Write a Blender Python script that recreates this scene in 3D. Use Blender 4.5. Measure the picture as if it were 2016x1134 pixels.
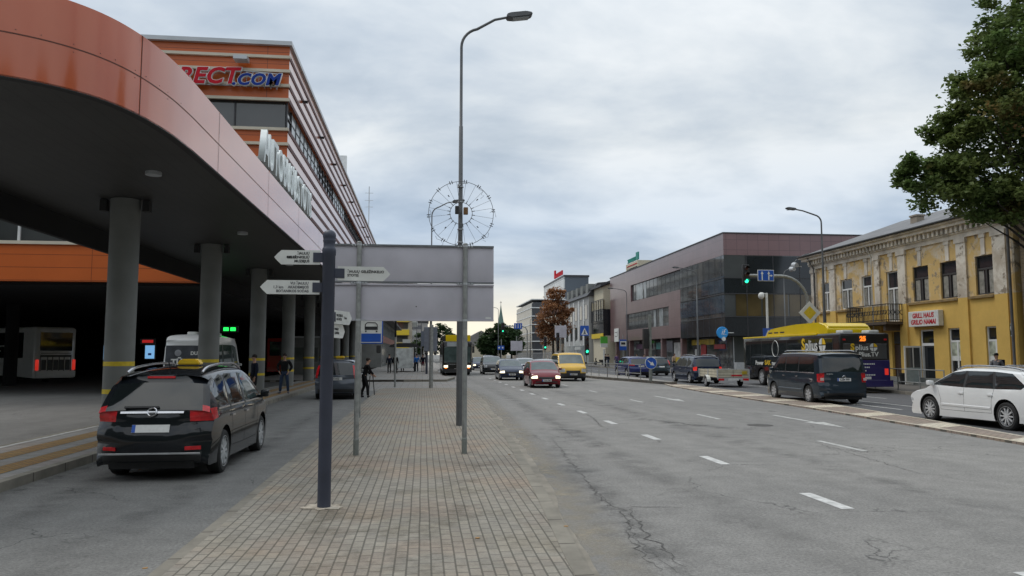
import bpy, bmesh, math, random
from mathutils import Vector, Matrix
from mathutils.geometry import delaunay_2d_cdt
R = math.radians
random.seed(7)
for o in list(bpy.data.objects): bpy.data.objects.remove(o)
scene = bpy.context.scene
COL = scene.collection

# ---------------------------------------------------------------- camera
CAM_H = 1.85
YAW, PITCH = 6.667, 4.953
cam_d = bpy.data.cameras.new('camera')
cam = bpy.data.objects.new('camera', cam_d); COL.objects.link(cam)
cam.location = (0, 0, CAM_H)
cam.rotation_euler = (R(90 + PITCH), 0, R(-YAW))
cam_d.sensor_width = 36.0
cam_d.lens = 36.0 * 1500 / 2016
cam_d.clip_start = 0.1; cam_d.clip_end = 3000
scene.camera = cam
scene.view_settings.view_transform = 'Standard'
scene.view_settings.look = 'None'
scene.view_settings.exposure = 0.4
scene.view_settings.gamma = 1.0

# ---------------------------------------------------------------- sky: overcast cloud deck over a Nishita sky, and a weak soft sun
SUN_EL, SUN_AZ = 58, -55          # elevation, azimuth to the right of the road's direction
world = bpy.data.worlds.new('World'); scene.world = world
world.use_nodes = True
nt = world.node_tree; N = nt.nodes; Lk = nt.links
N.clear()
def wn(t, **k):
    n = N.new(t)
    for a, b in k.items(): setattr(n, a, b)
    return n
out = wn('ShaderNodeOutputWorld'); bg = wn('ShaderNodeBackground'); bg.inputs['Strength'].default_value = 0.1
sky = wn('ShaderNodeTexSky', sky_type='NISHITA', sun_disc=False)
sky.sun_elevation = R(SUN_EL); sky.sun_rotation = R(SUN_AZ)
tc = wn('ShaderNodeTexCoord'); sp = wn('ShaderNodeSeparateXYZ')
Lk.new(tc.outputs['Generated'], sp.inputs[0])
def wmath(op, a, b=None, c=None):
    n = wn('ShaderNodeMath', operation=op)
    for i, v in enumerate((a, b, c)):
        if v is None: continue
        if isinstance(v, (int, float)): n.inputs[i].default_value = v
        else: Lk.new(v, n.inputs[i])
    return n.outputs[0]
zc = wmath('MAXIMUM', sp.outputs['Z'], 0.0)
den = wmath('ADD', zc, 0.30)
cu = wmath('DIVIDE', sp.outputs['X'], den); cv = wmath('DIVIDE', sp.outputs['Y'], den)
cmb = wn('ShaderNodeCombineXYZ'); Lk.new(cu, cmb.inputs[0]); Lk.new(cv, cmb.inputs[1])
def wnoise(scale, detail, rough, off, dist=0.0):
    mp = wn('ShaderNodeMapping'); mp.inputs['Location'].default_value = off; mp.inputs['Rotation'].default_value = (0, 0, 0.35)
    mp.inputs['Scale'].default_value = (0.8, 1.15, 1)
    Lk.new(cmb.outputs[0], mp.inputs[0])
    n = wn('ShaderNodeTexNoise'); n.inputs['Scale'].default_value = scale; n.inputs['Detail'].default_value = detail
    n.inputs['Roughness'].default_value = rough; n.inputs['Distortion'].default_value = dist
    Lk.new(mp.outputs[0], n.inputs['Vector']); return n.outputs['Fac']
def wramp(fac, stops):
    r = wn('ShaderNodeValToRGB'); e = r.color_ramp.elements
    while len(e) < len(stops): e.new(0.5)
    for el, (p, c) in zip(e, stops): el.position = p; el.color = (*c, 1)
    Lk.new(fac, r.inputs[0]); return r.outputs[0]
def wmix(fac, a, b, mode='MIX'):
    m = wn('ShaderNodeMix', data_type='RGBA', blend_type=mode)
    if isinstance(fac, (int, float)): m.inputs[0].default_value = fac
    else: Lk.new(fac, m.inputs[0])
    for s, v in ((m.inputs[6], a), (m.inputs[7], b)):
        if isinstance(v, tuple): s.default_value = (*v, 1)
        else: Lk.new(v, s)
    return m.outputs[2]
n1 = wnoise(1.25, 7, 0.55, (1.3, 0.4, 0), 0.35)
n2 = wnoise(3.4, 5, 0.55, (4.1, 2.2, 0), 0.3)
nn = wmath('ADD', wmath('MULTIPLY', n1, 0.72), wmath('MULTIPLY', n2, 0.28))
cloud = wramp(nn, [(0.38, (3.6, 4.1, 4.6)), (0.46, (4.75, 5.15, 5.5)), (0.525, (5.9, 6.15, 6.25)), (0.60, (7.2, 7.25, 7.1))])
# cloud deck: thicker, bluer band low down and a warm clear gap near the horizon ahead
elev = wramp(zc, [(0.0, (1.02, 0.98, 0.92)), (0.07, (0.92, 0.93, 0.96)), (0.16, (0.78, 0.86, 0.98)), (0.27, (0.98, 1.0, 1.02)), (0.48, (1.0, 1.04, 1.09)), (1.0, (1.9, 1.9, 1.9))])
cloud = wmix(1.0, cloud, elev, 'MULTIPLY')
# warm gap: direction ahead of the road, low
ahead = wmath('SMOOTH_MIN', 1.0, wmath('MAXIMUM', wmath('SUBTRACT', wmath('MULTIPLY', sp.outputs['Y'], 12.0), 10.9), 0.0), 0.2)
lowz = wmath('MAXIMUM', wmath('SUBTRACT', 1.0, wmath('MULTIPLY', wmath('ABSOLUTE', wmath('SUBTRACT', zc, 0.03)), 13.0)), 0.0)
n3 = wnoise(1.1, 5, 0.6, (9.0, 5.0, 0))
gap = wmath('MULTIPLY', wmath('MULTIPLY', ahead, lowz), wmath('MINIMUM', wmath('MULTIPLY', n3, 2.0), 1.0))
cloud = wmix(wmath('MINIMUM', wmath('MULTIPLY', gap, 1.1), 1.0), cloud, (8.4, 7.7, 6.3))
col = wmix(0.9, sky.outputs[0], cloud)
Lk.new(col, bg.inputs['Color']); Lk.new(bg.outputs[0], out.inputs[0])

sun_d = bpy.data.lights.new('sun', 'SUN'); sun_d.energy = 0.85; sun_d.angle = R(20); sun_d.color = (1.0, 0.95, 0.88)
sun = bpy.data.objects.new('sun', sun_d); COL.objects.link(sun)
sun.rotation_euler = (R(90 - SUN_EL), 0, R(180 - SUN_AZ))

# ---------------------------------------------------------------- helpers
_th, _ps = R(PITCH), R(YAW)
_f = Vector((math.sin(_ps)*math.cos(_th), math.cos(_ps)*math.cos(_th), math.sin(_th)))
_r = Vector((math.cos(_ps), -math.sin(_ps), 0)); _u = _r.cross(_f)
def ray(px, py): return _f + _r*((px-1008)/1500) - _u*((py-567)/1500)
def at(px, py, Y):
    d = ray(px, py); t = Y/d.y; return Vector((0, 0, CAM_H)) + d*t
def atX(px, py, X):
    d = ray(px, py); t = X/d.x; return Vector((0, 0, CAM_H)) + d*t

def tag(o, label=None, cat=None, group=None, kind=None):
    if label: o['label'] = label
    if cat: o['category'] = cat
    if group: o['group'] = group
    if kind: o['kind'] = kind
    return o
def thing(name, label, cat, loc=(0, 0, 0), rz=0.0, group=None):
    o = bpy.data.objects.new(name, None); COL.objects.link(o)
    o.location = loc; o.rotation_euler = (0, 0, rz); o.empty_display_size = 0.3
    return tag(o, label, cat, group)
def link(name, me, mat, parent=None, angle=35):
    o = bpy.data.objects.new(name, me); COL.objects.link(o)
    me.materials.clear()
    for m in (mat if isinstance(mat, (list, tuple)) else [mat]): me.materials.append(m)
    if angle:
        me.polygons.foreach_set('use_smooth', [True]*len(me.polygons))
        me.set_sharp_from_angle(angle=R(angle))
    if parent: o.parent = parent
    return o
def copy_tree(o, parent=None):
    c = o.copy(); COL.objects.link(c); c.parent = parent
    if parent: c.matrix_parent_inverse = o.matrix_parent_inverse
    for ch in list(o.children): copy_tree(ch, c)
    return c

class MB:
    def __init__(s): s.bm = bmesh.new()
    def box(s, x0, x1, y0, y1, z0, z1, M=None):
        vs = [s.bm.verts.new((x, y, z)) for z in (z0, z1) for y in (y0, y1) for x in (x0, x1)]
        for f in ((0, 2, 3, 1), (4, 5, 7, 6), (0, 1, 5, 4), (2, 6, 7, 3), (0, 4, 6, 2), (1, 3, 7, 5)): s.bm.faces.new([vs[i] for i in f])
        if M is not None:
            for v in vs: v.co = M @ v.co
        return s
    def rbox(s, x0, x1, y0, y1, z0, z1, r=0.05, n=3):
        b = bmesh.new(); t = MB.__new__(MB); t.bm = b; t.box(x0, x1, y0, y1, z0, z1)
        bmesh.ops.bevel(b, geom=list(b.edges), offset=r, segments=n, profile=0.6, affect='EDGES', clamp_overlap=True)
        m = bpy.data.meshes.new('t'); b.to_mesh(m); b.free(); s.bm.from_mesh(m); bpy.data.meshes.remove(m); return s
    def obox(s, c, ax, ay, az):       # oriented box: centre and three half-axes
        c, ax, ay, az = map(Vector, (c, ax, ay, az))
        vs = [s.bm.verts.new(c + ax*i + ay*j + az*k) for k in (-1, 1) for j in (-1, 1) for i in (-1, 1)]
        for f in ((0, 2, 3, 1), (4, 5, 7, 6), (0, 1, 5, 4), (2, 6, 7, 3), (0, 4, 6, 2), (1, 3, 7, 5)): s.bm.faces.new([vs[i] for i in f])
        return s
    def tube(s, path, r, n=8, caps=True):
        path = [Vector(p) for p in path]; rs = r if isinstance(r, (list, tuple)) else [r]*len(path)
        rings = []; prev = None
        for i, p in enumerate(path):
            a = path[max(i-1, 0)]; b = path[min(i+1, len(path)-1)]; d = (b-a)
            d = d.normalized() if d.length > 1e-9 else Vector((0, 0, 1))
            if prev is None:
                ref = Vector((1, 0, 0)) if abs(d.x) < 0.8 else Vector((0, 1, 0)); e = d.cross(ref).normalized()
            else: e = (prev - d*prev.dot(d)); e = e.normalized() if e.length > 1e-6 else d.orthogonal().normalized()
            prev = e; g = d.cross(e)
            rings.append([s.bm.verts.new(p + (e*math.cos(2*math.pi*k/n) + g*math.sin(2*math.pi*k/n))*rs[i]) for k in range(n)])
        for a, b in zip(rings, rings[1:]):
            for k in range(n): s.bm.faces.new((a[k], a[(k+1) % n], b[(k+1) % n], b[k]))
        if caps: s.bm.faces.new(rings[0][::-1]); s.bm.faces.new(rings[-1])
        return s
    def cyl(s, p, q, r, r2=None, n=12): return s.tube([p, q], [r, r if r2 is None else r2], n)
    def lathe(s, prof, c=(0, 0, 0), axis='z', n=24, cap=True):
        c = Vector(c); rings = []
        for r, h in prof:
            ring = []
            for k in range(n):
                a = 2*math.pi*k/n; x, y = r*math.cos(a), r*math.sin(a)
                v = {'z': (x, y, h), 'x': (h, x, y), 'y': (y, h, x)}[axis]
                ring.append(s.bm.verts.new(c + Vector(v)))
            rings.append(ring)
        for a, b in zip(rings, rings[1:]):
            for k in range(n): s.bm.faces.new((a[k], a[(k+1) % n], b[(k+1) % n], b[k]))
        if cap: s.bm.faces.new(rings[0][::-1]); s.bm.faces.new(rings[-1])
        return s
    def prism(s, poly, h, O=(0, 0, 0), A=(1, 0, 0), B=(0, 1, 0)):   # polygon in plane O+A,B extruded along AxB by h (h: number or (h0,h1))
        O, A, B = Vector(O), Vector(A), Vector(B); n = A.cross(B).normalized(); h0, h1 = h if isinstance(h, tuple) else (0, h)
        lo = [s.bm.verts.new(O + A*p[0] + B*p[1] + n*h0) for p in poly]; hi = [s.bm.verts.new(O + A*p[0] + B*p[1] + n*h1) for p in poly]
        s.bm.faces.new(lo[::-1]); s.bm.faces.new(hi); k = len(poly)
        for i in range(k): s.bm.faces.new((lo[i], lo[(i+1) % k], hi[(i+1) % k], hi[i]))
        return s
    def poly(s, pts): s.bm.faces.new([s.bm.verts.new(p) for p in pts]); return s
    def ball(s, c, r, n=12, sc=(1, 1, 1)):
        M = Matrix.Translation(c) @ Matrix.Diagonal((*sc, 1)); bmesh.ops.create_uvsphere(s.bm, u_segments=n, v_segments=max(6, n*2//3), radius=r, matrix=M); return s
    def build(s, name, mat, parent=None, angle=35):
        bmesh.ops.recalc_face_normals(s.bm, faces=s.bm.faces)
        me = bpy.data.meshes.new(name); s.bm.to_mesh(me); s.bm.free()
        return link(name, me, mat, parent, angle)

def text_mesh(name, body, size, O, right, up, mat, parent=None, depth=0.004, align='CENTER', bold=0.0, shear=0.0, spacing=1.0, sx=1.0, line=1.0):
    cu_ = bpy.data.curves.new(name, 'FONT'); cu_.body = body; cu_.size = size; cu_.extrude = depth/2; cu_.offset = bold
    cu_.align_x = align; cu_.align_y = 'CENTER'; cu_.shear = shear; cu_.space_character = spacing; cu_.space_line = line; cu_.resolution_u = 3
    t = bpy.data.objects.new('t', cu_); me = bpy.data.meshes.new_from_object(t)
    bpy.data.objects.remove(t); bpy.data.curves.remove(cu_)
    O, r, u = Vector(O), Vector(right).normalized(), Vector(up).normalized(); n = r.cross(u)
    for v in me.vertices: v.co = O + r*v.co.x*sx + u*v.co.y + n*(v.co.z + depth/2)
    me.name = name
    return link(name, me, mat, parent, 0)

# ---------------------------------------------------------------- materials
def nmat(name):
    m = bpy.data.materials.new(name); m.use_nodes = True; n = m.node_tree.nodes; l = m.node_tree.links
    return m, n, l, n['Principled BSDF']
def s_(p, k, v):
    if k in p.inputs: p.inputs[k].default_value = v
def mat(name, col, rough=0.6, metal=0.0, var=0.12, scale=6.0, bump=0.0, bscale=60.0, coat=0.0, emit=None, es=1.0, spec=0.5, detail=4):
    m, n, l, p = nmat(name)
    p.inputs['Roughness'].default_value = rough; p.inputs['Metallic'].default_value = metal; s_(p, 'Coat Weight', coat); s_(p, 'Coat Roughness', 0.05); s_(p, 'Specular IOR Level', spec)
    tcn = n.new('ShaderNodeTexCoord'); no = n.new('ShaderNodeTexNoise'); no.inputs['Scale'].default_value = scale; no.inputs['Detail'].default_value = detail
    l.new(tcn.outputs['Object'], no.inputs['Vector'])
    r = n.new('ShaderNodeValToRGB'); e = r.color_ramp.elements; e[0].position = 0.3; e[1].position = 0.7
    e[0].color = (*[c*(1-var) for c in col], 1); e[1].color = (*[min(1, c*(1+var)) for c in col], 1)
    l.new(no.outputs['Fac'], r.inputs[0]); l.new(r.outputs[0], p.inputs['Base Color'])
    if bump:
        nb = n.new('ShaderNodeTexNoise'); nb.inputs['Scale'].default_value = bscale; nb.inputs['Detail'].default_value = 3; l.new(tcn.outputs['Object'], nb.inputs['Vector'])
        b = n.new('ShaderNodeBump'); b.inputs['Strength'].default_value = bump; b.inputs['Distance'].default_value = 0.01
        l.new(nb.outputs['Fac'], b.inputs['Height']); l.new(b.outputs[0], p.inputs['Normal'])
    if emit: p.inputs['Emission Color'].default_value = (*emit, 1); p.inputs['Emission Strength'].default_value = es
    return m
def mixn(n, l, fac, a, b, mode='MIX'):
    x = n.new('ShaderNodeMix'); x.data_type = 'RGBA'; x.blend_type = mode
    for s, v in ((x.inputs[0], fac), (x.inputs[6], a), (x.inputs[7], b)):
        if isinstance(v, (int, float)): s.default_value = v
        elif isinstance(v, tuple): s.default_value = (*v, 1)
        else: l.new(v, s)
    return x.outputs[2]
def nz(n, l, vec, scale, detail=4, rough=0.55, dist=0.0):
    t = n.new('ShaderNodeTexNoise'); t.inputs['Scale'].default_value = scale; t.inputs['Detail'].default_value = detail; t.inputs['Roughness'].default_value = rough; t.inputs['Distortion'].default_value = dist
    l.new(vec, t.inputs['Vector']); return t.outputs['Fac']
def rmp(n, l, fac, a, b, ca=(0, 0, 0), cb=(1, 1, 1)):
    r = n.new('ShaderNodeValToRGB'); e = r.color_ramp.elements; e[0].position = a; e[1].position = b; e[0].color = (*ca, 1); e[1].color = (*cb, 1)
    l.new(fac, r.inputs[0]); return r.outputs[0]
def bmpn(n, l, p, h, st=0.3, d=0.01):
    b = n.new('ShaderNodeBump'); b.inputs['Strength'].default_value = st; b.inputs['Distance'].default_value = d; l.new(h, b.inputs['Height']); l.new(b.outputs[0], p.inputs['Normal'])
def panel(name, col, axes, bw, bh, mortar=0.012, mcol=(0.05, 0.03, 0.03), off=0.0, rough=0.4, var=0.08, col2=None, shift=(0, 0), spec=0.5, dirt=0.15, bump=0.0, nscale=0.4):
    m, n, l, p = nmat(name); p.inputs['Roughness'].default_value = rough; s_(p, 'Specular IOR Level', spec)
    tcn = n.new('ShaderNodeTexCoord'); se = n.new('ShaderNodeSeparateXYZ'); l.new(tcn.outputs['Object'], se.inputs[0])
    cb = n.new('ShaderNodeCombineXYZ')
    l.new(se.outputs['XYZ'.index(axes[0].upper())], cb.inputs[0]); l.new(se.outputs['XYZ'.index(axes[1].upper())], cb.inputs[1])
    mp = n.new('ShaderNodeMapping'); mp.inputs['Location'].default_value = (shift[0], shift[1], 0); l.new(cb.outputs[0], mp.inputs[0])
    b = n.new('ShaderNodeTexBrick'); b.offset = off; b.inputs['Scale'].default_value = 1.0; b.inputs['Brick Width'].default_value = bw; b.inputs['Row Height'].default_value = bh
    b.inputs['Mortar Size'].default_value = mortar; b.inputs['Mortar Smooth'].default_value = 0.1; b.inputs['Bias'].default_value = 0.0
    c2 = col2 or tuple(c*(1-var) for c in col)
    b.inputs['Color1'].default_value = (*col, 1); b.inputs['Color2'].default_value = (*c2, 1); b.inputs['Mortar'].default_value = (*mcol, 1)
    l.new(mp.outputs[0], b.inputs['Vector'])
    f = nz(n, l, tcn.outputs['Object'], nscale, 6, 0.65); d = rmp(n, l, f, 0.3, 0.75, (1-dirt,)*3, (1+dirt*0.4,)*3)
    l.new(mixn(n, l, 1.0, b.outputs['Color'], d, 'MULTIPLY'), p.inputs['Base Color'])
    if bump: bmpn(n, l, p, b.outputs['Fac'], -bump, 0.006)
    return m
M = {}
def asphalt(name, base, dark, patch=0.5):
    m, n, l, p = nmat(name); p.inputs['Roughness'].default_value = 0.82; s_(p, 'Specular IOR Level', 0.35)
    o = n.new('ShaderNodeTexCoord').outputs['Object']
    big = rmp(n, l, nz(n, l, o, 0.12, 5, 0.6), 0.35, 0.68); c = mixn(n, l, big, base, dark)
    mp = n.new('ShaderNodeMapping'); mp.inputs['Scale'].default_value = (1.4, 0.05, 1); l.new(o, mp.inputs[0])
    tr = rmp(n, l, nz(n, l, mp.outputs[0], 1.0, 3, 0.5), 0.42, 0.68, (1.07,)*3, (0.83,)*3); c = mixn(n, l, patch, c, mixn(n, l, 1.0, c, tr, 'MULTIPLY'))
    fine = rmp(n, l, nz(n, l, o, 30, 6, 0.9), 0.36, 0.64, (0.55,)*3, (1.45,)*3); c = mixn(n, l, 1.0, c, fine, 'MULTIPLY')
    mid = rmp(n, l, nz(n, l, o, 2.2, 8, 0.75), 0.32, 0.72, (0.78,)*3, (1.13,)*3); c = mixn(n, l, 1.0, c, mid, 'MULTIPLY')
    # hairline crack network
    wv = n.new('ShaderNodeVectorMath'); wv.operation = 'ADD'; nv = n.new('ShaderNodeTexNoise'); nv.inputs['Scale'].default_value = 1.4; nv.inputs['Detail'].default_value = 4; l.new(o, nv.inputs['Vector'])
    sc = n.new('ShaderNodeVectorMath'); sc.operation = 'SCALE'; sc.inputs[3].default_value = 1.1; l.new(nv.outputs['Color'], sc.inputs[0]); l.new(o, wv.inputs[0]); l.new(sc.outputs[0], wv.inputs[1])
    vo = n.new('ShaderNodeTexVoronoi'); vo.feature = 'DISTANCE_TO_EDGE'; vo.inputs['Scale'].default_value = 0.42; l.new(wv.outputs[0], vo.inputs['Vector'])
    ck = rmp(n, l, vo.outputs['Distance'], 0.0, 0.007, (1,)*3, (0,)*3); msk = rmp(n, l, nz(n, l, o, 0.33, 3, 0.5), 0.52, 0.6)
    c = mixn(n, l, mixn(n, l, 1.0, ck, msk, 'MULTIPLY'), c, tuple(x*0.3 for x in dark))
    l.new(c, p.inputs['Base Color']); bmpn(n, l, p, nz(n, l, o, 110, 2, 0.6), 0.35, 0.006); return m
M['asphalt'] = asphalt('asphalt_worn', (0.245, 0.237, 0.222), (0.182, 0.178, 0.17))
M['asphalt_dark'] = asphalt('asphalt_dark', (0.112, 0.113, 0.118), (0.085, 0.087, 0.092))
M['asphalt_lane'] = asphalt('asphalt_lane', (0.185, 0.182, 0.172), (0.14, 0.139, 0.133))
M['ground'] = asphalt('ground_asphalt', (0.2, 0.2, 0.19), (0.15, 0.15, 0.145))

def pavers(name, c1, c2, red, bw, bh, axes='yx', mort=0.011):
    m, n, l, p = nmat(name); p.inputs['Roughness'].default_value = 0.85; s_(p, 'Specular IOR Level', 0.3)
    o = n.new('ShaderNodeTexCoord').outputs['Object']; se = n.new('ShaderNodeSeparateXYZ'); l.new(o, se.inputs[0]); cb = n.new('ShaderNodeCombineXYZ')
    wob = nz(n, l, o, 0.5, 2); ad = n.new('ShaderNodeMath'); ad.operation = 'MULTIPLY_ADD'; ad.inputs[1].default_value = 0.025; l.new(wob, ad.inputs[0]); l.new(se.outputs['XYZ'.index(axes[1].upper())], ad.inputs[2])
    l.new(se.outputs['XYZ'.index(axes[0].upper())], cb.inputs[0]); l.new(ad.outputs[0], cb.inputs[1])
    b = n.new('ShaderNodeTexBrick'); b.offset = 0.5; b.inputs['Scale'].default_value = 1; b.inputs['Brick Width'].default_value = bw; b.inputs['Row Height'].default_value = bh; b.inputs['Mortar Size'].default_value = mort; b.inputs['Mortar Smooth'].default_value = 0.25
    b.inputs['Color1'].default_value = (*c1, 1); b.inputs['Color2'].default_value = (*c2, 1); b.inputs['Mortar'].default_value = (0.125, 0.117, 0.098, 1); l.new(cb.outputs[0], b.inputs['Vector'])
    rd = rmp(n, l, nz(n, l, o, 0.55, 4, 0.6), 0.47, 0.62); c = mixn(n, l, rd, b.outputs['Color'], mixn(n, l, 1.0, b.outputs['Color'], red, 'MULTIPLY'))
    yl = rmp(n, l, nz(n, l, o, 0.8, 4, 0.6), 0.5, 0.7, (1, 1, 1), (1.03, 0.99, 0.91)); c = mixn(n, l, 1.0, c, yl, 'MULTIPLY')
    st = rmp(n, l, nz(n, l, o, 4, 6, 0.7), 0.3, 0.75, (0.74,)*3, (1.12,)*3); c = mixn(n, l, 1.0, c, st, 'MULTIPLY')
    fn = rmp(n, l, nz(n, l, o, 60, 3, 0.7), 0.3, 0.7, (0.85,)*3, (1.13,)*3); c = mixn(n, l, 1.0, c, fn, 'MULTIPLY')
    l.new(c, p.inputs['Base Color']); bmpn(n, l, p, b.outputs['Fac'], -0.4, 0.006); return m
M['pavers'] = pavers('brick_pavers', (0.29, 0.268, 0.226), (0.25, 0.232, 0.2), (1.06, 0.94, 0.88), 0.2, 0.1, mort=0.009)
M['pavers_far'] = pavers('grey_pavers', (0.30, 0.295, 0.28), (0.26, 0.255, 0.245), (1.05, 0.96, 0.92), 0.4, 0.4, mort=0.008)
M['pavers_red'] = pavers('brown_pavers', (0.36, 0.28, 0.23), (0.30, 0.25, 0.205), (0.95, 0.92, 0.95), 0.2, 0.1)
M['stripe_yellow'] = pavers('yellow_pavers', (0.36, 0.22, 0.075), (0.31, 0.19, 0.075), (0.95, 0.9, 0.95), 0.2, 0.1)
M['cream_block'] = pavers('cream_pavers', (0.66, 0.60, 0.49), (0.60, 0.55, 0.45), (1, .97, .92), 0.2, 0.1, mort=0.006)
M['kerb'] = panel('kerb_concrete', (0.26, 0.24, 0.2), 'yx', 1.0, 50.0, 0.012, (0.07, 0.06, 0.05), 0, 0.85, dirt=0.4, nscale=1.6, spec=0.3)
M['gutter'] = mat('gutter_dirt', (0.225, 0.205, 0.17), 0.9, var=0.25, scale=3, bump=0.3, detail=8)
M['crack'] = mat('crack_dark', (0.075, 0.072, 0.068), 0.9, var=0.4, scale=9)
M['marking'] = mat('road_paint', (0.5, 0.5, 0.485), 0.7, var=0.3, scale=9, detail=8)
M['marking_old'] = mat('road_paint_worn', (0.42, 0.42, 0.40), 0.75, var=0.35, scale=7, detail=8)
M['concrete'] = mat('concrete', (0.2, 0.207, 0.198), 0.8, var=0.14, scale=1.2, bump=0.15, detail=7)
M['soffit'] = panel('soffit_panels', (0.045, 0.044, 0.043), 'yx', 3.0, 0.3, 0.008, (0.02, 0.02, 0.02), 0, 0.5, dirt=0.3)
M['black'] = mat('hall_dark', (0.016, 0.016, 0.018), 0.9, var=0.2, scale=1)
M['orange'] = panel('orange_panels_front', (0.60, 0.13, 0.025), 'xz', 7.2, 0.56, 0.012, (0.2, 0.04, 0.015), 0, 0.32, dirt=0.12, var=0.05)
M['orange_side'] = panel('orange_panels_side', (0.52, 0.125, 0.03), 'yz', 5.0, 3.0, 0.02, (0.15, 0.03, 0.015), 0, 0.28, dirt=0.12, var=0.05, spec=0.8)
M['fascia'] = mat('orange_fascia', (0.54, 0.095, 0.018), 0.35, var=0.08, scale=0.6, spec=0.3, coat=1.0)
M['fascia'].node_tree.nodes['Principled BSDF'].inputs['Coat IOR'].default_value = 1.65; M['fascia'].node_tree.nodes['Principled BSDF'].inputs['Coat Roughness'].default_value = 0.1
M['joint'] = mat('panel_joint', (0.12, 0.04, 0.025), 0.7)
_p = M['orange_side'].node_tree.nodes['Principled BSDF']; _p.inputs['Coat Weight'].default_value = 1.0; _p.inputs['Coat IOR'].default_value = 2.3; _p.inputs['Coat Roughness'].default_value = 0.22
M['cream'] = mat('cream_trim', (0.62, 0.56, 0.45), 0.6, var=0.1, scale=0.8, detail=7)
M['zinc'] = mat('grey_sheet_metal', (0.5, 0.52, 0.54), 0.4, 0.3, var=0.08, scale=1)
M['glass_dark'] = mat('dark_glass', (0.018, 0.021, 0.025), 0.06, var=0.3, scale=0.3, spec=0.7)
M['glass_grey'] = mat('grey_glass', (0.065, 0.068, 0.07), 0.05, var=0.35, scale=0.25, spec=1.0)
M['glass_blue'] = mat('blue_glass', (0.05, 0.065, 0.085), 0.05, var=0.3, scale=0.25, spec=1.0)
M['glass_brown'] = mat('brown_glass', (0.085, 0.06, 0.025), 0.07, var=0.4, scale=0.35, spec=0.8)
M['pane_pale'] = mat('pale_pane', (0.30, 0.33, 0.34), 0.15, var=0.3, scale=0.8)
M['mullion'] = mat('mullion_dark', (0.04, 0.04, 0.045), 0.5)
M['white'] = mat('white_paint', (0.72, 0.73, 0.72), 0.45, var=0.08, scale=2)
M['sign_white'] = mat('sign_white', (0.66, 0.67, 0.64), 0.55, var=0.1, scale=5, detail=7)
M['letters'] = mat('letter_white', (0.74, 0.79, 0.79), 0.4, var=0.06)
M['red_letter'] = mat('letter_red', (0.5, 0.008, 0.022), 0.55, spec=0.2)
M['blue_letter'] = mat('letter_blue', (0.01, 0.04, 0.26), 0.55, spec=0.2)
M['ink'] = mat('ink_black', (0.02, 0.02, 0.022), 0.6)
M['post_blue'] = mat('slate_post_paint', (0.042, 0.048, 0.072), 0.5, var=0.15, scale=4, bump=0.06, detail=6)
M['galv'] = mat('galvanised_steel', (0.29, 0.30, 0.29), 0.5, 0.35, var=0.22, scale=10, detail=8)
M['galv_green'] = mat('aged_pole_steel', (0.2, 0.215, 0.2), 0.6, 0.2, var=0.25, scale=6, detail=8)
M['lamp_pole'] = mat('lamp_pole_paint', (0.12, 0.125, 0.13), 0.5, 0.3, var=0.15, scale=3)
M['board'] = mat('sign_back', (0.50, 0.485, 0.535), 0.5, 0.15, var=0.11, scale=1.6, detail=9)
M['board_edge'] = mat('sign_back_edge', (0.16, 0.17, 0.18), 0.6)
M['yellow'] = mat('yellow_paint', (0.72, 0.46, 0.012), 0.5, var=0.08)
M['yellow_band'] = mat('yellow_band', (0.68, 0.5, 0.03), 0.5, var=0.12, scale=9)
M['blue_sign'] = mat('sign_blue', (0.012, 0.085, 0.42), 0.4, var=0.06)
M['if_blue'] = mat('round_sign_blue', (0.02, 0.28, 0.68), 0.4, var=0.06)
M['green_on'] = mat('signal_green_lit', (0.02, 0.4, 0.25), 0.4, emit=(0.03, 0.95, 0.5), es=1.4)
M['led_green'] = mat('led_green', (0.02, 0.4, 0.05), 0.4, emit=(0.02, 1.0, 0.12), es=1.2)
M['led_red'] = mat('led_red', (0.3, 0.01, 0.01), 0.4, emit=(0.6, 0.02, 0.02), es=0.4)
M['led_orange'] = mat('led_orange', (0.5, 0.1, 0.01), 0.4, emit=(1.0, 0.22, 0.02), es=1.0)
M['screen'] = mat('screen_blue', (0.1, 0.2, 0.4), 0.4, emit=(0.22, 0.5, 0.85), es=0.55)
M['signal_body'] = mat('signal_black', (0.015, 0.015, 0.016), 0.55)
M['lens_off'] = mat('lens_dark', (0.06, 0.02, 0.02), 0.3)
M['tyre'] = mat('tyre_rubber', (0.018, 0.018, 0.018), 0.85, var=0.2)
M['rim'] = mat('alloy_rim', (0.62, 0.63, 0.64), 0.4, 0.35, var=0.1)
M['rim_grey'] = mat('hubcap_grey', (0.5, 0.51, 0.52), 0.45, 0.3)
M['trim'] = mat('black_plastic', (0.02, 0.02, 0.021), 0.6)
M['under'] = mat('underbody', (0.006, 0.006, 0.006), 0.95)
M['carglass'] = mat('car_glass', (0.012, 0.016, 0.017), 0.04, var=0.25, scale=2, spec=0.75)
M['carglass_light'] = mat('car_glass_clear', (0.06, 0.085, 0.085), 0.04, var=0.3, scale=2, spec=1.0)
M['chrome'] = mat('chrome', (0.6, 0.6, 0.62), 0.2, 0.9)
M['tail'] = mat('tail_light', (0.56, 0.014, 0.02), 0.25, var=0.25, scale=12, coat=0.5)
M['tail_white'] = mat('tail_light_clear', (0.55, 0.42, 0.40), 0.3)
M['head'] = mat('head_light', (0.5, 0.52, 0.54), 0.15, 0.2, coat=0.6)
M['head_on'] = mat('head_light_lit', (0.8, 0.75, 0.6), 0.3, emit=(1.0, 0.86, 0.6), es=1.6)
M['tail_on'] = mat('tail_light_lit', (0.6, 0.02, 0.02), 0.3, emit=(1.0, 0.05, 0.03), es=0.3)
M['plate'] = mat('number_plate', (0.66, 0.66, 0.64), 0.5, var=0.06, scale=20)
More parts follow.
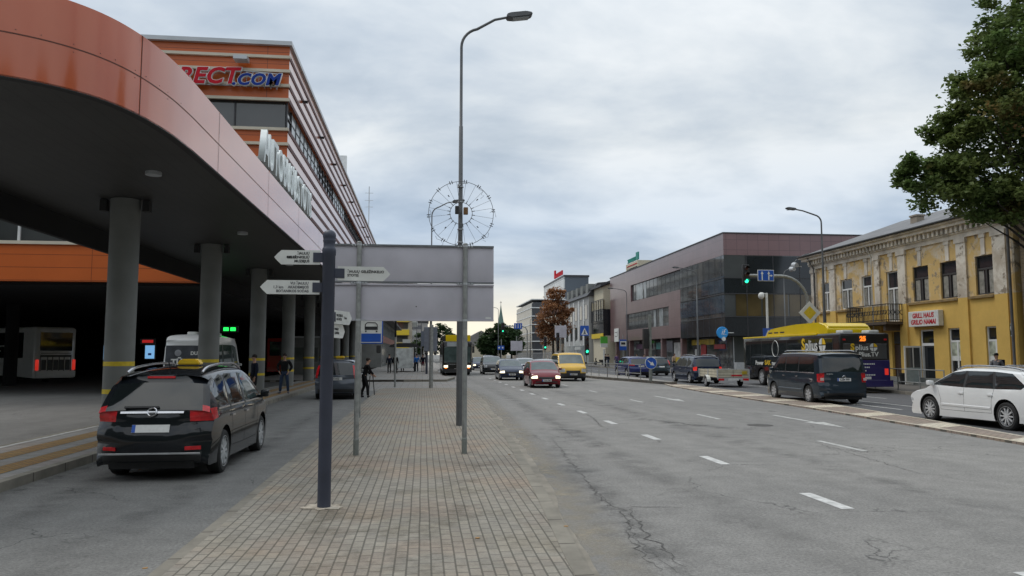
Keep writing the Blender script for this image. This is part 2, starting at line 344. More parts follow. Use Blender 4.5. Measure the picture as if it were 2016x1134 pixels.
def paint(name, col, metal=0.15, rough=0.28):
    M[name] = mat(name, col, 0.45, metal, var=0.05, scale=1.5, coat=1.0, spec=0.08)
paint('paint_black', (0.006, 0.008, 0.011), 0.0, 0.3); paint('paint_grey', (0.075, 0.088, 0.11), 0.4); paint('paint_red', (0.17, 0.01, 0.018)); paint('paint_navy', (0.012, 0.022, 0.055), 0.2)
paint('paint_yellow', (0.66, 0.40, 0.035), 0.0); paint('paint_white', (0.74, 0.75, 0.75), 0.0); paint('paint_teal', (0.022, 0.035, 0.05), 0.3); paint('paint_blue', (0.02, 0.03, 0.13), 0.3)
paint('paint_silver', (0.33, 0.34, 0.35), 0.6); paint('paint_steel', (0.035, 0.055, 0.07), 0.3); paint('paint_dark', (0.02, 0.023, 0.025), 0.2); paint('paint_coach', (0.8, 0.8, 0.78), 0.0)
paint('paint_bus', (0.018, 0.017, 0.016), 0.0, 0.35); paint('paint_purple', (0.028, 0.022, 0.11), 0.0); paint('paint_busyellow', (0.72, 0.52, 0.01), 0.0, 0.4); paint('paint_busred', (0.4, 0.03, 0.02), 0.0)
M['skin'] = mat('skin', (0.46, 0.27, 0.19), 0.6); M['hair'] = mat('hair_dark', (0.022, 0.016, 0.012), 0.8)
for k, c in dict(navy=(0.012, 0.016, 0.03), black=(0.012, 0.012, 0.013), jeans=(0.035, 0.055, 0.10), blue=(0.02, 0.13, 0.42), grey=(0.12, 0.12, 0.13), purple=(0.11, 0.07, 0.17), beige=(0.36, 0.27, 0.19), olive=(0.06, 0.06, 0.04), white=(0.55, 0.55, 0.55), maroon=(0.12, 0.02, 0.03), lightgrey=(0.3, 0.31, 0.33)).items():
    M['cloth_'+k] = mat('cloth_'+k, c, 0.9, var=0.2, scale=9, bump=0.15, bscale=25, spec=0.2)
M['ochre'] = None

def stain(name, col, scale=3.0, dens=(0.45, 0.7)):      # worn, oily patch that lets the surface below show through
    m, n, l, p = nmat(name); p.inputs['Base Color'].default_value = (*col, 1); p.inputs['Roughness'].default_value = 0.8
    o = n.new('ShaderNodeTexCoord').outputs['Object']; f = rmp(n, l, nz(n, l, o, scale, 7, 0.7), *dens)
    uvn = n.new('ShaderNodeVertexColor'); uvn.layer_name = 'fade'
    mu = n.new('ShaderNodeMath'); mu.operation = 'MULTIPLY'; l.new(f, mu.inputs[0]); l.new(uvn.outputs['Color'], mu.inputs[1])
    t = n.new('ShaderNodeBsdfTransparent'); ms = n.new('ShaderNodeMixShader'); l.new(mu.outputs[0], ms.inputs[0]); l.new(t.outputs[0], ms.inputs[1]); l.new(p.outputs[0], ms.inputs[2])
    ou = [x for x in n if x.type == 'OUTPUT_MATERIAL'][0]; l.new(ms.outputs[0], ou.inputs[0]); return m
M['stain'] = stain('oily_stain', (0.10, 0.098, 0.094), 2.6, (0.44, 0.85)); M['track'] = stain('tyre_track', (0.135, 0.132, 0.126), 1.3, (0.42, 0.95)); M['dust'] = stain('sandy_dust', (0.30, 0.265, 0.2), 2.2, (0.38, 0.7)); M['grime'] = stain('pavement_grime', (0.15, 0.138, 0.115), 1.6, (0.5, 0.85))
# ================================================================ GROUND, ROADS, PAVEMENTS
def struct(name, mb, m, angle=0, kind='structure'): return tag(mb.build(name, m, None, angle), kind=kind)
def sheet(name, pts, z, m): return struct(name, MB().poly([(x, y, z) for x, y in pts]), m)
def slab(name, pts, z0, z1, m): return struct(name, MB().prism(pts, (z0, z1)), m)
sheet('ground', [(-900, -200), (900, -200), (900, 1500), (-900, 1500)], -0.008, M['ground'])
ISL = [(1.20, -8), (1.26, 3), (1.36, 6.4), (1.54, 9.3), (1.67, 12.05), (1.92, 17.2), (2.06, 21.5), (2.2, 26), (2.3, 32), (2.36, 39.5)]
MEDL = [(11.4, -8), (11.9, 10), (12.15, 14.4), (12.5, 18.4), (13.0, 24.5), (13.45, 34.7), (14.1, 42.5), (14.6, 45.2)]
MEDR = [(12.0, -8), (12.75, 10), (13.2, 15.7), (13.93, 20.0), (14.75, 26.5), (15.25, 34.4), (15.45, 42.5), (15.3, 45.2)]
TIP = [(14.75, 44.6), (14.1, 49.5), (12.95, 56), (12.6, 62), (12.4, 75), (12.2, 140), (14.4, 140), (15.0, 80), (15.4, 57), (15.5, 50), (15.25, 44.8)]
RK = [(19.5, -8), (20.6, 15), (21.4, 28), (21.9, 32), (22.4, 36), (23.0, 45), (24.0, 60), (24.4, 75), (24.4, 300)]
sheet('road', ISL + [(2.4, 300), (12.3, 300), (12.3, 75)] + TIP[:4][::-1] + MEDL[::-1], 0.0, M['asphalt'])
sheet('right_carriageway', MEDR + [(15.4, 57), (15.0, 80), (14.4, 140), (14.4, 300), (24.4, 300)] + RK[:-1][::-1], 0.0, M['asphalt_dark'])
sheet('taxi_lane', [(-5.6, -10), (-2.15, -10), (-2.15, 39.5), (-5.6, 39.5)], 0.0, M['asphalt_lane'])
sheet('station_forecourt', [(-70, -10), (-7.8, -10), (-7.8, 100), (-70, 100)], 0.0, M['asphalt_lane'])
# paved island with kerbs
IZ = 0.13
slab('pavement', [(-2.0, -8)] + [(-2.0, 39.3)] + [(x-0.15, y-(0.2 if y > 39 else 0)) for x, y in ISL[::-1]], 0.0, IZ, M['pavers'])
def kerb_line(name, inner, outer, z, m=None):
    b = MB(); n = len(inner)
    for i in range(n-1):
        b.prism([inner[i], outer[i], outer[i+1], inner[i+1]], (-0.004, z))
    return struct(name, b, m or M['kerb'])
kerb_line('kerb', [(x-0.15, y) for x, y in ISL[:-1]] + [(2.2, 39.3)], ISL[:-1] + [(2.36, 39.3)], IZ+0.004)
kerb_line('kerb', [(-2.0, -8), (-2.0, 39.3)], [(-2.15, -8), (-2.15, 39.3)], IZ-0.03)
kerb_line('kerb', [(-2.15, 39.3), (2.36, 39.3)], [(-2.15, 39.45), (2.36, 39.45)], 0.05)
# dirty gutter beside the island
b = MB()
gp = [(x + 0.004, y) for x, y in ISL]; random.seed(3)
fine = []
for (x0, y0), (x1, y1) in zip(gp, gp[1:]):
    k = max(2, int((y1-y0)/0.35))
    for i in range(k): fine.append((x0+(x1-x0)*i/k, y0+(y1-y0)*i/k))
w0 = 0.12; ws = []
for f_ in fine: w0 = min(0.2, max(0.05, w0 + random.uniform(-0.06, 0.06))); ws.append(w0)
for i in range(len(fine)-1):
    b.poly([(fine[i][0], fine[i][1], 0.004), (fine[i][0]+ws[i], fine[i][1], 0.004), (fine[i+1][0]+ws[i+1], fine[i+1][1], 0.004), (fine[i+1][0], fine[i+1][1], 0.004)])
struct('gutter', b, M['gutter'])
# bus-stop pavement further along the kerb
slab('pavement', [(-12.0, 52.2), (1.5, 52.2), (2.3, 58), (1.6, 61), (1.5, 66), (1.6, 84), (2.4, 92), (2.4, 300), (-12, 300)], 0.0, IZ, M['pavers_far'])
kerb_line('kerb', [(-5.6, 52.0), (1.5, 52.0), (2.3, 57.9)], [(-5.6, 52.2), (1.62, 51.85), (2.46, 57.9)], IZ+0.004)
sheet('driveway', [(-5.6, 39.5), (2.36, 39.5), (2.4, 51.8), (-5.6, 51.8)], 0.0, M['pavers_far'])
# taxi platform under the canopy edge
slab('pavement', [(-7.8, -10), (-5.75, -10), (-5.75, 100), (-7.8, 100)], -0.004, IZ, M['pavers_far'])
kerb_line('kerb', [(-5.75, -10), (-5.75, 52)], [(-5.6, -10), (-5.6, 52)], IZ+0.004)
kerb_line('kerb', [(-7.9, -10), (-7.9, 100)], [(-7.8, -10), (-7.8, 100)], IZ+0.004)
for x0, x1 in ((-6.42, -6.02), (-7.25, -6.8)):
    sheet('platform_stripe', [(x0, -10), (x1, -10), (x1, 60), (x0, 60)], IZ+0.004, M['stripe_yellow'])
sheet('platform_edge_line', [(-7.78, -10), (-7.66, -10), (-7.66, 60), (-7.78, 60)], IZ+0.004, M['marking_old'])
# flush median: brown pavers, cream blocks across it, white edge lines
def lerp_poly(P, y):
    for (x0, y0), (x1, y1) in zip(P, P[1:]):
        if y0 <= y <= y1: return x0 + (x1-x0)*(y-y0)/(y1-y0)
    return P[-1][0]
slab('median_strip', MEDL + MEDR[::-1], -0.004, 0.05, M['pavers_red'])
b = MB(); y = -7.0
while y < 44:
    L_ = 0.95
    b.poly([(lerp_poly(MEDL, y)+0.12, y, 0.054), (lerp_poly(MEDR, y+0.4)-0.12, y+0.4, 0.054), (lerp_poly(MEDR, y+L_+0.4)-0.12, y+L_+0.4, 0.054), (lerp_poly(MEDL, y+L_)+0.12, y+L_, 0.054)]); y += 3.5
struct('median_blocks', b, M['cream_block'])
for P, s in ((MEDL, 1), (MEDR, -1)):
    b = MB()
    for (x0, y0), (x1, y1) in zip(P, P[1:]): b.poly([(x0, y0, 0.055), (x0+s*0.11, y0, 0.055), (x1+s*0.11, y1, 0.055), (x1, y1, 0.055)])
    struct('median_edge_line', b, M['cream_block'])
slab('median_island', TIP, -0.004, 0.17, M['pavers_far'])
def offset_in(P, d):
    n = len(P); cx = sum(p[0] for p in P)/n; out_ = []
    for i in range(n):
        a, b_, c = Vector(P[i-1]), Vector(P[i]), Vector(P[(i+1) % n]); t = ((b_-a).normalized() + (c-b_).normalized()).normalized(); nn_ = Vector((-t.y, t.x))
        out_.append(tuple(b_ + nn_*d))
    return out_
_t = offset_in(TIP, -0.001); _i = offset_in(TIP, 0.16)
if abs(_i[5][0]-13.3) > abs(_t[5][0]-13.3): _i = offset_in(TIP, -0.16)
kerb_line('kerb', _i + [_i[0]], TIP + [TIP[0]], 0.174)
# right pavement
slab('pavement', [(x+0.15, y) for x, y in RK] + [(130, 300), (130, -8)], -0.004, IZ, mat('dark_pavement', (0.12, 0.115, 0.11), 0.85, var=0.15, scale=1.5, detail=8))
kerb_line('kerb', [(x+0.15, y) for x, y in RK], RK, IZ+0.004)
# ---- painted markings
def mark(name, x, y0, y1, w, m): return struct(name, MB().poly([(x-w/2, y0, 0.004), (x+w/2, y0, 0.004), (x+w/2, y1, 0.004), (x-w/2, y1, 0.004)]), m)
y = 1.35
while y < 60:
    mark('lane_dash', 5.08, y, y+1.05, 0.17, M['marking']); y += 3.72
for yy in (6.5, 13.9, 21.1, 28.8, 36.5, 44.2): mark('lane_dash', 8.42, yy, yy+1.75, 0.13, M['marking_old'])
mark('lane_line', 17.2, 2, 30, 0.13, M['marking_old']); mark('lane_line', 19.2, 30, 60, 0.13, M['marking_old'])
def arrow(cx, cy, s, m):   # straight-ahead painted arrow
    b = MB().poly([(cx-0.07, cy, 0.004), (cx+0.07, cy, 0.004), (cx+0.07, cy+s*2.4, 0.004), (cx-0.07, cy+s*2.4, 0.004)])
    b.poly([(cx-0.28, cy+s*2.4, 0.004), (cx+0.28, cy+s*2.4, 0.004), (cx, cy+s*4.0, 0.004)]); return struct('arrow_marking', b, m)
arrow(10.6, 22.3, -1, M['marking_old']); arrow(15.9, 24.0, 1, M['marking_old']); arrow(10.2, 33, -1, M['marking_old'])
# ---- asphalt cracks: ragged ribbons along the wheel track and across the lane
def crack(pts, w, seed):
    rnd = random.Random(seed); b = MB(); P = []
    for (x0, y0), (x1, y1) in zip(pts, pts[1:]):
        k = max(2, int(math.hypot(x1-x0, y1-y0)/0.09))
        for i in range(k): P.append((x0+(x1-x0)*i/k + rnd.gauss(0, 0.028), y0+(y1-y0)*i/k + rnd.gauss(0, 0.028)))
    ww = [max(0.002, w*.5*rnd.uniform(0.25, 1.5)*min(1, 3*min(i, len(P)-1-i)/len(P)+.15)) for i in range(len(P))]
    for i in range(len(P)-1):
        d = Vector((P[i+1][0]-P[i][0], P[i+1][1]-P[i][1])); 
        if d.length < 1e-6: continue
        nrm = Vector((-d.y, d.x)).normalized()
        a, c = nrm*ww[i], nrm*ww[i+1]
        b.poly([(P[i][0]-a.x, P[i][1]-a.y, 0.003), (P[i][0]+a.x, P[i][1]+a.y, 0.003), (P[i+1][0]+c.x, P[i+1][1]+c.y, 0.003), (P[i+1][0]-c.x, P[i+1][1]-c.y, 0.003)])
    return struct('asphalt_crack', b, M['crack'])
def gp_(*px): return [tuple(atz(x, y)) for x, y in px]
def atz(x, y, z=0.0):
    d = ray(x, y); t = (z-CAM_H)/d.z; v = Vector((0, 0, CAM_H)) + d*t; return (v.x, v.y)
crack(gp_((1085, 862), (1100, 880), (1120, 905), (1140, 930), (1160, 955), (1185, 985), (1225, 1005), (1238, 1040), (1262, 1075), (1300, 1105), (1340, 1132)), 0.018, 1)
crack(gp_((1235, 1000), (1260, 1030), (1290, 1065), (1330, 1100), (1375, 1126)), 0.02, 2)
crack(gp_((1240, 998), (1300, 999), (1365, 997)), 0.018, 3)
crack(gp_((1240, 1010), (1236, 1050), (1255, 1085), (1285, 1110), (1310, 1134)), 0.014, 4)
crack(gp_((1160, 955), (1200, 990), (1205, 1010)), 0.009, 5)
crack(gp_((1045, 838), (1100, 840), (1135, 862)), 0.016, 6); crack(gp_((1085, 862), (1135, 862)), 0.03, 7)
crack(gp_((1150, 812), (1170, 825), (1185, 840), (1210, 850)), 0.02, 8); crack(gp_((1150, 836), (1210, 835), (1260, 836)), 0.025, 9)
crack(gp_((1320, 830), (1370, 838), (1405, 840)), 0.05, 10); crack(gp_((1370, 838), (1470, 850), (1600, 870), (1800, 930), (2010, 960)), 0.012, 11)
crack(gp_((1290, 858), (1297, 868), (1292, 874)), 0.012, 12); crack(gp_((1300, 826), (1410, 838)), 0.014, 13)
crack(gp_((1050, 800), (1130, 797), (1180, 805)), 0.03, 14); crack(gp_((990, 775), (1040, 770), (1075, 782)), 0.03, 15); crack(gp_((1160, 795), (1190, 800), (1215, 797)), 0.03, 16)
crack(gp_((1560, 838), (1700, 846), (1760, 843)), 0.012, 17); crack(gp_((1025, 850), (1075, 848)), 0.02, 18)
# darker worn patch round the main crack and a sunken drain by the median
struct('manhole_cover', MB().lathe([(0.33, 0.003), (0.33, 0.006)], (8.75, 19.2, 0), n=20), M['crack'])

# added unseen bank behind the viewpoint, there to darken reflections and block low sky
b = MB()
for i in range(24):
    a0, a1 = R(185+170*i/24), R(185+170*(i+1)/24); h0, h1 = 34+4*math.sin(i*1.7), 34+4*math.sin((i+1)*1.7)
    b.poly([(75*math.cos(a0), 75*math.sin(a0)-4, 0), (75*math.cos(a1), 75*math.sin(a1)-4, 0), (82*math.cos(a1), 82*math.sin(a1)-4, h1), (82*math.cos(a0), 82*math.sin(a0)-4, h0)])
struct('unseen_dark_bank', b, mat('dark_bank_green', (0.045, 0.06, 0.035), 0.9, var=0.4, scale=0.4, detail=8))

def stain_strip(name, pts, w, z, m):      # ribbon whose density fades to nothing at its edges
    b = bmesh.new(); lay = b.loops.layers.color.new('fade'); P = [Vector(p) for p in pts]; rows = []
    for i, p in enumerate(P):
        d = (P[min(i+1, len(P)-1)]-P[max(i-1, 0)]).normalized(); nn_ = Vector((-d.y, d.x)); ww = w[i] if isinstance(w, (list, tuple)) else w
        rows.append([b.verts.new((p.x+nn_.x*ww*k, p.y+nn_.y*ww*k, z)) for k in (-1, -.5, 0, .5, 1)])
    fk = (0, .75, 1, .75, 0)
    for i in range(len(rows)-1):
        for k in range(4):
            f = b.faces.new((rows[i][k], rows[i][k+1], rows[i+1][k+1], rows[i+1][k]))
            for lp, (ri, kk) in zip(f.loops, ((i, k), (i, k+1), (i+1, k+1), (i+1, k))):
                e = 0.0 if ri in (0, len(rows)-1) else fk[kk]; lp[lay] = (e, e, e, 1)
    me = bpy.data.meshes.new(name); b.to_mesh(me); b.free(); return tag(link(name, me, m, None, 0), kind='structure')
stain_strip('oil_stain', gp_((1085, 850), (1120, 905), (1160, 955), (1200, 995), (1245, 1050), (1310, 1110), (1360, 1160)), .42, .0022, M['stain'])
stain_strip('oil_stain', gp_((1035, 842), (1100, 845), (1150, 850), (1210, 842)), .5, .0022, M['stain'])
stain_strip('oil_stain', gp_((1180, 812), (1300, 830), (1420, 842), (1560, 850)), .4, .0022, M['stain'])
stain_strip('wheel_track', [(6.6, 3), (6.7, 10), (6.6, 20), (6.7, 32), (6.65, 60)], .45, .0018, M['track'])
stain_strip('wheel_track', [(3.6, 3), (3.5, 12), (3.6, 22), (3.7, 34), (3.7, 60)], .4, .0018, M['track'])
stain_strip('wheel_track', [(-4.6, 2), (-4.65, 10), (-4.6, 22), (-4.6, 39)], .35, .0018, M['track']); stain_strip('wheel_track', [(-3.2, 2), (-3.15, 10), (-3.2, 22), (-3.2, 39)], .35, .0018, M['track'])
stain_strip('roadside_dust', [(x+.28, y) for x, y in ISL[1:]], .42, .0016, M['dust'])
stain_strip('roadside_dust', [(-5.45, 2), (-5.4, 10), (-5.45, 20), (-5.45, 38)], .22, .0016, M['stain'])
stain_strip('pavement_grime', [(-1.1, 5), (-1.0, 8), (-1.05, 12), (-.9, 16)], .8, IZ+.002, M['grime']); stain_strip('pavement_grime', [(.9, 4), (.7, 9), (.9, 14), (1.0, 22)], .7, IZ+.002, M['grime']); stain_strip('pavement_grime', [(-.2, 3), (-.1, 7), (.2, 11)], .8, IZ+.003, M['grime'])
# ================================================================ BUS STATION: canopy
SZ, FT = 5.62, 6.92
can = thing('station_canopy', 'long orange bus station canopy with rounded corner and dark underside', 'canopy', (0, 0, 0))
arc = [(-7.5, 10.25), (-6.6, 10.45), (-5.9, 10.72), (-5.35, 11.02), (-4.95, 11.4), (-4.68, 11.85), (-4.5, 12.4), (-4.4, 12.95), (-4.33, 13.6), (-4.3, 14.5)]
def arc_smooth(P, k=4):
    o_ = []
    for i in range(len(P)-1):
        p0, p1, p2, p3 = [Vector(P[min(max(j, 0), len(P)-1)]) for j in (i-1, i, i+1, i+2)]
        for s in range(k):
            t = s/k; o_.append(tuple(0.5*((2*p1)+(p2-p0)*t+(2*p0-5*p1+4*p2-p3)*t*t+(3*p1-p0-3*p2+p3)*t**3)))
    return o_ + [tuple(P[-1])]
edge = [(-9.85, 9.7), (-9.0, 9.86)] + arc_smooth(arc) + [(-4.3, 25), (-4.3, 45), (-4.3, 65), (-4.3, 90)]
b = MB()
for i, (x, y) in enumerate(edge[:-1]):
    x1, y1 = edge[i+1]
    b.poly([(x, y, SZ), (x1, y1, SZ), (x1, y1, FT), (x, y, FT)])
bmesh.ops.remove_doubles(b.bm, verts=b.bm.verts, dist=1e-4)
b.build('fascia', M['fascia'], can, 40)
inner = [(x if x > -9 else -9.85, y) for x, y in edge]
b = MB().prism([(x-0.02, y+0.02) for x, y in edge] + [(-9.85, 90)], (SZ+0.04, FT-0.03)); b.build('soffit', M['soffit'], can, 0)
b = MB()   # lower lip of the fascia and back-edge beam
for (x0, y0), (x1, y1) in zip(edge, edge[1:]):
    d = Vector((x1-x0, y1-y0)).normalized(); n_ = Vector((-d.y, d.x))*0.14
    b.prism([(x0, y0), (x1, y1), (x1+n_.x, y1+n_.y), (x0+n_.x, y0+n_.y)], (SZ-0.012, SZ+0.02))
b.build('fascia_lip', M['trim'], can, 0)
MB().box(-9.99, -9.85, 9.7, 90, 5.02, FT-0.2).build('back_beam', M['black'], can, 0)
b = MB()   # panel joints
zj = SZ + 0.62
for (x0, y0), (x1, y1) in zip(edge, edge[1:]):
    d = Vector((x1-x0, y1-y0)).normalized(); n_ = Vector((d.y, -d.x))*0.004
    b.poly([(x0+n_.x, y0+n_.y, zj-0.009), (x1+n_.x, y1+n_.y, zj-0.009), (x1+n_.x, y1+n_.y, zj+0.009), (x0+n_.x, y0+n_.y, zj+0.009)])
def vj(x, y, dx, dy):
    d = Vector((dx, dy)).normalized(); n_ = Vector((d.y, -d.x))*0.005; w_ = d*0.009
    b.poly([(x+n_.x-w_.x, y+n_.y-w_.y, SZ), (x+n_.x+w_.x, y+n_.y+w_.y, SZ), (x+n_.x+w_.x, y+n_.y+w_.y, FT), (x+n_.x-w_.x, y+n_.y-w_.y, FT)])
vj(-4.5, 12.4, 0.25, 1)
for y in (16.3, 21.5, 26.7, 31.9, 37.1, 42.3, 47.5): vj(-4.3, y, 0, 1)
b.build('panel_joint', M['joint'], can, 0)
b = MB()
for k in range(40):
    if k < 14:
        x, y = edge[2+int(k*36/14)]; d = Vector((edge[3+int(k*36/14)][0]-x, edge[3+int(k*36/14)][1]-y)).normalized(); n_ = Vector((d.y, -d.x))
        for z in ((zj+0.06, zj-0.06) if k % 3 == 0 else (zj+0.06,)): b.ball((x+n_.x*0.003, y+n_.y*0.003, z), 0.007, 6)
b.build('rivets', M['joint'], can)
MB().lathe([(0.16, SZ-0.03), (0.16, SZ+0.05)], (-5.65, 16.5, 0), n=16).build('ceiling_lamp', M['zinc'], can)
MB().lathe([(0.16, SZ-0.03), (0.16, SZ+0.05)], (-5.65, 24.5, 0), n=16).build('ceiling_lamp', M['zinc'], can)
MB().lathe([(0.16, SZ-0.03), (0.16, SZ+0.05)], (-5.65, 33, 0), n=16).build('ceiling_lamp', M['zinc'], can)
c0 = None
for i, y in enumerate((19.6, 27.4, 35.2, 43.0, 50.8, 58.6, 66.4, 74.2, 82)):
    if i == 0:
        c0 = MB().lathe([(0.34, IZ), (0.34, SZ+0.03)], (0, 0, 0), n=32).build('column', M['concrete'], can)
        for z in (0.9, 1.56): MB().lathe([(0.344, z), (0.344, z+0.11)], n=32, cap=False).build('yellow_band', M['yellow_band'], c0)
        for a in (-1, 1): MB().box(a*0.5-0.08, a*0.5+0.08, -0.1, 0.1, SZ-0.26, SZ+0.02).build('floodlight', M['trim'], c0, 0)
        c0.location = (-7.33, y, 0)
    else:
        c = copy_tree(c0, can); c.location = (-7.33, y, 0)
# big white letters standing on the canopy edge
lt = thing('canopy_lettering', 'tall white letters AUTOBUSŲ STOTIS standing on the canopy edge', 'lettering', (-4.42, 21.1, FT-0.02))
text_mesh('letters', 'AUTOBUSŲ', 1.36, (-0.1, 2.7, 0.62), (0, 1, 0), (0, 0, 1), M['letters'], lt, 0.17, bold=0.02, sx=0.76)
text_mesh('letters', 'STOTIS', 1.36, (-0.1, 7.3, 0.62), (0, 1, 0), (0, 0, 1), M['letters'], lt, 0.17, bold=0.02, sx=0.76)
b = MB()
for k in range(19): b.box(-0.12, 0.0, k*0.48+0.2, k*0.48+0.28, -0.05, 0.14)
b.box(-0.14, -0.1, 0.1, 9.4, 0.06, 0.14); b.build('bracket', M['trim'], lt, 0)
# ================================================================ BUS STATION: building
BX, BY, BYE, TOP = -6.22, 35.0, 101.0, 16.0
st = thing('station_building', 'orange bus station block with cream ledges and strip windows', 'building', (0, 0, 0))
def ring(b, z0, z1, p): b.box(-62, BX+p, BY-p, BYE, z0, z1)
b = MB(); b.box(-62, -9.95, BY, BY+0.4, 5.0, 6.62); b.box(-62, BX, BY, BYE, 8.35, 12.0); b.box(-62, BX, BY, BYE, 13.42, TOP); b.box(-9.9, BX, BY+0.02, BYE, FT+0.02, 8.35)
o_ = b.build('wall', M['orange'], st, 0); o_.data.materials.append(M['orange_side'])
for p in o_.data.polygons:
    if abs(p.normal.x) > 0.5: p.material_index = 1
b = MB()
for z in (12.66, 11.98, 11.3, 10.62, 9.94, 9.26, 8.58, 8.3, 7.7, 13.36, 14.02, 14.7, 15.36):
    if z in (12.66, 9.94, 8.58): continue
    b.box(-62 if z > 8 else -9.9, BX+0.05, BY-0.14, BY-0.001, z, z+0.13)
b.box(-62, -9.95, BY-0.12, BY, 6.6, 6.74)
b.build('ledge', M['cream'], st, 0)
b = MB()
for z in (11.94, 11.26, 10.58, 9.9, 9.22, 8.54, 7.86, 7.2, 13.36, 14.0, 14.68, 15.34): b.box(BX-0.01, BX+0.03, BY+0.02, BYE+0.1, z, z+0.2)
b.build('painted_shadow_line', mat('dark_red_shadow_colour', (0.085, 0.016, 0.012), 0.6), st, 0)  # proud strips: dark shadow lines of the side wall put in as colour
MB().box(-62.2, BX+0.12, BY-0.2, BYE+0.3, 15.96, 16.15).build('cornice', M['zinc'], st, 0)
# window strips, recessed
b = MB().box(-62, BX-0.16, BY+0.16, BYE, 12.0, 13.4); b.box(-62, -9.95, BY+0.16, BY+0.4, 6.7, 8.4); b.build('window', M['glass_grey'], st, 0)
b = MB()
for k in range(26):
    x = -6.3 - k*2.3
    b.box(x-0.035, x+0.035, BY+0.1, BY+0.17, 12.05, 13.38)
for k in range(50):
    y = BY + 0.3 + k*1.3
    b.box(BX-0.17, BX-0.1, y-0.03, y+0.03, 12.12, 13.36)
b.box(BX-0.17, BX-0.11, BY+0.2, BYE, 12.76, 12.82)
b.build('mullion', M['mullion'], st, 0)
b = MB()
for k in range(12): b.box(-14.2 - k*3.3 - 0.05, -14.2 - k*3.3 + 0.05, BY+0.08, BY+0.18, 6.74, 8.3)
b.build('window_post', M['white'], st, 0)
for y0, y1 in ((36.6, 46), (54, 61)): MB().box(BX-0.2, BX-0.13, y0, y1, 12.14, 13.34).build('blind', M['pane_pale'], st, 0)
# undercroft of the terminal hall
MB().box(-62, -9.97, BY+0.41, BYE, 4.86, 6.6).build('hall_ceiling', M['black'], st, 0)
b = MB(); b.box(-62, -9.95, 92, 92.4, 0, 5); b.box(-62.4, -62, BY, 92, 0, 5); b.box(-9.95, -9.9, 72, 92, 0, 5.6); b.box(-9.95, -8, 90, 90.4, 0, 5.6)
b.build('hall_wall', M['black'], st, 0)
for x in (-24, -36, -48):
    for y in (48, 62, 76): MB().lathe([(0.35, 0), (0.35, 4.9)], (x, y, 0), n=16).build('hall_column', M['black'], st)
MB().box(-9.5, -6.4, 63, 63.3, 15.9, 18.2).build('roof_vent', M['white'], st, 0)
b = MB().tube([(-6.6, 92, 16), (-6.6, 92, 22)], 0.06, 6)
for z in (19.5, 20.3, 21.2): b.tube([(-7.1, 92, z), (-6.1, 92, z)], 0.03, 5)
b.build('antenna', M['zinc'], st)
MB().box(-8.55, -7.95, BY-0.75, BY-0.2, 15.02, 15.2).build('floodlight', M['zinc'], st, 0)
for k in range(9):
    y = 39+k*6.5; MB().box(BX+0.03, BX+0.26, y-0.06, y+0.06, 14.64, 14.76).build('wall_lamp', M['trim'], st, 0)
# rooftop name sign on the front wall, cut off by the canopy
sg = thing('wall_lettering', 'red RECT and blue .COM letters on the orange station wall', 'lettering', (0, 0, 0))
P_ = at(409, 150, BY-0.35)
for mt, off, dp in ((M['white'], 0.026, 0.12), (M['red_letter'], 0.0, 0.14)): text_mesh('red_letters', 'RECT', 1.02, (P_.x, BY-0.3, P_.z-0.02), (1, 0, 0.03), (0, 0, 1), mt, sg, dp, bold=0.03+off, shear=0.22, sx=1.03, spacing=1.04)
P_ = at(504, 157, BY-0.35)
for mt, off, dp in ((M['white'], 0.024, 0.12), (M['blue_letter'], 0.0, 0.14)): text_mesh('blue_letters', '.COM', 0.74, (P_.x, BY-0.3, P_.z-0.03), (1, 0, 0.03), (0, 0, 1), mt, sg, dp, bold=0.025+off, shear=0.22, sx=1.08, spacing=1.05)
b = MB(); p0, p1 = at(455, 137, BY-0.2), at(547, 146, BY-0.2)
b.tube([p0, p1], 0.025, 6); b.tube([at(400, 166, BY-0.2), at(547, 171, BY-0.2)], 0.025, 6)
for k in range(8): q = at(462+k*12, 138+k, BY-0.2); b.tube([q, q - Vector((0, 0, 0.75))], 0.02, 5)
b.build('sign_rail', M['zinc'], sg)
# hall signs
def screen(px, py, Y, w, h, label, m='screen'):
    t = thing('display_screen', label, 'screen', at(px, py, Y))
    MB().box(-w/2-0.04, w/2+0.04, 0, 0.1, -h/2-0.04, h/2+0.04).build('frame', M['trim'], t, 0)
    s = MB().box(-w/2, w/2, -0.012, 0, -h/2, h/2).build('display', M[m], t, 0)
    MB().box(-w*0.18, w*0.18, -0.016, -0.012, -h*0.25, -h*0.08).build('picture', M['blue_sign'], t, 0)
screen(295, 693, 38, 0.42, 0.62, 'lit blue timetable screen right of the first canopy column')
screen(212, 694, 38, 0.36, 0.66, 'lit blue timetable screen half hidden behind the first column')
lg = thing('platform_light', 'green lit platform number display hanging in the dark hall', 'display', at(452, 648, 40))
MB().box(-0.42, 0.42, 0, 0.12, -0.17, 0.17).build('housing', M['trim'], lg, 0)
b = MB(); b.rbox(-0.3, -0.04, -0.02, 0, -0.09, 0.09, 0.01, 1); b.rbox(0.04, 0.3, -0.02, 0, -0.09, 0.09, 0.01, 1); b.build('lamp', M['led_green'], lg, 0)
lr = thing('platform_light', 'dim red platform number display beside the minibus', 'display', at(291, 672, 40))
MB().box(-0.36, 0.36, 0, 0.1, -0.14, 0.14).build('housing', M['trim'], lr, 0); MB().box(-0.26, 0.26, -0.02, 0, -0.07, 0.07).build('lamp', M['led_red'], lr, 0)
wp = thing('ticket_kiosk', 'grey panelled kiosk standing far back under the canopy', 'kiosk', at(602, 697, 66).xy.to_3d())
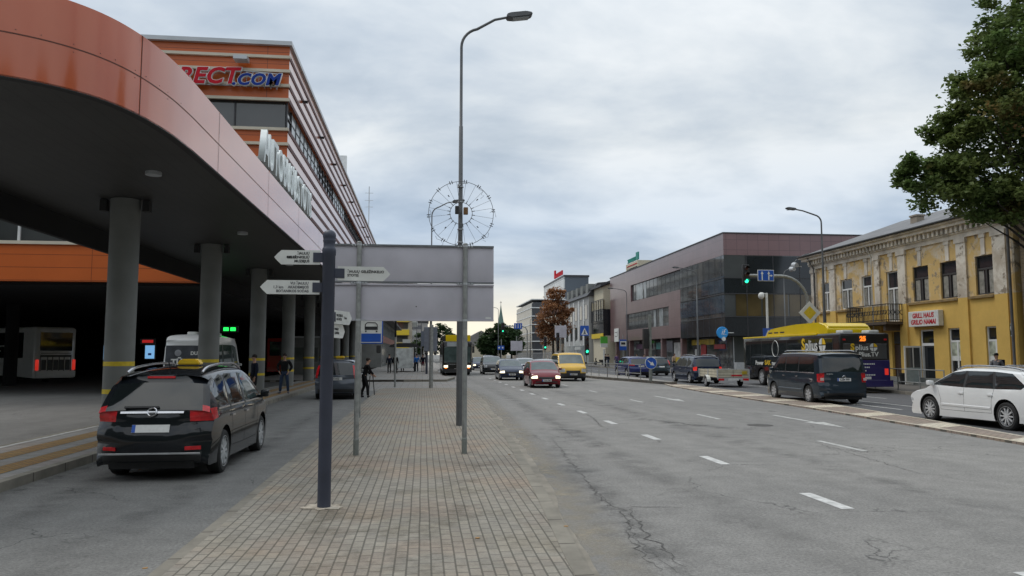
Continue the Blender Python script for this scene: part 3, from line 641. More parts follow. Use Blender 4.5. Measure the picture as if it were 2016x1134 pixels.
MB().box(-1.3, 1.3, 0, 1.6, 0.13, 3.2).build('wall', M['concrete'], wp, 0); MB().box(-1.0, 1.0, -0.02, 0, 1.2, 2.4).build('window', M['glass_grey'], wp, 0); MB().box(-1.4, 1.4, -0.1, 1.7, 3.2, 3.35).build('roof', M['zinc'], wp, 0)
# ================================================================ lower shop row and flats beyond the station
sh = thing('shop_row', 'low shop row with red band and white glazing beyond the station', 'building', (0, 0, 0))
SX = -5.4
b = MB().box(-30, SX, 102, 150, 0.13, 6.4); b.build('wall', M['concrete'], sh, 0)
MB().box(-30, SX+0.12, 101.9, 150.1, 3.4, 4.3).build('brick_band', panel('red_brick', (0.25, 0.08, 0.06), 'yz', 0.5, 0.2, 0.02, (0.3, 0.25, 0.2), 0.5, 0.8), sh, 0)
MB().box(SX, SX+0.05, 103, 149, 4.3, 5.9).build('window', M['pane_pale'], sh, 0)
b = MB()
for k in range(24): b.box(SX+0.05, SX+0.12, 103+k*2-0.05, 103+k*2+0.05, 0.2, 5.9)
b.build('pillar', M['concrete'], sh, 0)
MB().box(SX, SX+0.03, 103, 149, 0.5, 3.3).build('shop_window', M['glass_grey'], sh, 0)
MB().box(-30, SX+1.3, 101.5, 150.3, 6.4, 6.75).build('roof', M['trim'], sh, 0)
stp = thing('entrance_steps', 'grey stone steps in front of the low shop row', 'steps', (-5.2, 63.5, 0.13))
b = MB()
for k in range(4): b.box(-1.6, 0.9-k*0.35, -2.5+k*0.5, 5, k*0.14, (k+1)*0.14)
b.build('step', M['concrete'], stp, 0)
fl = thing('apartment_block', 'pale apartment block with yellow balconies beyond the bus shelter', 'building', at(790, 697, 170).xy.to_3d())
MB().box(-22, 2.3, 0, 34, 0, 24).build('wall', mat('flat_wall', (0.42, 0.38, 0.32), 0.8), fl, 0)
for k in range(7):
    for y in (3, 9, 15, 21, 27):
        MB().box(2.3, 3.3, y, y+3.4, 3.1+k*2.9, 4.2+k*2.9).build('balcony', M['sign_white'], fl, 0); MB().box(2.3, 2.34, y-2.4, y+3.2, 4.4+k*2.9, 5.8+k*2.9).build('window', M['glass_grey'], fl, 0)
    for x, m in ((-4.6, M['concrete']), (-1.2, M['yellow_band'] if k < 3 else M['concrete'])):
        MB().box(x, x+2.9, -1.1, 0, 3.1+k*2.9, 4.3+k*2.9).build('balcony', m, fl, 0)
        MB().box(x+0.2, x+2.6, -0.03, 0, 4.5+k*2.9, 5.9+k*2.9).build('window', M['glass_grey'], fl, 0)
MB().box(-0.8, 1.4, -0.05, 0, 1.0, 3.0).build('shop_sign', M['red_letter'], fl, 0)
MB().box(-7, 2.0, -1.6, 0, 0.9, 1.7).build('awning', M['sign_white'], fl, 0)

ox, oy = -6.5-fl.location.x, 208-fl.location.y      # added second block, out of view, there only to be mirrored in glass
MB().box(ox-22, ox, oy, oy+80, 0, 22).build('added_mirror_block', M['concrete'], fl, 0)
for k in range(7):
    for y in range(3, 78, 7):
        MB().box(ox, ox+1.0, oy+y, oy+y+3.4, 3.1+k*2.7, 4.1+k*2.7).build('balcony', M['sign_white'], fl, 0); MB().box(ox, ox+0.04, oy+y-2.4, oy+y+3.2, 4.2+k*2.7, 5.5+k*2.7).build('window', M['glass_grey'], fl, 0)
# ================================================================ YELLOW HOUSE
def plaster(name, lower, upper, white, zsplit, peel=(0.5, 0.58)):
    m, n, l, p = nmat(name); p.inputs['Roughness'].default_value = 0.85; s_(p, 'Specular IOR Level', 0.25)
    o = n.new('ShaderNodeTexCoord').outputs['Object']; se = n.new('ShaderNodeSeparateXYZ'); l.new(o, se.inputs[0])
    g = n.new('ShaderNodeMath'); g.operation = 'GREATER_THAN'; g.inputs[1].default_value = zsplit; l.new(se.outputs[2], g.inputs[0])
    pe = rmp(n, l, nz(n, l, o, 0.75, 7, 0.68, 0.6), *peel); up = mixn(n, l, pe, upper, white)
    pe2 = rmp(n, l, nz(n, l, o, 1.7, 6, 0.7), 0.56, 0.62); up = mixn(n, l, pe2, up, (0.30, 0.25, 0.19))
    c = mixn(n, l, g.outputs[0], lower, up)
    st = rmp(n, l, nz(n, l, o, 1.1, 6, 0.7), 0.3, 0.75, (0.86,)*3, (1.06,)*3); l.new(mixn(n, l, 1.0, c, st, 'MULTIPLY'), p.inputs['Base Color'])
    bmpn(n, l, p, nz(n, l, o, 9, 6, 0.7), 0.25, 0.01); return m
YM = plaster('ochre_plaster', (0.70, 0.46, 0.125), (0.66, 0.46, 0.19), (0.70, 0.62, 0.5), 4.72, (0.48, 0.6))
WM = plaster('peeling_pilaster', (0.70, 0.46, 0.125), (0.74, 0.69, 0.6), (0.52, 0.45, 0.36), 4.72, (0.45, 0.6))
SM = mat('stained_cornice', (0.62, 0.57, 0.49), 0.8, var=0.3, scale=1.3, detail=8)
FX, FY0, FY1 = 27.5, 32.5, 51.2
yh = thing('yellow_house', 'old two storey ochre house with peeling plaster and dentil cornice', 'house', (0, 0, 0))
def yy(px): return atX(px, 700, FX).y
wins2 = [(1622, 1639), (1660, 1683), (1702, 1723), (1751, 1774), (1804, 1835), (1859, 1892), (1929, 1966)]   # first-floor openings, in photo columns
holes = []      # (y0,y1,z0,z1)
for i, (a, c) in enumerate(wins2): holes.append((yy(c), yy(a), 3.75 if i == 3 else 4.78, 6.72))
gw = [(1869, 1898, 0.75, 3.2), (1943, 1976, 0.75, 3.2), (1812, 1840, 0.2, 3.2), (1757, 1780, 0.2, 3.15), (1693, 1721, 2.75, 3.3)]
for a, c, z0, z1 in gw: holes.append((yy(c), yy(a), z0, z1))
b = MB()     # wall front built from cells round the openings
ys = sorted({FY0, FY1} | {h[0] for h in holes} | {h[1] for h in holes}); zs = sorted({0.13, 7.95} | {h[2] for h in holes} | {h[3] for h in holes})
for y0, y1 in zip(ys, ys[1:]):
    for z0, z1 in zip(zs, zs[1:]):
        cy, cz = (y0+y1)/2, (z0+z1)/2
        if any(h[0] < cy < h[1] and h[2] < cz < h[3] for h in holes): continue
        b.poly([(FX, y0, z0), (FX, y1, z0), (FX, y1, z1), (FX, y0, z1)])
for y0, y1, z0, z1 in holes:
    d = FX+0.28
    b.poly([(FX, y0, z0), (d, y0, z0), (d, y0, z1), (FX, y0, z1)]); b.poly([(FX, y1, z0), (FX, y1, z1), (d, y1, z1), (d, y1, z0)])
    b.poly([(FX, y0, z1), (d, y0, z1), (d, y1, z1), (FX, y1, z1)]); b.poly([(FX, y0, z0), (FX, y1, z0), (d, y1, z0), (d, y0, z0)])
b.poly([(FX, FY1, 0.13), (FX+12, FY1, 0.13), (FX+12, FY1, 7.95), (FX, FY1, 7.95)]); b.poly([(FX, FY0, 0.13), (FX, FY0, 7.95), (FX+12, FY0, 7.95), (FX+12, FY0, 0.13)])
b.poly([(FX+12, FY0, 0.13), (FX+12, FY0, 7.95), (FX+12, FY1, 7.95), (FX+12, FY1, 0.13)])
bmesh.ops.remove_doubles(b.bm, verts=b.bm.verts, dist=1e-4)
me_b = b.build('wall', YM, yh, 0)
for a, c in ((1604, 1614), (1640, 1651), (1730, 1740), (1777, 1792), (1895, 1914), (1968, 1994)):
    MB().box(FX-0.1, FX+0.02, yy(c), yy(a), 0.25, 7.55).build('pilaster', WM, yh, 0); MB().box(FX-0.16, FX+0.02, yy(c)-0.06, yy(a)+0.06, 7.55, 7.8).build('capital', SM, yh, 0)
for a, c in wins2:
    y = (yy(a)+yy(c))/2; MB().box(FX-0.05, FX+0.02, y-0.14, y+0.14, 6.75, 7.6).box(FX-0.09, FX+0.02, y-0.2, y+0.2, 7.6, 7.8).build('keystone', SM, yh, 0)
b = MB().box(FX-0.12, FX+0.02, FY0, FY1, 7.8, 8.05); b.box(FX-0.2, FX+0.1, FY0-0.1, FY1+0.1, 8.05, 8.12); b.box(FX-0.55, FX+0.1, FY0-0.2, FY1+0.4, 8.42, 8.6); b.box(FX-0.7, FX+0.1, FY0-0.3, FY1+0.5, 8.6, 8.72)
b.build('cornice', SM, yh, 0)
b = MB(); y = FY0
while y < FY1: b.box(FX-0.38, FX+0.05, y, y+0.17, 8.12, 8.42); y += 0.36
b.build('dentils', SM, yh, 0); MB().box(FX-0.05, FX+0.2, FY0, FY1, 8.12, 8.42).build('frieze', mat('frieze_dark', (0.16, 0.13, 0.09), 0.8), yh, 0)
RM = panel('old_sheet_roof', (0.17, 0.17, 0.175), 'yz', 0.6, 50, 0.02, (0.1, 0.1, 0.1), 0, 0.55, dirt=0.5, nscale=0.8)
rf = MB(); e0, e1 = FY0-0.3, FY1+0.5
rf.poly([(FX-0.75, e0, 8.76), (FX-0.75, e1, 8.76), (FX+6, e1-2, 11.2), (FX+6, e0, 11.2)]); rf.poly([(FX+12.6, e0, 8.76), (FX+6, e0, 11.2), (FX+6, e1-2, 11.2), (FX+12.6, e1, 8.76)])
rf.poly([(FX-0.75, e1, 8.76), (FX+12.6, e1, 8.76), (FX+6, e1-2, 11.2)]); rf.poly([(FX-0.75, e0, 8.76), (FX+6, e0, 11.2), (FX+12.6, e0, 8.76)])
rf_o = rf.build('roof', RM, yh, 0)
b = MB().tube([(FX-0.78, e0, 8.74), (FX-0.78, e1, 8.74)], 0.07, 8); b.build('gutter', M['trim'], rf_o)
cp = atX(1806, 437, FX+2.4); MB().box(cp.x-0.25, cp.x+0.25, cp.y-0.3, cp.y+0.3, 9.0, 10.2).box(cp.x-0.3, cp.x+0.3, cp.y-0.35, cp.y+0.35, 10.2, 10.3).build('chimney', panel('chimney_brick', (0.40, 0.34, 0.27), 'yz', 0.25, 0.08, 0.012, (0.3, 0.27, 0.22), 0.5, 0.85, dirt=0.4), rf_o, 0)
SB_ = mat('sill_brown', (0.26, 0.18, 0.08), 0.8, var=0.25, scale=3)
for a, c in ((1616, 1640), (1652, 1698), (1794, 1894), (1916, 1967)): MB().box(FX-0.12, FX+0.02, yy(c), yy(a), 4.62, 4.74).build('sill_course', SB_, yh, 0)
CUR = mat('lace_curtain', (0.26, 0.25, 0.22), 0.8, var=0.35, scale=5)
def window(y0, y1, z0, z1, fm, parent, curtain=True, gl='glass_dark', tr=0.68):
    d = FX+0.09; f = 0.07; w = parent_win = None
    b = MB()
    b.box(d, d+0.07, y0, y0+f, z0, z1); b.box(d, d+0.07, y1-f, y1, z0, z1); b.box(d, d+0.07, y0+f, y1-f, z0, z0+f); b.box(d, d+0.07, y0+f, y1-f, z1-f, z1)
    zt = z0+(z1-z0)*tr; ym = (y0+y1)/2
    b.box(d, d+0.07, y0+f, y1-f, zt-0.05, zt+0.05); b.box(d, d+0.07, ym-0.05, ym+0.05, z0+f, zt-0.05)
    w = b.build('window', fm, parent, 0)
    MB().poly([(d+0.05, y0, z0), (d+0.05, y0, z1), (d+0.05, y1, z1), (d+0.05, y1, z0)]).build('pane', M[gl], w, 0)
    if curtain:
        b = MB()
        for q0, q1 in ((y0+f, y0+(y1-y0)*0.38), (y1-(y1-y0)*0.34, y1-f)): b.box(d+0.035, d+0.045, q0, q1, z0+f, zt-0.08)
        b.build('curtain', CUR, w, 0)
    return w
DFRAME = mat('dark_wood_frame', (0.045, 0.04, 0.038), 0.6)
for i, (a, c) in enumerate(wins2):
    y0, y1, z0, z1 = holes[i]; window(y0, y1, z0, z1, M['white'] if i < 4 else DFRAME, yh, True, tr=0.66)
POST = mat('poster_picture', (0.42, 0.45, 0.36), 0.5, var=0.5, scale=3.2, detail=2)
for i in (7, 8):
    y0, y1, z0, z1 = holes[i]; w = window(y0, y1, z0, z1, M['white'], yh, False, tr=0.72)
    MB().box(FX+0.105, FX+0.135, y0+0.06, y1-0.06, z0+1.0, z0+1.72).build('poster', POST, w, 0)
    MB().box(FX+0.105, FX+0.135, y0+0.06, y1-0.06, z0+0.75, z0+1.0).build('poster_strip', M['sign_white'], w, 0)
y0, y1, z0, z1 = holes[9]   # white shop door with fanlight
dr = MB(); d = FX+0.1
for q0, q1 in ((y0, y0+0.1), (y1-0.1, y1)): dr.box(d, d+0.1, q0, q1, z0, z1)
dr.box(d, d+0.1, y0+0.1, y1-0.1, 2.3, 2.45); dr.box(d, d+0.1, y0+0.1, y1-0.1, z1-0.1, z1)
dr = dr.build('door_frame', M['white'], yh, 0); MB().box(d+0.03, d+0.05, y0+0.1, y1-0.1, 2.45, z1-0.1).build('fanlight', M['glass_dark'], dr, 0)
lf = MB(); # leaf standing open against the street
lf.box(FX-0.95, FX+0.05, y1-0.02, y1+0.04, 0.18, 0.3); lf.box(FX-0.95, FX-0.87, y1-0.02, y1+0.04, 0.3, 2.3); lf.box(FX-0.03, FX+0.05, y1-0.02, y1+0.04, 0.3, 2.3); lf.box(FX-0.87, FX-0.03, y1-0.02, y1+0.04, 2.2, 2.3); lf.box(FX-0.47, FX-0.41, y1-0.015, y1+0.035, 1.1, 2.2)
lf = lf.build('door', M['white'], yh, 0); MB().box(FX-0.87, FX-0.03, y1, y1+0.02, 0.3, 1.1).build('door_panel', mat('door_grey', (0.34, 0.40, 0.42), 0.5), lf, 0); MB().box(FX-0.87, FX-0.03, y1, y1+0.02, 1.1, 2.2).build('pane', M['glass_grey'], lf, 0)
MB().box(FX+0.2, FX+0.26, y0, y1, 0.2, 2.3).build('doorway', M['glass_dark'], yh, 0)
y0, y1, z0, z1 = holes[10]
o_ = MB().box(FX+0.15, FX+0.22, y0, y1, z0, 2.4).build('door', mat('brown_door', (0.055, 0.03, 0.022), 0.5), yh, 0); MB().box(FX+0.15, FX+0.2, y0, y1, 2.45, z1).build('pane', M['glass_grey'], o_, 0)
y0, y1, z0, z1 = holes[11]; MB().box(FX+0.15, FX+0.22, y0, y1, z0, z1).build('window', M['glass_dark'], yh, 0)
MB().box(FX-0.06, FX, FY0, FY1-0.2, 0.1, 0.55).build('plinth', M['concrete'], yh, 0)
b = MB().box(FX-0.5, FX, yy(1842), yy(1808), 0.12, 0.26); b.box(FX-0.5, FX, yy(1782), yy(1755), 0.12, 0.26); b.build('doorstep', M['concrete'], yh, 0)
# balcony: slab, iron railing
ya, yb = yy(1784), yy(1702); bal = MB().box(FX-1.15, FX, ya, yb, 3.55, 3.72).box(FX-1.0, FX, ya+0.3, ya+0.5, 3.2, 3.55).box(FX-1.0, FX, yb-0.5, yb-0.3, 3.2, 3.55).build('balcony', mat('balcony_soffit', (0.08, 0.06, 0.045), 0.8), yh, 0)
b = MB()
def rail(p, q):
    p, q = Vector(p), Vector(q); n_ = int((q-p).length/0.13)
    for z in (3.8, 4.72): b.tube([p+Vector((0, 0, z)), q+Vector((0, 0, z))], 0.025, 6)
    for i in range(n_+1): c = p.lerp(q, i/n_); b.tube([c+Vector((0, 0, 3.72)), c+Vector((0, 0, 4.72))], 0.02, 4)
    for i in range(n_//2):
        c = p.lerp(q, (2*i+1)/n_); dd = (q-p).normalized()*0.11
        b.tube([c+Vector((0, 0, 4.25))+(dd*math.cos(a)+Vector((0, 0, 0.14))*math.sin(a)) for a in [k*math.pi/4 for k in range(9)]], 0.018, 4, False)
rail((FX-1.12, ya, 0), (FX-1.12, yb, 0)); rail((FX-1.12, ya, 0), (FX, ya, 0)); rail((FX-1.12, yb, 0), (FX, yb, 0))
b.build('railing', M['trim'], bal)
DG_ = mat('drain_grey', (0.13, 0.13, 0.135), 0.6, var=0.3, scale=3)
for py, rr in ((2003, .065), (1612, .055), (1727, .03)): y = yy(py); MB().tube([(FX-0.6, y, 8.6), (FX-0.35, y, 8.15), (FX-0.16, y, 7.8), (FX-0.16, y, 0.2)], rr, 8).build('drainpipe', DG_ if rr > .04 else M['sign_white'], yh)
fp_ = thing('flower_pot', 'dark flower pot standing left of the white shop door', 'pot', (FX-0.3, yy(1787), 0.13)); MB().lathe([(0.16, 0), (0.24, 0.55), (0.27, 0.56), (0.27, 0.64), (0.22, 0.64), (0.2, 0.5)], n=18).build('pot', M['trim'], fp_)
gs = thing('shop_sign', 'white box sign with red GRILL HAUS lettering above the shop door', 'sign', (FX-0.3, (yy(1802)+yy(1862))/2, 3.78))
hw = (yy(1802)-yy(1862))/2
MB().rbox(-0.02, 0.28, -hw, hw, -0.42, 0.42, 0.015, 1).build('box', M['sign_white'], gs, 0)
text_mesh('lettering', 'GRILL HAUS', 0.36, (-0.022, 0, 0.17), (0, -1, 0), (0, 0, 1), M['red_letter'], gs, 0.006, bold=0.012, shear=0.12, sx=0.92)
text_mesh('lettering', 'GRILIO NAMAI', 0.36, (-0.022, 0, -0.19), (0, -1, 0), (0, 0, 1), M['red_letter'], gs, 0.006, bold=0.012, shear=0.12, sx=0.88)
hn = thing('house_number', 'dark house number plate 114 in a white frame on the yellow wall', 'sign', (FX-0.04, yy(1990), 2.98))
MB().box(-0.01, 0.03, -0.3, 0.3, -0.3, 0.3).build('frame', M['sign_white'], hn, 0); MB().box(-0.016, -0.01, -0.25, 0.25, -0.25, 0.25).build('plate', mat('plate_green', (0.03, 0.05, 0.045), 0.5), hn, 0)
text_mesh('number', '114', 0.3, (-0.018, 0, 0.07), (0, -1, 0), (0, 0, 1), M['sign_white'], hn, 0.005, bold=0.01)
bl = thing('brick_building', 'old brick building standing beside the yellow house at the picture edge', 'building', (0, 0, 0))
MB().box(FX+0.15, FX+12, 16, 32.3, 0.13, 9.5).build('wall', panel('old_brick', (0.22, 0.16, 0.09), 'yz', 0.26, 0.08, 0.012, (0.2, 0.18, 0.14), 0.5, 0.9, var=0.4, dirt=0.35, nscale=1), bl, 0)
MB().box(FX-0.1, FX+12, 15.8, 32.25, 9.5, 9.8).build('cornice', M['concrete'], bl, 0)
cm = thing('security_camera', 'grey loudspeaker cluster on the corner of the yellow house', 'camera', (FX-0.45, FY1+0.5, 8.1))
MB().cyl((0, 0, 0), (-0.5, 0.1, 0.1), 0.03).build('arm', M['zinc'], cm); MB().cyl((-0.5, -0.2, 0.1), (-0.5, 0.25, 0.15), 0.16, 0.2).cyl((-0.7, -0.2, -0.2), (-0.7, 0.25, -0.15), 0.14, 0.18).build('speaker', M['zinc'], cm)

# ================================================================ MAROON OFFICE BUILDING
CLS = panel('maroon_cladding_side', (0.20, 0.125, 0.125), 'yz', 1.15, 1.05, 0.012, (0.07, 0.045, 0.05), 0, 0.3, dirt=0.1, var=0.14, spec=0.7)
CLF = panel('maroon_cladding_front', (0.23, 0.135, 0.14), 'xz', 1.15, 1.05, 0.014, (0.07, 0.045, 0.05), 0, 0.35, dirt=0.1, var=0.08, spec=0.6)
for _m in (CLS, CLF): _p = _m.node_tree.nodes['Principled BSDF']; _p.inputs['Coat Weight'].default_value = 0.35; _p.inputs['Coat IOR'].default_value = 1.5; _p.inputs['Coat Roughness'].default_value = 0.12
mo = thing('office_building', 'maroon clad office building with dark glass corner', 'building', (0, 0, 0))
MX, MY, MYE, MT = 30.75, 75.0, 123.0, 14.3
def clad(name, *boxes):
    b = MB()
    for q in boxes: b.box(*q)
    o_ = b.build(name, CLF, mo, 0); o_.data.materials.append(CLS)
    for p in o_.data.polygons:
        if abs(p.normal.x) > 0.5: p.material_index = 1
    return o_
clad('parapet', (MX, 85, MY, MYE, 12.05, MT))
MB().box(MX-0.08, 85.1, MY-0.08, MYE+0.08, MT, MT+0.12).build('roof', M['mullion'], mo, 0)
YG = 88.5
clad('cladding', (MX, MX+20, YG, MYE, 7.85, 9.6), (MX, MX+20, YG, MYE, 3.85, 5.45), (MX, MX+20, 110.5, MYE, 9.6, 12.05), (MX, MX+20, YG, 93, 5.45, 7.85), (MX, MX+20, 113.5, MYE, 5.45, 7.85))
MB().box(MX+0.25, MX+20, YG, 110.5, 9.6, 12.05).box(MX+0.25, MX+20, 93, 113.5, 5.45, 7.85).build('window', M['glass_grey'], mo, 0)
b = MB()
for k in range(13): y = 89.5+k*1.75; b.box(MX+0.235, MX+0.25, y-0.025, y+0.025, 9.6, 12.05); b.box(MX+0.235, MX+0.25, y+4-0.025, y+4+0.025, 5.45, 7.85)
b.build('mullion', M['mullion'], mo, 0)
random.seed(5)
for y0, y1, z0, z1 in ((105, 108.2, 9.7, 12.0), (103.3, 104.4, 9.7, 12), (96, 97.5, 5.5, 7.8), (99, 100, 5.5, 7.8)): MB().box(MX+0.22, MX+0.245, y0, y1, z0, z1).build('blind', M['pane_pale'], mo, 0)
MB().box(MX+0.02, 84.9, MY+0.02, YG, 3.7, 12.05).build('curtain_wall', M['glass_grey'], mo, 0)
b = MB().box(MX-0.03, MX+0.02, MY, YG, 6.1, 7.9); b.box(MX-0.03, MX+0.02, MY, 81.5, 8.2, 9.9)
b.build('blue_panes', M['glass_blue'], mo, 0)
b = MB()
for i in range(9): b.box(MX+1.2+i*2.9, MX+1.2+i*2.9+2.7, MY-0.03, MY+0.02, 5.75, 8.05)
b.build('brown_panes', M['glass_brown'], mo, 0)
b = MB().box(MX+2.4, 84.8, MY-0.03, MY+0.02, 9.75, 11.95); b.box(MX, 84.8, MY-0.035, MY+0.02, 8.1, 9.6)
b.build('dark_panes', M['glass_dark'], mo, 0)
MB().box(MX-0.04, 84.9, MY-0.04, YG, 3.7, 5.6).build('spandrel', mat('dark_spandrel', (0.03, 0.032, 0.036), 0.12, var=0.15), mo, 0)
b = MB()
for z in (5.68, 8.05, 9.68): b.box(MX-0.07, 84.9, MY-0.07, MY-0.03, z-0.04, z+0.04); b.box(MX-0.07, MX-0.03, MY-0.07, YG, z-0.04, z+0.04)
for i in range(20): x = MX+2.4+i*2.9; b.box(x-0.035, x+0.035, MY-0.065, MY-0.03, 3.7, 12.05)
for i in range(8): y = MY+i*1.7+0.8; b.box(MX-0.05, MX-0.03, y-0.02, y+0.02, 3.7, 12.05)
b.build('mullion', M['mullion'], mo, 0)
MB().box(MX+1.2, 84, MY+1.2, MYE-0.2, 0.13, 3.7).build('shop_window', M['glass_grey'], mo, 0)
SHOPC = {'shop_red': (0.35, 0.03, 0.03), 'shop_yellow': (0.55, 0.4, 0.03), 'shop_teal': (0.1, 0.28, 0.26), 'shop_white': (0.5, 0.5, 0.48), 'shop_purple': (0.14, 0.07, 0.13)}
for k, c in SHOPC.items(): M[k] = mat(k, c, 0.5, var=0.3, scale=2)
for name, m, y0, y1, z0, z1 in (('shop_panel', 'shop_white', 92, 94.5, 0.6, 3.3), ('shop_panel', 'shop_red', 83.5, 85, 1.4, 3.0), ('shop_panel', 'shop_purple', 104, 112, 2.6, 3.3), ('shop_panel', 'shop_teal', 98, 102, 2.5, 3.4), ('shop_panel', 'shop_yellow', 81, 88, 2.9, 3.5), ('shop_panel', 'shop_red', 78, 81, 2.4, 2.9), ('shop_panel', 'shop_white', 86, 87, 1, 2.4)):
    MB().box(MX+1.12, MX+1.2, y0, y1, z0, z1).build(name, M[m], mo, 0)
for y in (88.8, 96.5, 104, 112, 120): MB().box(MX+0.1, MX+0.7, y-0.3, y+0.3, 0.13, 3.85).build('pier', CLS, mo, 0)
b = MB()
for i in range(16): b.box(MX+1.3+i*1.5, MX+1.36+i*1.5, MY+1.12, MY+1.2, 0.13, 3.6)
b.build('shop_frame', M['zinc'], mo, 0)
MB().box(MX+1.0, MX+6.5, MY-0.2, MY+0.3, 0.13, 1.0).build('planter', mat('planter_grey', (0.35, 0.36, 0.37), 0.6), mo, 0)
MB().box(MX+8, MX+14, MY+1.0, MY+1.1, 2.9, 3.05).build('strip_light', mat('shop_strip', (0.8, 0.75, 0.6), 0.5, emit=(1, 0.9, 0.65), es=1.0), mo, 0)
fs = thing('round_sign', 'round blue sign with white lettering if at the glass corner', 'sign', at(1422, 655, MY-1.2))
MB().lathe([(0.56, -0.08), (0.6, -0.05), (0.6, 0.05), (0.56, 0.08)], axis='y', n=32).build('disc', M['if_blue'], fs)
text_mesh('lettering', 'if', 0.8, (0.02, -0.085, 0.05), (1, 0, 0), (0, 0, 1), M['white'], fs, 0.01, shear=0.25)
MB().box(0.0, 0.4, -0.1, -0.085, -0.2, -0.17).box(0.6, 1.2, 0.0, 0.05, -0.03, 0.03).build('bracket', M['white'], fs, 0)
MB().lathe([(0.2, -0.09), (0.22, -0.05), (0.2, 0.0)], (0.12, 0, -0.62), axis='y', n=20).build('tag', M['sign_white'], fs)
ws = thing('wall_sign', 'white square sign high on the far end of the maroon wall', 'sign', (MX-0.15, 118.6, 4.9))
MB().box(-0.05, 0.1, -1.3, 1.3, -1.1, 1.0).build('panel', M['sign_white'], ws, 0); MB().box(-0.06, -0.05, -0.5, 0.8, -0.3, -0.2).box(-0.06, -0.05, -0.5, 0.8, 0.3, 0.4).box(-0.06, -0.05, -0.9, -0.75, -0.3, 0.5).build('mark', M['cloth_grey'], ws, 0)
for y, lab in ((75.6, 0),):
    pass
sb = thing('sandwich_board', 'yellow advertising board standing on the pavement by the glass corner', 'sign', at(1340, 712, 79).xy.to_3d() + Vector((0, 0, 0.13)))
MB().obox((0, -0.12, 0.7), (0.5, 0, 0), (0, 0.015, 0), (0, 0.06, 0.68)).obox((0, 0.12, 0.7), (0.5, 0, 0), (0, 0.015, 0), (0, -0.06, 0.68)).build('board', M['shop_yellow'], sb, 0)

# ================================================================ FAR RIGHT-HAND ROW
def winmat(name, wall, glass, axes, bw, bh, mort, **k): return panel(name, glass, axes, bw, bh, mort, wall, 0, 0.25, spec=0.8, **k)
def block(name, label, x0, x1, y0, y1, z1, m, parts=(), cat='building'):
    t = thing(name, label, cat, (0, 0, 0)); MB().box(x0, x1, y0, y1, 0, z1).build('wall', m, t, 0); return t
CR = mat('cream_render', (0.55, 0.50, 0.38), 0.8); GR = mat('grey_render', (0.36, 0.36, 0.35), 0.8, var=0.12, scale=0.5)
crb = thing('commercial_building', 'cream block with dark sloping roof behind the maroon building', 'building', (0, 0, 0))
MB().prism([(30.3, 0), (46, 0), (46, 14.6), (37.5, 16.1), (30.3, 13.3)], (-150, -126), A=(1, 0, 0), B=(0, 0, 1)).build('wall', CR, crb, 0)
MB().prism([(29.7, 13.2), (37.5, 16.2), (46.5, 14.7), (46.5, 15.1), (37.5, 16.7), (29.7, 13.6)], (-150.5, -125.4), A=(1, 0, 0), B=(0, 0, 1)).build('roof', M['mullion'], crb, 0)
rs = thing('roof_sign', 'cream rooftop sign box with green lettering on top', 'sign', at(1236, 528, 121))
MB().box(-0.3, 2.2, -7, 0, -1.3, 0.5).build('box', CR, rs, 0)
def strokes(y0, y1, n, x, z0, z1, seed, d=0.2):     # unreadable far-off lettering: upright strokes with cross bars
    rn = random.Random(seed); b = MB(); w = (y1-y0)/n
    for k in range(n):
        ya = y0+k*w; b.box(x-d, x, ya, ya+w*0.22, z0, z1*rn.choice((1, 1, 0.97)))
        if rn.random() < 0.7: b.box(x-d*0.97, x-0.001, ya+w*0.22, ya+w*0.75, z1-(z1-z0)*0.24, z1-0.02)
        if rn.random() < 0.7: b.box(x-d*0.97, x-0.001, ya+w*0.22, ya+w*0.75, z0+0.02, z0+(z1-z0)*0.22)
        if rn.random() < 0.5: b.box(x-d*0.97, x-0.001, ya+w*0.55, ya+w*0.76, z0+(z1-z0)*0.2, z1-(z1-z0)*0.2)
    return b
SG_ = mat('sign_green', (0.01, 0.24, 0.19), 0.5)
strokes(-5.4, -0.6, 7, -0.1, 0.62, 1.25, 4).box(-0.3, -0.1, -7.0, -5.8, 0.62, 1.8).build('lettering', SG_, rs, 0)
MB().box(-0.36, -0.3, -6.6, -0.6, 0.0, 0.13).build('red_line', M['red_letter'], rs, 0); strokes(-6.6, -0.8, 11, -0.3, -0.85, -0.35, 9, 0.06).build('lettering', M['ink'], rs, 0)
b = MB()
for y in (-6, -3.5, -1): b.tube([(-0.1, y, 0.5), (-0.1, y, 0.8)], 0.05, 5)
b.build('frame', M['zinc'], rs)
gz = thing('glazed_building', 'dark glazed annex with yellow strip sign at its foot', 'building', (0, 0, 0))
GX = 29.8
MB().box(GX, GX+10, 124, 133, 4.9, 9.3).build('wall', M['glass_dark'], gz, 0); MB().box(GX+0.3, GX+10, 124, 133, 0, 4.9).build('base', CR, gz, 0)
b = MB()
for k in range(6): b.box(GX-0.08, GX, 124+k*1.75, 124.1+k*1.75, 7.4, 11.0)
for z in (7.4, 9.3, 10.95): b.box(GX-0.08, GX, 124, 133, z, z+0.1)
b.build('mullion', M['mullion'], gz, 0)
MB().box(GX+0.02, GX+0.3, 124.2, 133, 9.35, 10.9).build('upper_glazing', mat('brown_pale_glass', (0.3, 0.26, 0.17), 0.2, var=.3), gz, 0)
MB().box(GX-0.12, GX, 124, 132.6, 4.5, 5.3).build('strip_sign', M['yellow_band'], gz, 0)
gn = thing('green_sign', 'bright green and white sign on a post before the cream wall', 'sign', at(1190, 712, 117).xy.to_3d())
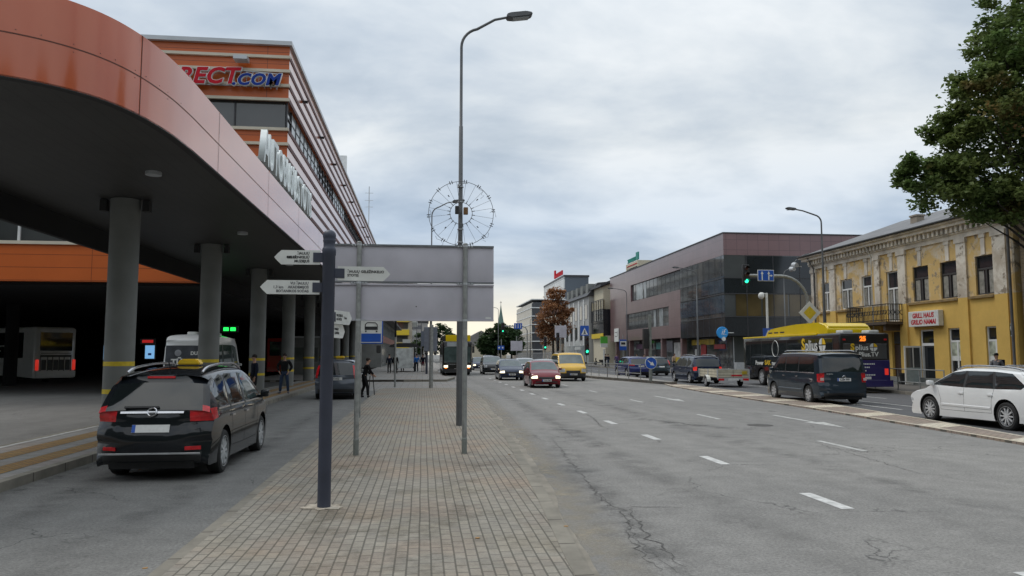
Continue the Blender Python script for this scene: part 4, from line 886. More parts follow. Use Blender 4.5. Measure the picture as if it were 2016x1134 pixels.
MB().box(-0.14, 0.14, 0, 0.2, 0, 2.6).build('post', M['sign_white'], gn, 0); MB().box(-.55, .55, 0, 0.3, 3.5, 4.6).build('panel', mat('lime_green', (0.09, 0.42, 0.05), 0.5), gn, 0); MB().box(-.55, .55, 0, 0.3, 2.9, 3.5).build('lower_panel', M['sign_white'], gn, 0)
gh = thing('dormer_house', 'grey three storey house with a row of dormers on its roof', 'house', (0, 0, 0))
HX, H0, H1 = 29.4, 133.3, 157.5
MB().box(HX, HX+14, H0, H1, 0, 12.2).build('wall', GR, gh, 0)
MB().prism([(HX-0.4, 12.2), (HX+14, 12.2), (HX+10, 15.4), (HX+1.6, 14.6)], (-H1-0.3, -H0+0.3), A=(1, 0, 0), B=(0, 0, 1)).build('roof', M['mullion'], gh, 0)
for k in range(5):
    y = H0+1.2+k*4.6
    MB().box(HX+0.1, HX+2.6, y, y+1.9, 12.4, 14.5).build('dormer', M['concrete'], gh, 0)
    for z in (4.4, 8.2): MB().box(HX-0.06, HX, y+0.1, y+1.9, z, z+2.5).build('window', M['glass_grey'], gh, 0)
    MB().box(HX-0.14, HX, y+2.5, y+3.2, 3.4, 11.8).build('pilaster', M['white'], gh, 0)
MB().box(HX-0.12, HX, H0, H1, 0.2, 3.4).build('shop_front', M['pane_pale'], gh, 0)
b2 = thing('brown_house', 'brown three storey house half hidden by the autumn tree', 'house', (0, 0, 0))
MB().box(29.0, 44, 158.2, 184, 0, 10.6).build('wall', winmat('brown_house_wall', (0.34, 0.27, 0.2), (0.08, 0.075, 0.07), 'yz', 3.2, 3.3, 0.75), b2, 0); MB().box(28.5, 44, 157.9, 184.4, 10.6, 12.0).build('roof', mat('tile_roof', (0.16, 0.08, 0.06), 0.8), b2, 0)
tw = thing('office_tower', 'grey glass office tower with red sign on its roof', 'building', (0, 0, 0))
tp = at(1112, 545, 235)
MB().box(tp.x, tp.x+7.6, 235, 275, 0, tp.z).build('wall', mat('tower_side', (0.085, 0.105, 0.13), 0.4), tw, 0)
MB().box(tp.x-0.3, tp.x, 234.8, 275, 0, tp.z).build('glass_front', winmat('tower_glass', (0.08, 0.09, 0.1), (0.48, 0.50, 0.50), 'yz', 4.0, 3.2, 0.16, var=0.35), tw, 0)
MB().box(tp.x+1.2, tp.x+6, 234.7, 235, tp.z-7, tp.z-4.5).build('window', M['glass_grey'], tw, 0)
MB().box(tp.x-0.4, tp.x+7.8, 234.7, 275, tp.z, tp.z+0.6).build('roof', M['mullion'], tw, 0)
tsg = thing('roof_sign', 'red letters standing on the roof of the glass office tower', 'sign', (tp.x-0.2, 246, tp.z+0.6))
strokes(-9, 3, 6, 0.0, 0.3, 1.7, 21, 0.4).box(-0.4, 0, 3.5, 5.5, 0.3, 3.0).build('lettering', M['red_letter'], tsg, 0)
sbk = thing('striped_building', 'dark office block with white floor bands along the street', 'building', (0, 0, 0))
q = at(1049, 595, 225)
MB().box(q.x, q.x+14, 225, 262, 0, q.z).build('wall', winmat('striped_front', (0.06, 0.06, 0.065), (0.05, 0.055, 0.065), 'xz', 3, 3, 0.1), sbk, 0)
b = MB()
for k in range(7): b.box(q.x-0.5, q.x+14, 224.6, 262, 3.0+k*2.5, 3.28+k*2.5)
b.build('floor_band', M['white'], sbk, 0); MB().box(q.x-0.3, q.x, 225.2, 262, 3.5, q.z-0.3).build('glass_front', winmat('striped_glass', (0.07, 0.07, 0.075), (0.16, 0.18, 0.19), 'yz', 2.4, 2.5, 0.2, var=0.5), sbk, 0)
q = at(1038, 605, 275); dk = block('glass_block', 'slim dark glass block beyond the striped offices', q.x, q.x+10, 275, 300, q.z, winmat('slim_glass', (0.07, 0.07, 0.08), (0.12, 0.13, 0.14), 'xz', 2, 3, 0.2)); MB().box(q.x-0.2, q.x, 275, 300, 0, q.z).build('glass_front', winmat('slim_glass_side', (0.2, 0.2, 0.2), (0.45, 0.46, 0.46), 'yz', 3, 3, 0.2, var=0.3), dk, 0)
q = at(1030, 648, 300); ob = block('town_house', 'reddish brick town house at the far end of the street', q.x, q.x+12, 300, 340, q.z, winmat('town_wall', (0.32, 0.2, 0.15), (0.12, 0.11, 0.1), 'xz', 3, 3.4, 1.0)); MB().prism([(q.x-0.5, q.z), (q.x+12.5, q.z), (q.x+9, q.z+3), (q.x+2, q.z+3)], (-340, -300), A=(1, 0, 0), B=(0, 0, 1)).build('roof', M['mullion'], ob, 0)
b = MB(); gates = thing('fence', 'grey metal fence along the far right pavement', 'fence', (0, 0, 0))
for k in range(60): b.box(26.5, 26.56, 150+k*1.2, 150.06+k*1.2, 0.13, 2.2)
b.box(26.5, 26.56, 150, 222, 2.0, 2.08); b.build('rails', M['zinc'], gates, 0)
# church steeple and far roofs beyond the trees
ch = thing('church_steeple', 'slender dark green church steeple rising above the far trees', 'church', at(986, 697, 560).xy.to_3d())
MB().box(-3.2, 3.2, -3.2, 3.2, 0, 14).build('tower', mat('tower_plaster', (0.5, 0.48, 0.42), 0.8), ch, 0)
MB().lathe([(4.6, 14), (3.6, 18), (2.0, 26), (0.8, 33), (0.1, 38.5)], n=8).build('spire', mat('copper_green', (0.09, 0.15, 0.13), 0.7, var=0.2, scale=0.2), ch, 0)
MB().tube([(0, 0, 38), (0, 0, 41)], 0.16, 5).tube([(-0.8, 0, 39.9), (0.8, 0, 39.9)], 0.14, 5).build('cross', M['trim'], ch)
q = at(938, 697, 330); fr = thing('far_house', 'pale gabled house with grey roof behind the oncoming bus', 'house', (q.x, 330, 0))
MB().box(-9, 13, 0, 20, 0, 5.5).build('wall', CR, fr, 0); MB().prism([(-10, 5.5), (14, 5.5), (2, 12)], (-20, 0.5), A=(1, 0, 0), B=(0, 0, 1)).build('roof', mat('grey_tiles', (0.2, 0.19, 0.18), 0.8, var=0.2, scale=1), fr, 0)
q = at(808, 697, 250); fr = thing('far_house', 'white modern house between the apartment block and the trees', 'house', (q.x, 250, 0))
MB().box(-3.5, 5.5, 0, 12, 0, 12).build('wall', winmat('white_modern', (0.5, 0.47, 0.45), (0.2, 0.2, 0.22), 'xz', 4.5, 3, 0.9), fr, 0); MB().box(-3.8, 5.8, -0.3, 12.3, 12, 12.5).build('roof', M['mullion'], fr, 0)
# ================================================================ STREET FURNITURE
PI = math.pi
# --- finger signpost in the foreground
fpst = thing('finger_post', 'slate blue finger signpost with ball top in the paved island', 'signpost', (-1.085, 8.93, IZ))
b = MB().lathe([(.076, 0), (.074, .02), (.072, 2.85), (.078, 2.86), (.08, 2.92), (.074, 2.94), (.066, 2.95), (.066, 3.0), (.072, 3.02), (.072, 3.03), (.068, 3.04), (.072, 3.06), (.076, 3.08), (.072, 3.11), (.055, 3.135), (.028, 3.15), (.001, 3.153)], n=32)
b.build('post', M['post_blue'], fpst, 50)
b = MB()
for z in (2.38, 2.06, 1.94, 1.79, 1.66): b.lathe([(.0735, z-.004), (.0745, z), (.0735, z+.004)], n=28, cap=False)
b.build('ring', M['post_blue'], fpst)
rb_ = random.Random(4); b = MB(); P = [(.17*(1+.35*rb_.uniform(-1, 1))*math.cos(2*PI*k/22)*1.25, .15*(1+.4*rb_.uniform(-1, 1))*math.sin(2*PI*k/22)) for k in range(22)]; b.prism(P, (0.002, .012)); b.build('mortar_patch', mat('mortar', (0.42, 0.37, 0.3), 0.9, var=.3, scale=14, bump=.3), fpst, 0)
def arm(label, z, ang, length, h, lines, dist=None, dim=False):
    # ang: direction of the arm in the ground plane (degrees from +X); front face looks back along -Y
    a = R(ang); d = Vector((math.cos(a), math.sin(a), 0)); flip = d.x < 0
    rt = d if not flip else -d; up = Vector((0, 0, 1)); n = rt.cross(up)    # towards the viewer
    if n.y > 0: n = -n
    s0 = .10; tip = h*.48
    prof = [(s0, -h/2), (s0+length-tip, -h/2), (s0+length-tip*.35, -h*.2), (s0+length, 0), (s0+length-tip*.35, h*.2), (s0+length-tip, h/2), (s0, h/2)]
    O = Vector((0, 0, z)); pn = MB(); 
    if flip: pn.prism([(-x, y) for x, y in prof][::-1], (-.011, .011), O=O, A=rt, B=up)
    else: pn.prism(prof, (-.011, .011), O=O, A=rt, B=up)
    o = pn.build('sign_arm', M['sign_white'], fpst, 0)
    sg_ = -1 if flip else 1
    MB().obox(O+rt*sg_*.12, rt*.058, n*.018, up*.055).build('clamp', M['post_blue'], o, 0)
    tn = rt.cross(up)
    OO = O + tn*.0125
    ink = M['ink'] if not dim else M['cloth_grey']
    k = len(lines)
    for i, ln in enumerate(lines):
        zz = (k-1)/2*.045 - i*.045
        if flip: text_mesh('lettering', ln, .04, OO - rt*(s0+.12) + up*zz, rt, up, ink, o, .001, align='RIGHT', bold=.0012)
        else: text_mesh('lettering', ln, .04, OO + rt*(s0+.11) + up*zz, rt, up, ink, o, .001, align='LEFT', bold=.0012)
    if dist: text_mesh('lettering', dist, .042, OO + (-rt if flip else rt)*(s0+length-.2), rt, up, ink, o, .001, bold=.0008)
zz = lambda y: 1.72*0 + CAM_H - IZ + (697-y)*9.0/1500
arm('', zz(512), 177, .52, .165, ['ŠIAULIŲ', 'GELEŽINKELIŲ', 'MUZIEJUS'], '400 m.')
arm('', zz(570), 180.5, .66, .16, ['VU ŠIAULIŲ', 'AKADEMIJOS', 'BOTANIKOS SODAS'], '1,3 km', dim=True)
arm('', zz(542), 4, .60, .165, ['ŠIAULIŲ GELEŽINKELIO', 'STOTIS'])
arm('', zz(625), 72, .56, .16, ['MUZIEJUS', 'AUŠROS'], '2 km')
arm('', zz(652), 78, .50, .16, ['PARKAS', 'CENTRAS'])
# --- big traffic sign seen from behind
bd = thing('direction_board', 'large grey traffic sign board seen from behind on two posts', 'sign', (0, 13.42, 0))
for z0, z1 in ((2.425, 3.084), (3.09, 3.775)):
    o = MB().rbox(-1.60, 1.245, .05, .075, z0, z1, .012, 2).build('panel', M['board'], bd)
    b = MB().box(-1.60, 1.245, .02, .05, z1-.035, z1-.004).box(-1.60, 1.245, .02, .05, z0+.004, z0+.03); b.build('edge', M['board_edge'] if z0 > 3 else M['board'], o, 0)
for x in (-1.115, .735):
    p = MB().lathe([(.043, IZ), (.043, 3.80), (.03, 3.81)], (x, 0, 0), n=18).build('post', M['galv'], bd)
    MB().lathe([(.047, IZ), (.047, IZ+.24), (.05, IZ+.24), (.05, IZ+.26), (.044, IZ+.27)], (x, 0, 0), n=18).build('sleeve', M['galv_green'], p)
    for z in (3.085, 2.44, 3.755):
        b = MB(); b.box(x-.15, x+.15, .03, .05, z-.016, z+.016)
        for k in (-.12, -.07, .07, .12): b.box(x+k-.014, x+k+.014, .005, .03, z-.014, z+.014)
        b.lathe([(.047, z-.018), (.047, z+.018)], (x, 0, 0), n=16); b.build('clamp', M['zinc'], p, 0)
MB().lathe([(.012, 0), (.001, -.004)], (-.12, .05, 2.68), axis='y', n=8).build('spot', M['ink'], bd); MB().box(1.1, 1.2, .045, .05, 2.47, 2.5).build('sticker', M['sign_white'], bd, 0)
# --- street lamps
def street_lamp(label, x, y, h, arm_dx, rise, r=.1, z0=IZ, wheel=False, group=None, m='lamp_pole', arm_dy=0):
    t = thing('street_lamp', label, 'street lamp', (x, y, z0), 0, group); h -= z0
    s = 1 if arm_dx > 0 else -1; A = abs(arm_dx)
    P = [(0, 0, 0), (0, 0, h*.42), (0, 0, h*.421), (0, 0, h*.74), (0, 0, h*.741), (0, 0, h-.55)]; rs = [r, r*.92, r*.72, r*.62, r*.5, r*.44]
    for k in range(1, 8): a = PI/2*k/7*.86; P.append((s*.5*(1-math.cos(a)), arm_dy*.5*(1-math.cos(a)), h-.55+.5*math.sin(a))); rs.append(r*.44)
    e = P[-1]; P.append((s*A*.7, arm_dy*A*.7, e[2]+rise*.75)); P.append((s*A, arm_dy*A, e[2]+rise)); rs += [r*.4, r*.38]
    MB().tube(P, rs, 14).build('pole', M[m], t, 50)
    ex, ey, ez = P[-1]; b = MB(); dx = s*.68; sl = rise/A*.5
    prof = [(0, -.05), (.12, -.08), (.55, -.075), (.66, -.03), (.66, .02), (.5, .07), (.1, .07), (0, .04)]
    b.prism(prof, (-.13, .13), O=(ex-s*.06, ey, ez), A=(s*1, 0, sl), B=(0, 0, 1)); bmesh.ops.bevel(b.bm, geom=list(b.bm.edges), offset=.02, segments=2, affect='EDGES'); hd = b.build('lamp_head', M[m], t)
    MB().obox((ex+s*.3, ey, ez-.075+.3*sl), (.2, 0, sl*.2), (0, .1, 0), (0, 0, .008)).build('lamp_glass', M['pane_pale'], hd, 0)
    return t
lp = street_lamp('tall grey street lamp in the island with a wire wheel decoration', .895, 18.62, 10.1, 1.2, .36, .08)
# decorative wire wheel round the pole, with its boxes
wz = at(905, 420, 18.5).z; wc = Vector((.905, 18.50, wz))
wd = thing('light_wheel', 'round wire wheel decoration fixed round the street lamp pole', 'decoration', wc)
def circ(r, th, nm, n=48): return MB().tube([(r*math.cos(2*PI*k/n), 0, r*math.sin(2*PI*k/n)) for k in range(n+1)], th, 5, False).build(nm, M['lamp_pole'], wd)
circ(.795, .007, 'outer_hoop'); circ(.275, .007, 'inner_hoop', 32)
b = MB(); rk = random.Random(2)
for k in range(20):
    a = 2*PI*(k+.5)/20 + rk.uniform(-.03, .03); c, s = math.cos(a), math.sin(a)
    if abs(c) < .12: continue
    b.tube([(.27*c, 0, .27*s), (.795*math.cos(a+rk.uniform(-.02, .02)), 0, .795*math.sin(a))], .0035, 4)
    b.tube([(.26*c, -.015, .26*s), (.34*c, -.015, .34*s)], .010, 5)
b.build('spoke', M['lamp_pole'], wd)
b = MB()
for k in range(14):
    a = 2*PI*k/14 + .1; c, s = math.cos(a), math.sin(a)
    for e in (-.035, .035):
        ca, sa = math.cos(a+e), math.sin(a+e); b.tube([(.755*ca, -.01, .755*sa), (.84*ca, -.01, .84*sa)], .010, 5)
for a in (.72, 2.2, 3.9, 5.6):
    c, s = math.cos(a), math.sin(a); b.tube([(.55*c, 0, .55*s), (.50*c, 0, .50*s)], .013, 5)
b.build('bulb', M['trim'], wd)
rk = random.Random(8); b = MB()
for q0 in ((-.79, .05), (.8, .1), (-.55, -.6), (.6, -.5), (.5, .62)):
    P = [(q0[0]+rk.gauss(0, .05), rk.gauss(0, .02), q0[1]-.05*k+rk.gauss(0, .03)) for k in range(5)]; b.tube(P, .004, 4)
b.build('loose_wire', M['trim'], wd)
MB().rbox(-.15, -.06, -.09, .03, -.02, .17, .008, 1).build('black_box', M['trim'], wd); MB().rbox(.055, .165, -.09, .03, -.03, .14, .008, 1).build('brown_box', mat('box_brown', (0.16, 0.085, 0.03), 0.6), wd)
b = MB()
for z in (.30, .68, -.38, -.70): b.lathe([(.075, z-.012), (.075, z+.012)], (-.012, .12, 0), n=16)
b.box(-.09, -.02, -.02, .05, .69, .73).box(.02, .16, -.02, 0, .74, .75); b.build('pole_band', M['zinc'], wd)
LG = 'street lamps along the road'
street_lamp('street lamp behind the sign board, second along the island', .42, 40.4, 9.75, 1.15, .3, .07, group=LG)
street_lamp('street lamp before the yellow house with its arm to the left', at(1624, 640, 45.5).x, 45.5, 10.75, -1.75, .35, .11, group=LG)
street_lamp('street lamp whose arm points right in front of the dark glass', at(1546, 640, 66).x, 66, 9.6, 1.9, 1.3, .09, group=LG)
street_lamp('street lamp by the round blue if sign with arm to the left', at(1364, 700, 75.5).x, 74, 10.3, -1.9, .3, .1, group=LG)
street_lamp('street lamp before the far maroon windows with arm to the left', at(1235, 700, 93).x, 93, 9.9, -1.8, .2, .09, group=LG)
street_lamp('street lamp before the striped offices far along the street', at(1044, 700, 185).x, 185, 10.5, 2, .3, .13, group=LG)
street_lamp('slim street lamp before the dark green tree', at(981, 700, 150).x, 150, 11, -2, .3, .1, group=LG)
for px, Y, lab in ((820, 150, 'thin pole left of the grey sign back, nearer the shelter'), (829, 130, 'thin pole right behind the bus shelter')): street_lamp(lab, at(px, 700, Y).x, Y, 9.5, 1.6, .4, .1, group=LG)
# --- post helpers for smaller signs
def pole(name, label, x, y, h, r=.035, m='galv', z0=IZ, cat='sign', rz=0, group=None):
    t = thing(name, label, cat, (x, y, z0), rz, group); MB().lathe([(r, 0), (r, h), (r*.6, h+.01)], n=14).build('pole', M[m], t); return t
bs = pole('bus_stop_sign', 'blue and white bus stop sign on a thin pole behind the board', -1.68, 21.1, 2.7)
zb = at(720, 655, 21).z-IZ
o = MB().rbox(-.03, .6, -.03, 0.0, zb-.30, zb+.36, .02, 2).build('sign_plate', M['blue_sign'], bs); MB().rbox(.0, .57, -.034, -.028, zb-.27, zb+.33, .01, 1).box(.0, .57, -.035, -.034, zb-.27, zb-.26).build('white_rim', M['sign_white'], o, 0)
MB().box(.02, .55, -.038, -.033, zb-.25, zb-.02).build('blue_field', M['blue_sign'], o, 0)
b = MB().box(.11, .46, -.04, -.034, zb+.08, zb+.17); b.tube([(.12, -.036, zb+.17), (.13, -.036, zb+.23), (.18, -.036, zb+.275), (.39, -.036, zb+.275), (.44, -.036, zb+.23), (.45, -.036, zb+.17)], .012, 4); b.box(.12, .16, -.04, -.034, zb+.02, zb+.06).box(.41, .45, -.04, -.034, zb+.02, zb+.06); b.build('bus_symbol', M['ink'], o, 0)
MB().rbox(.43, .55, -.02, .06, zb-.55, zb-.33, .02, 1).build('timetable_case', M['trim'], bs)
t = pole('sign_pole', 'thin bare sign pole with narrow plate at the end of the island', -1.41, 40.2, 3.6, .05); MB().box(-.05, .05, -.06, -.03, 2.6, 3.5).build('plate', M['cloth_black'], t, 0)
t = pole('sign_pole', 'sign pole carrying grey plates seen from behind at the island end', .44, 39.2, 3.2, .1); MB().rbox(-.38, .30, .02, .06, 1.85, 3.1, .02, 1).build('plate', mat('plate_back', (0.15, 0.165, 0.2), 0.5), t)
b = MB()
for x in (-.25, .2): b.ball((x, .0, 1.75), .09, 8)
b.build('lamp', M['trim'], t)
t = pole('sign_pole', 'dark pole with sign back beside the kerb before the oncoming bus', .35, 67, 3.6, .1, 'post_blue'); MB().box(-.5, .5, .02, .08, 2.4, 3.7).build('plate', mat('plate_back_dark', (0.12, 0.14, 0.18), 0.5), t, 0)
# --- bus shelter
shp = thing('bus_shelter', 'bus shelter with pale advertising panel and dark arched roof', 'bus shelter', (-1.75, 74.5, IZ))
MB().prism([(-1.5, 2.4), (-1.3, 2.62), (-.6, 2.78), (.6, 2.78), (1.3, 2.62), (1.5, 2.4)], (-4, 0), A=(1, 0, 0), B=(0, 0, 1)).build('roof', M['trim'], shp, 0)
b = MB()
for x in (-.95, .95):
    for y in (0, 3.9): b.box(x-.05, x+.05, y-.05, y+.05, 0, 2.45)
b.build('post', M['trim'], shp, 0)
MB().box(-.85, .85, -.06, .06, .35, 2.3).build('advert_panel', mat('advert_white', (0.55, 0.58, 0.57), 0.4, var=.3, scale=2.2), shp, 0); MB().box(-.95, .95, .1, 3.8, .35, .45).build('bench', M['trim'], shp, 0)
MB().box(-.2, .55, .8, 1.6, 2.8, 3.15).build('roof_sign', M['sign_white'], shp, 0)
# --- right side: gantry signal, lane sign, priority sign
gy = 45.0; gx = at(1592, 640, gy).x
ga = thing('signal_gantry', 'grey curved mast arm over the right carriageway carrying signal and signs', 'traffic light', (gx, gy, IZ))
sx_ = at(1468, 541, gy).x-gx; az = at(1480, 543, gy).z-IZ
P = [(0, 0, 0), (0, 0, az-1.6)] + [(-1.7+1.7*math.cos(a), 0, az-1.7+1.7*math.sin(a)) for a in [PI/2*k/8 for k in range(1, 9)]] + [(sx_, 0, az+.02)]
MB().tube(P, .1, 12).build('mast', M['galv'], ga, 50)
def signal(parent, x, y, zc, lit=True, h=1.1, w=.36, facing=-1):
    o = MB().rbox(x-w/2, x+w/2, y-.12, y+.12, zc-h/2, zc+h/2, .05, 2).build('signal_head', M['signal_body'], parent)
    for k in range(3):
        z = zc+h*.31-k*h*.31; MB().lathe([(.125, 0), (.10, -.02), (.03, -.035)], (x, y-.12, z), axis='y', n=18).build('lens', M['green_on'] if (lit and k == 2) else M['lens_off'], o)
        b = MB(); A = [PI*j/10 for j in range(11)]
        for a0, a1 in zip(A, A[1:]): b.poly([(x+.14*math.cos(a0), y-.12, z+.14*math.sin(a0)), (x+.14*math.cos(a1), y-.12, z+.14*math.sin(a1)), (x+.14*math.cos(a1), y-.34, z+.13*math.sin(a1)), (x+.14*math.cos(a0), y-.34, z+.13*math.sin(a0))])
        b.build('visor', M['signal_body'], o, 60)
    return o
sg1 = signal(ga, sx_, 0, az+.06, True, 1.28, .42); sg1.name = 'signal_head'
lx = at(1505, 541, gy).x-gx; o = MB().rbox(lx-.53, lx+.53, -.2, -.16, az-.34, az+.36, .03, 2).build('lane_sign', M['sign_white'], ga); MB().rbox(lx-.5, lx+.5, -.21, -.19, az-.31, az+.33, .02, 1).build('blue_field', M['blue_sign'], o)
b = MB()
for x in (-.25, .18): b.box(lx+x-.035, lx+x+.035, -.216, -.21, az-.28, az+.1); b.prism([(lx+x-.09, az+.1), (lx+x+.09, az+.1), (lx+x, az+.28)], (.21, .216), A=(1, 0, 0), B=(0, 0, 1))
b.box(lx+.18, lx+.32, -.216, -.21, az-.03, az+.03).prism([(lx+.32, az-.08), (lx+.32, az+.08), (lx+.43, az)], (.21, .216), A=(1, 0, 0), B=(0, 0, 1)); b.build('arrows', M['sign_white'], o, 0)
dz = at(1593, 616, gy).z-IZ
for r_, m, d in ((.72, 'sign_white', .13), (.42, 'yellow_band', .136)):
    MB().prism([(0, -r_), (r_, 0), (0, r_), (-r_, 0)], (d, d+.02), O=(.03, 0, dz), A=(1, 0, 0), B=(0, 0, 1)).build('priority_sign', M[m], ga, 0)
pc = pole('camera_pole', 'pale pole with white dome camera behind the city bus', at(1511, 640, 58).x, 58, at(1511, 577, 58).z-IZ, .09, 'sign_white', cat='camera')
hc = at(1511, 577, 58).z-IZ; MB().tube([(0, 0, hc-.1), (-.4, 0, hc+.02)], .04, 6).ball((-.45, 0, hc-.22), .24, 12, (1, 1, 1.15)).build('dome_camera', M['sign_white'], pc)
ps = pole('crossing_sign', 'blue pedestrian crossing sign peeping over the city bus pod', at(1507, 700, 58).x, 57.4, 3.75, .04, cat='sign')
MB().box(-.45, .4, -.06, -.03, 3.0, 3.75).build('plate', M['blue_sign'], ps, 0); MB().prism([(-.3, 3.08), (.25, 3.08), (-.02, 3.65)], (.061, .066), A=(1, 0, 0), B=(0, 0, 1)).build('symbol', M['sign_white'], ps, 0); MB().box(.45, 1.1, -.05, -.02, 3.1, 3.4).build('side_plate', M['sign_white'], ps, 0)
# --- traffic island: keep-right sign on the signal pole, railings
kr = thing('keep_right_sign', 'round blue sign with white arrow down to the right on the island pole', 'sign', (14.05, 46.2, .17))
MB().lathe([(.1, 0), (.1, 4.1), (.06, 4.12)], n=16).build('pole', M['galv_green'], kr)
kz = 1.85+(697-715)*46.2/1500-.17
MB().lathe([(.37, -.13), (.385, -.12), (.37, -.11)], (0, 0, kz), axis='y', n=32).build('rim', M['sign_white'], kr); o = MB().lathe([(.35, -.137), (.35, -.12)], (0, 0, kz), axis='y', n=32).build('disc', M['blue_sign'], kr)
MB().prism([(-.26, .02), (-.06, .02), (.02, .05), (.02, .13), (.27, 0), (.02, -.13), (.02, -.05), (-.26, -.02)][::-1], (.138, .142), O=(0, 0, kz), A=(.8, 0, -.6), B=(.6, 0, .8)).build('arrow', M['sign_white'], o, 0)
b = MB().rbox(-.46, -.14, -.25, .15, 2.0, 3.25, .05, 2); b.build('signal_back', M['signal_body'], kr)
def railing(label, pts, h=1.0, z0=.17, every=1.9, group='railings of the traffic island'):
    t = thing('railing', label, 'railing', (pts[0][0], pts[0][1], z0), 0, group); O = Vector((pts[0][0], pts[0][1], 0)); b = MB()
    for (x0, y0), (x1, y1) in zip(pts, pts[1:]):
        p, q = Vector((x0, y0, 0))-O, Vector((x1, y1, 0))-O
        for z in (h, h*.42): b.tube([p+Vector((0, 0, z)), q+Vector((0, 0, z))], .022, 6)
        n = max(1, round((q-p).length/every))
        for i in range(n+1): c = p.lerp(q, i/n); b.tube([c, c+Vector((0, 0, h))], .026, 6)
    b.build('rails', M['galv'], t); return t
railing('low grey railing at the near end of the traffic island', [(14.0, 48.2), (13.35, 54.5), (13.0, 61)])
railing('grey railing further back along the traffic island', [(12.95, 62.5), (12.8, 76), (12.8, 92)])
railing('far grey railing beside the oncoming cars', [(12.6, 100), (12.5, 150)], every=3)
railing('dark railing on the pavement before the yellow house', [(22.9, 38.5), (22.4, 34.0), (22.0, 30.2)], 1.02, IZ, 2.2, 'pavement railings')
# more signals and signs at the crossing
def signal_post(label, px, py0, Y, zc_px, lit, group='traffic lights on posts', h=1.0):
    x = at(px, 700, Y).x; zc = at(px, zc_px, Y).z; t = thing('traffic_light', label, 'traffic light', (x, Y, IZ), 0, group); MB().lathe([(.07, 0), (.07, zc+.4)], n=12).build('pole', M['galv'], t); signal(t, 0, -.12, zc-IZ, lit, h, .36); return t
signal_post('traffic light with green lit on the far side, right of the yellow van', 1155, 720, 66, 680, True, h=1.7)
signal_post('traffic light showing green beside the autumn tree trunk', 1073, 720, 100, 676, True, h=1.7)
signal_post('dark traffic light seen from behind near the autumn tree', 1098, 720, 90, 673, False, h=2.2)
t = pole('crossing_sign', 'blue square pedestrian crossing sign high above the yellow van', at(1151, 700, 72).x, 72, 4.9, .05); z = at(1151, 651, 72).z-IZ
MB().box(-.42, .42, -.08, -.05, z-.48, z+.48).build('plate', M['blue_sign'], t, 0); MB().prism([(-.33, z-.38), (.33, z-.38), (0, z+.28)], (.081, .086), A=(1, 0, 0), B=(0, 0, 1)).build('triangle', M['sign_white'], t, 0); MB().box(-.04, .06, -.09, -.086, z-.3, z+.05).box(-.12, .12, -.09, -.086, z-.3, z-.22).build('figure', M['ink'], t, 0)
t = pole('warning_sign', 'white triangular sign above a small plate near the autumn tree', at(1137, 700, 88).x, 88, 3.6, .05); z = at(1137, 676, 88).z-IZ
MB().prism([(-.5, z-.3), (.5, z-.3), (0, z+.55)], (.06, .09), A=(1, 0, 0), B=(0, 0, 1)).build('plate', M['sign_white'], t, 0); MB().box(-.35, .35, -.09, -.06, z-.75, z-.4).build('lower_plate', M['sign_white'], t, 0)
t = pole('traffic_sign', 'pale rectangular sign back beside the autumn tree', at(1104, 700, 95).x, 95, 5.5, .07); z = at(1104, 653, 95).z-IZ
MB().rbox(-.75, .75, -.08, -.04, z-.75, z+.75, .03, 1).build('plate', M['board'], t)
t = pole('traffic_sign', 'grey sign back low beside the striped offices', at(1017, 700, 140).x, 140, 5, .07); z = at(1017, 681, 140).z-IZ; MB().rbox(-1.1, 1.1, -.08, -.04, z-.9, z+.9, .03, 1).build('plate', M['board'], t)
gn2 = thing('signal_gantry', 'far gantry with green light and blue lane signs across the street', 'traffic light', (at(1038, 700, 130).x, 130, IZ)); z = at(1000, 642, 130).z-IZ; x0 = at(990, 642, 130).x-gn2.location.x
MB().tube([(0, 0, 0), (0, 0, z-.8), (-.3, 0, z-.2), (-1, 0, z), (x0, 0, z)], .1, 8).build('mast', M['galv'], gn2); signal(gn2, x0, 0, z-.3, True, 1.8, .6); lx = at(1026, 642, 130).x-gn2.location.x; MB().box(lx-1.25, lx+.15, -.2, -.15, z-.5, z+.5).build('lane_sign', M['blue_sign'], gn2, 0); b = MB()
for x in (-1.0, -.55, -.1): b.box(lx+x-.06, lx+x+.06, -.21, -.2, z-.35, z+.35)
b.build('arrows', M['sign_white'], gn2, 0)
t = pole('bus_stop_sign', 'blue and white bus stop sign on the right pavement by the maroon building', at(1227, 700, 95).x, 95, 4.2, .06); z = at(1227, 677, 95).z-IZ
MB().box(-.5, .5, -.08, -.04, z-.8, z+.55).build('plate', M['blue_sign'], t, 0); MB().box(-.4, .4, -.09, -.08, z-.3, z+.35).build('white_field', M['sign_white'], t, 0); MB().box(-.28, .28, -.096, -.09, z-.1, z+.2).build('bus_symbol', M['ink'], t, 0)
t = pole('direction_sign', 'small blue direction sign before the dark green tree', at(980, 700, 150).x+.6, 149, 4.6, .07); z = at(978, 684, 149).z-IZ; MB().box(-.75, .55, -.1, -.05, z-.45, z+.35).build('plate', M['blue_sign'], t, 0); MB().box(-.6, -.3, -.11, -.1, z-.2, z+.1).box(.1, .4, -.11, -.1, z-.2, z+.1).build('lettering', M['sign_white'], t, 0)
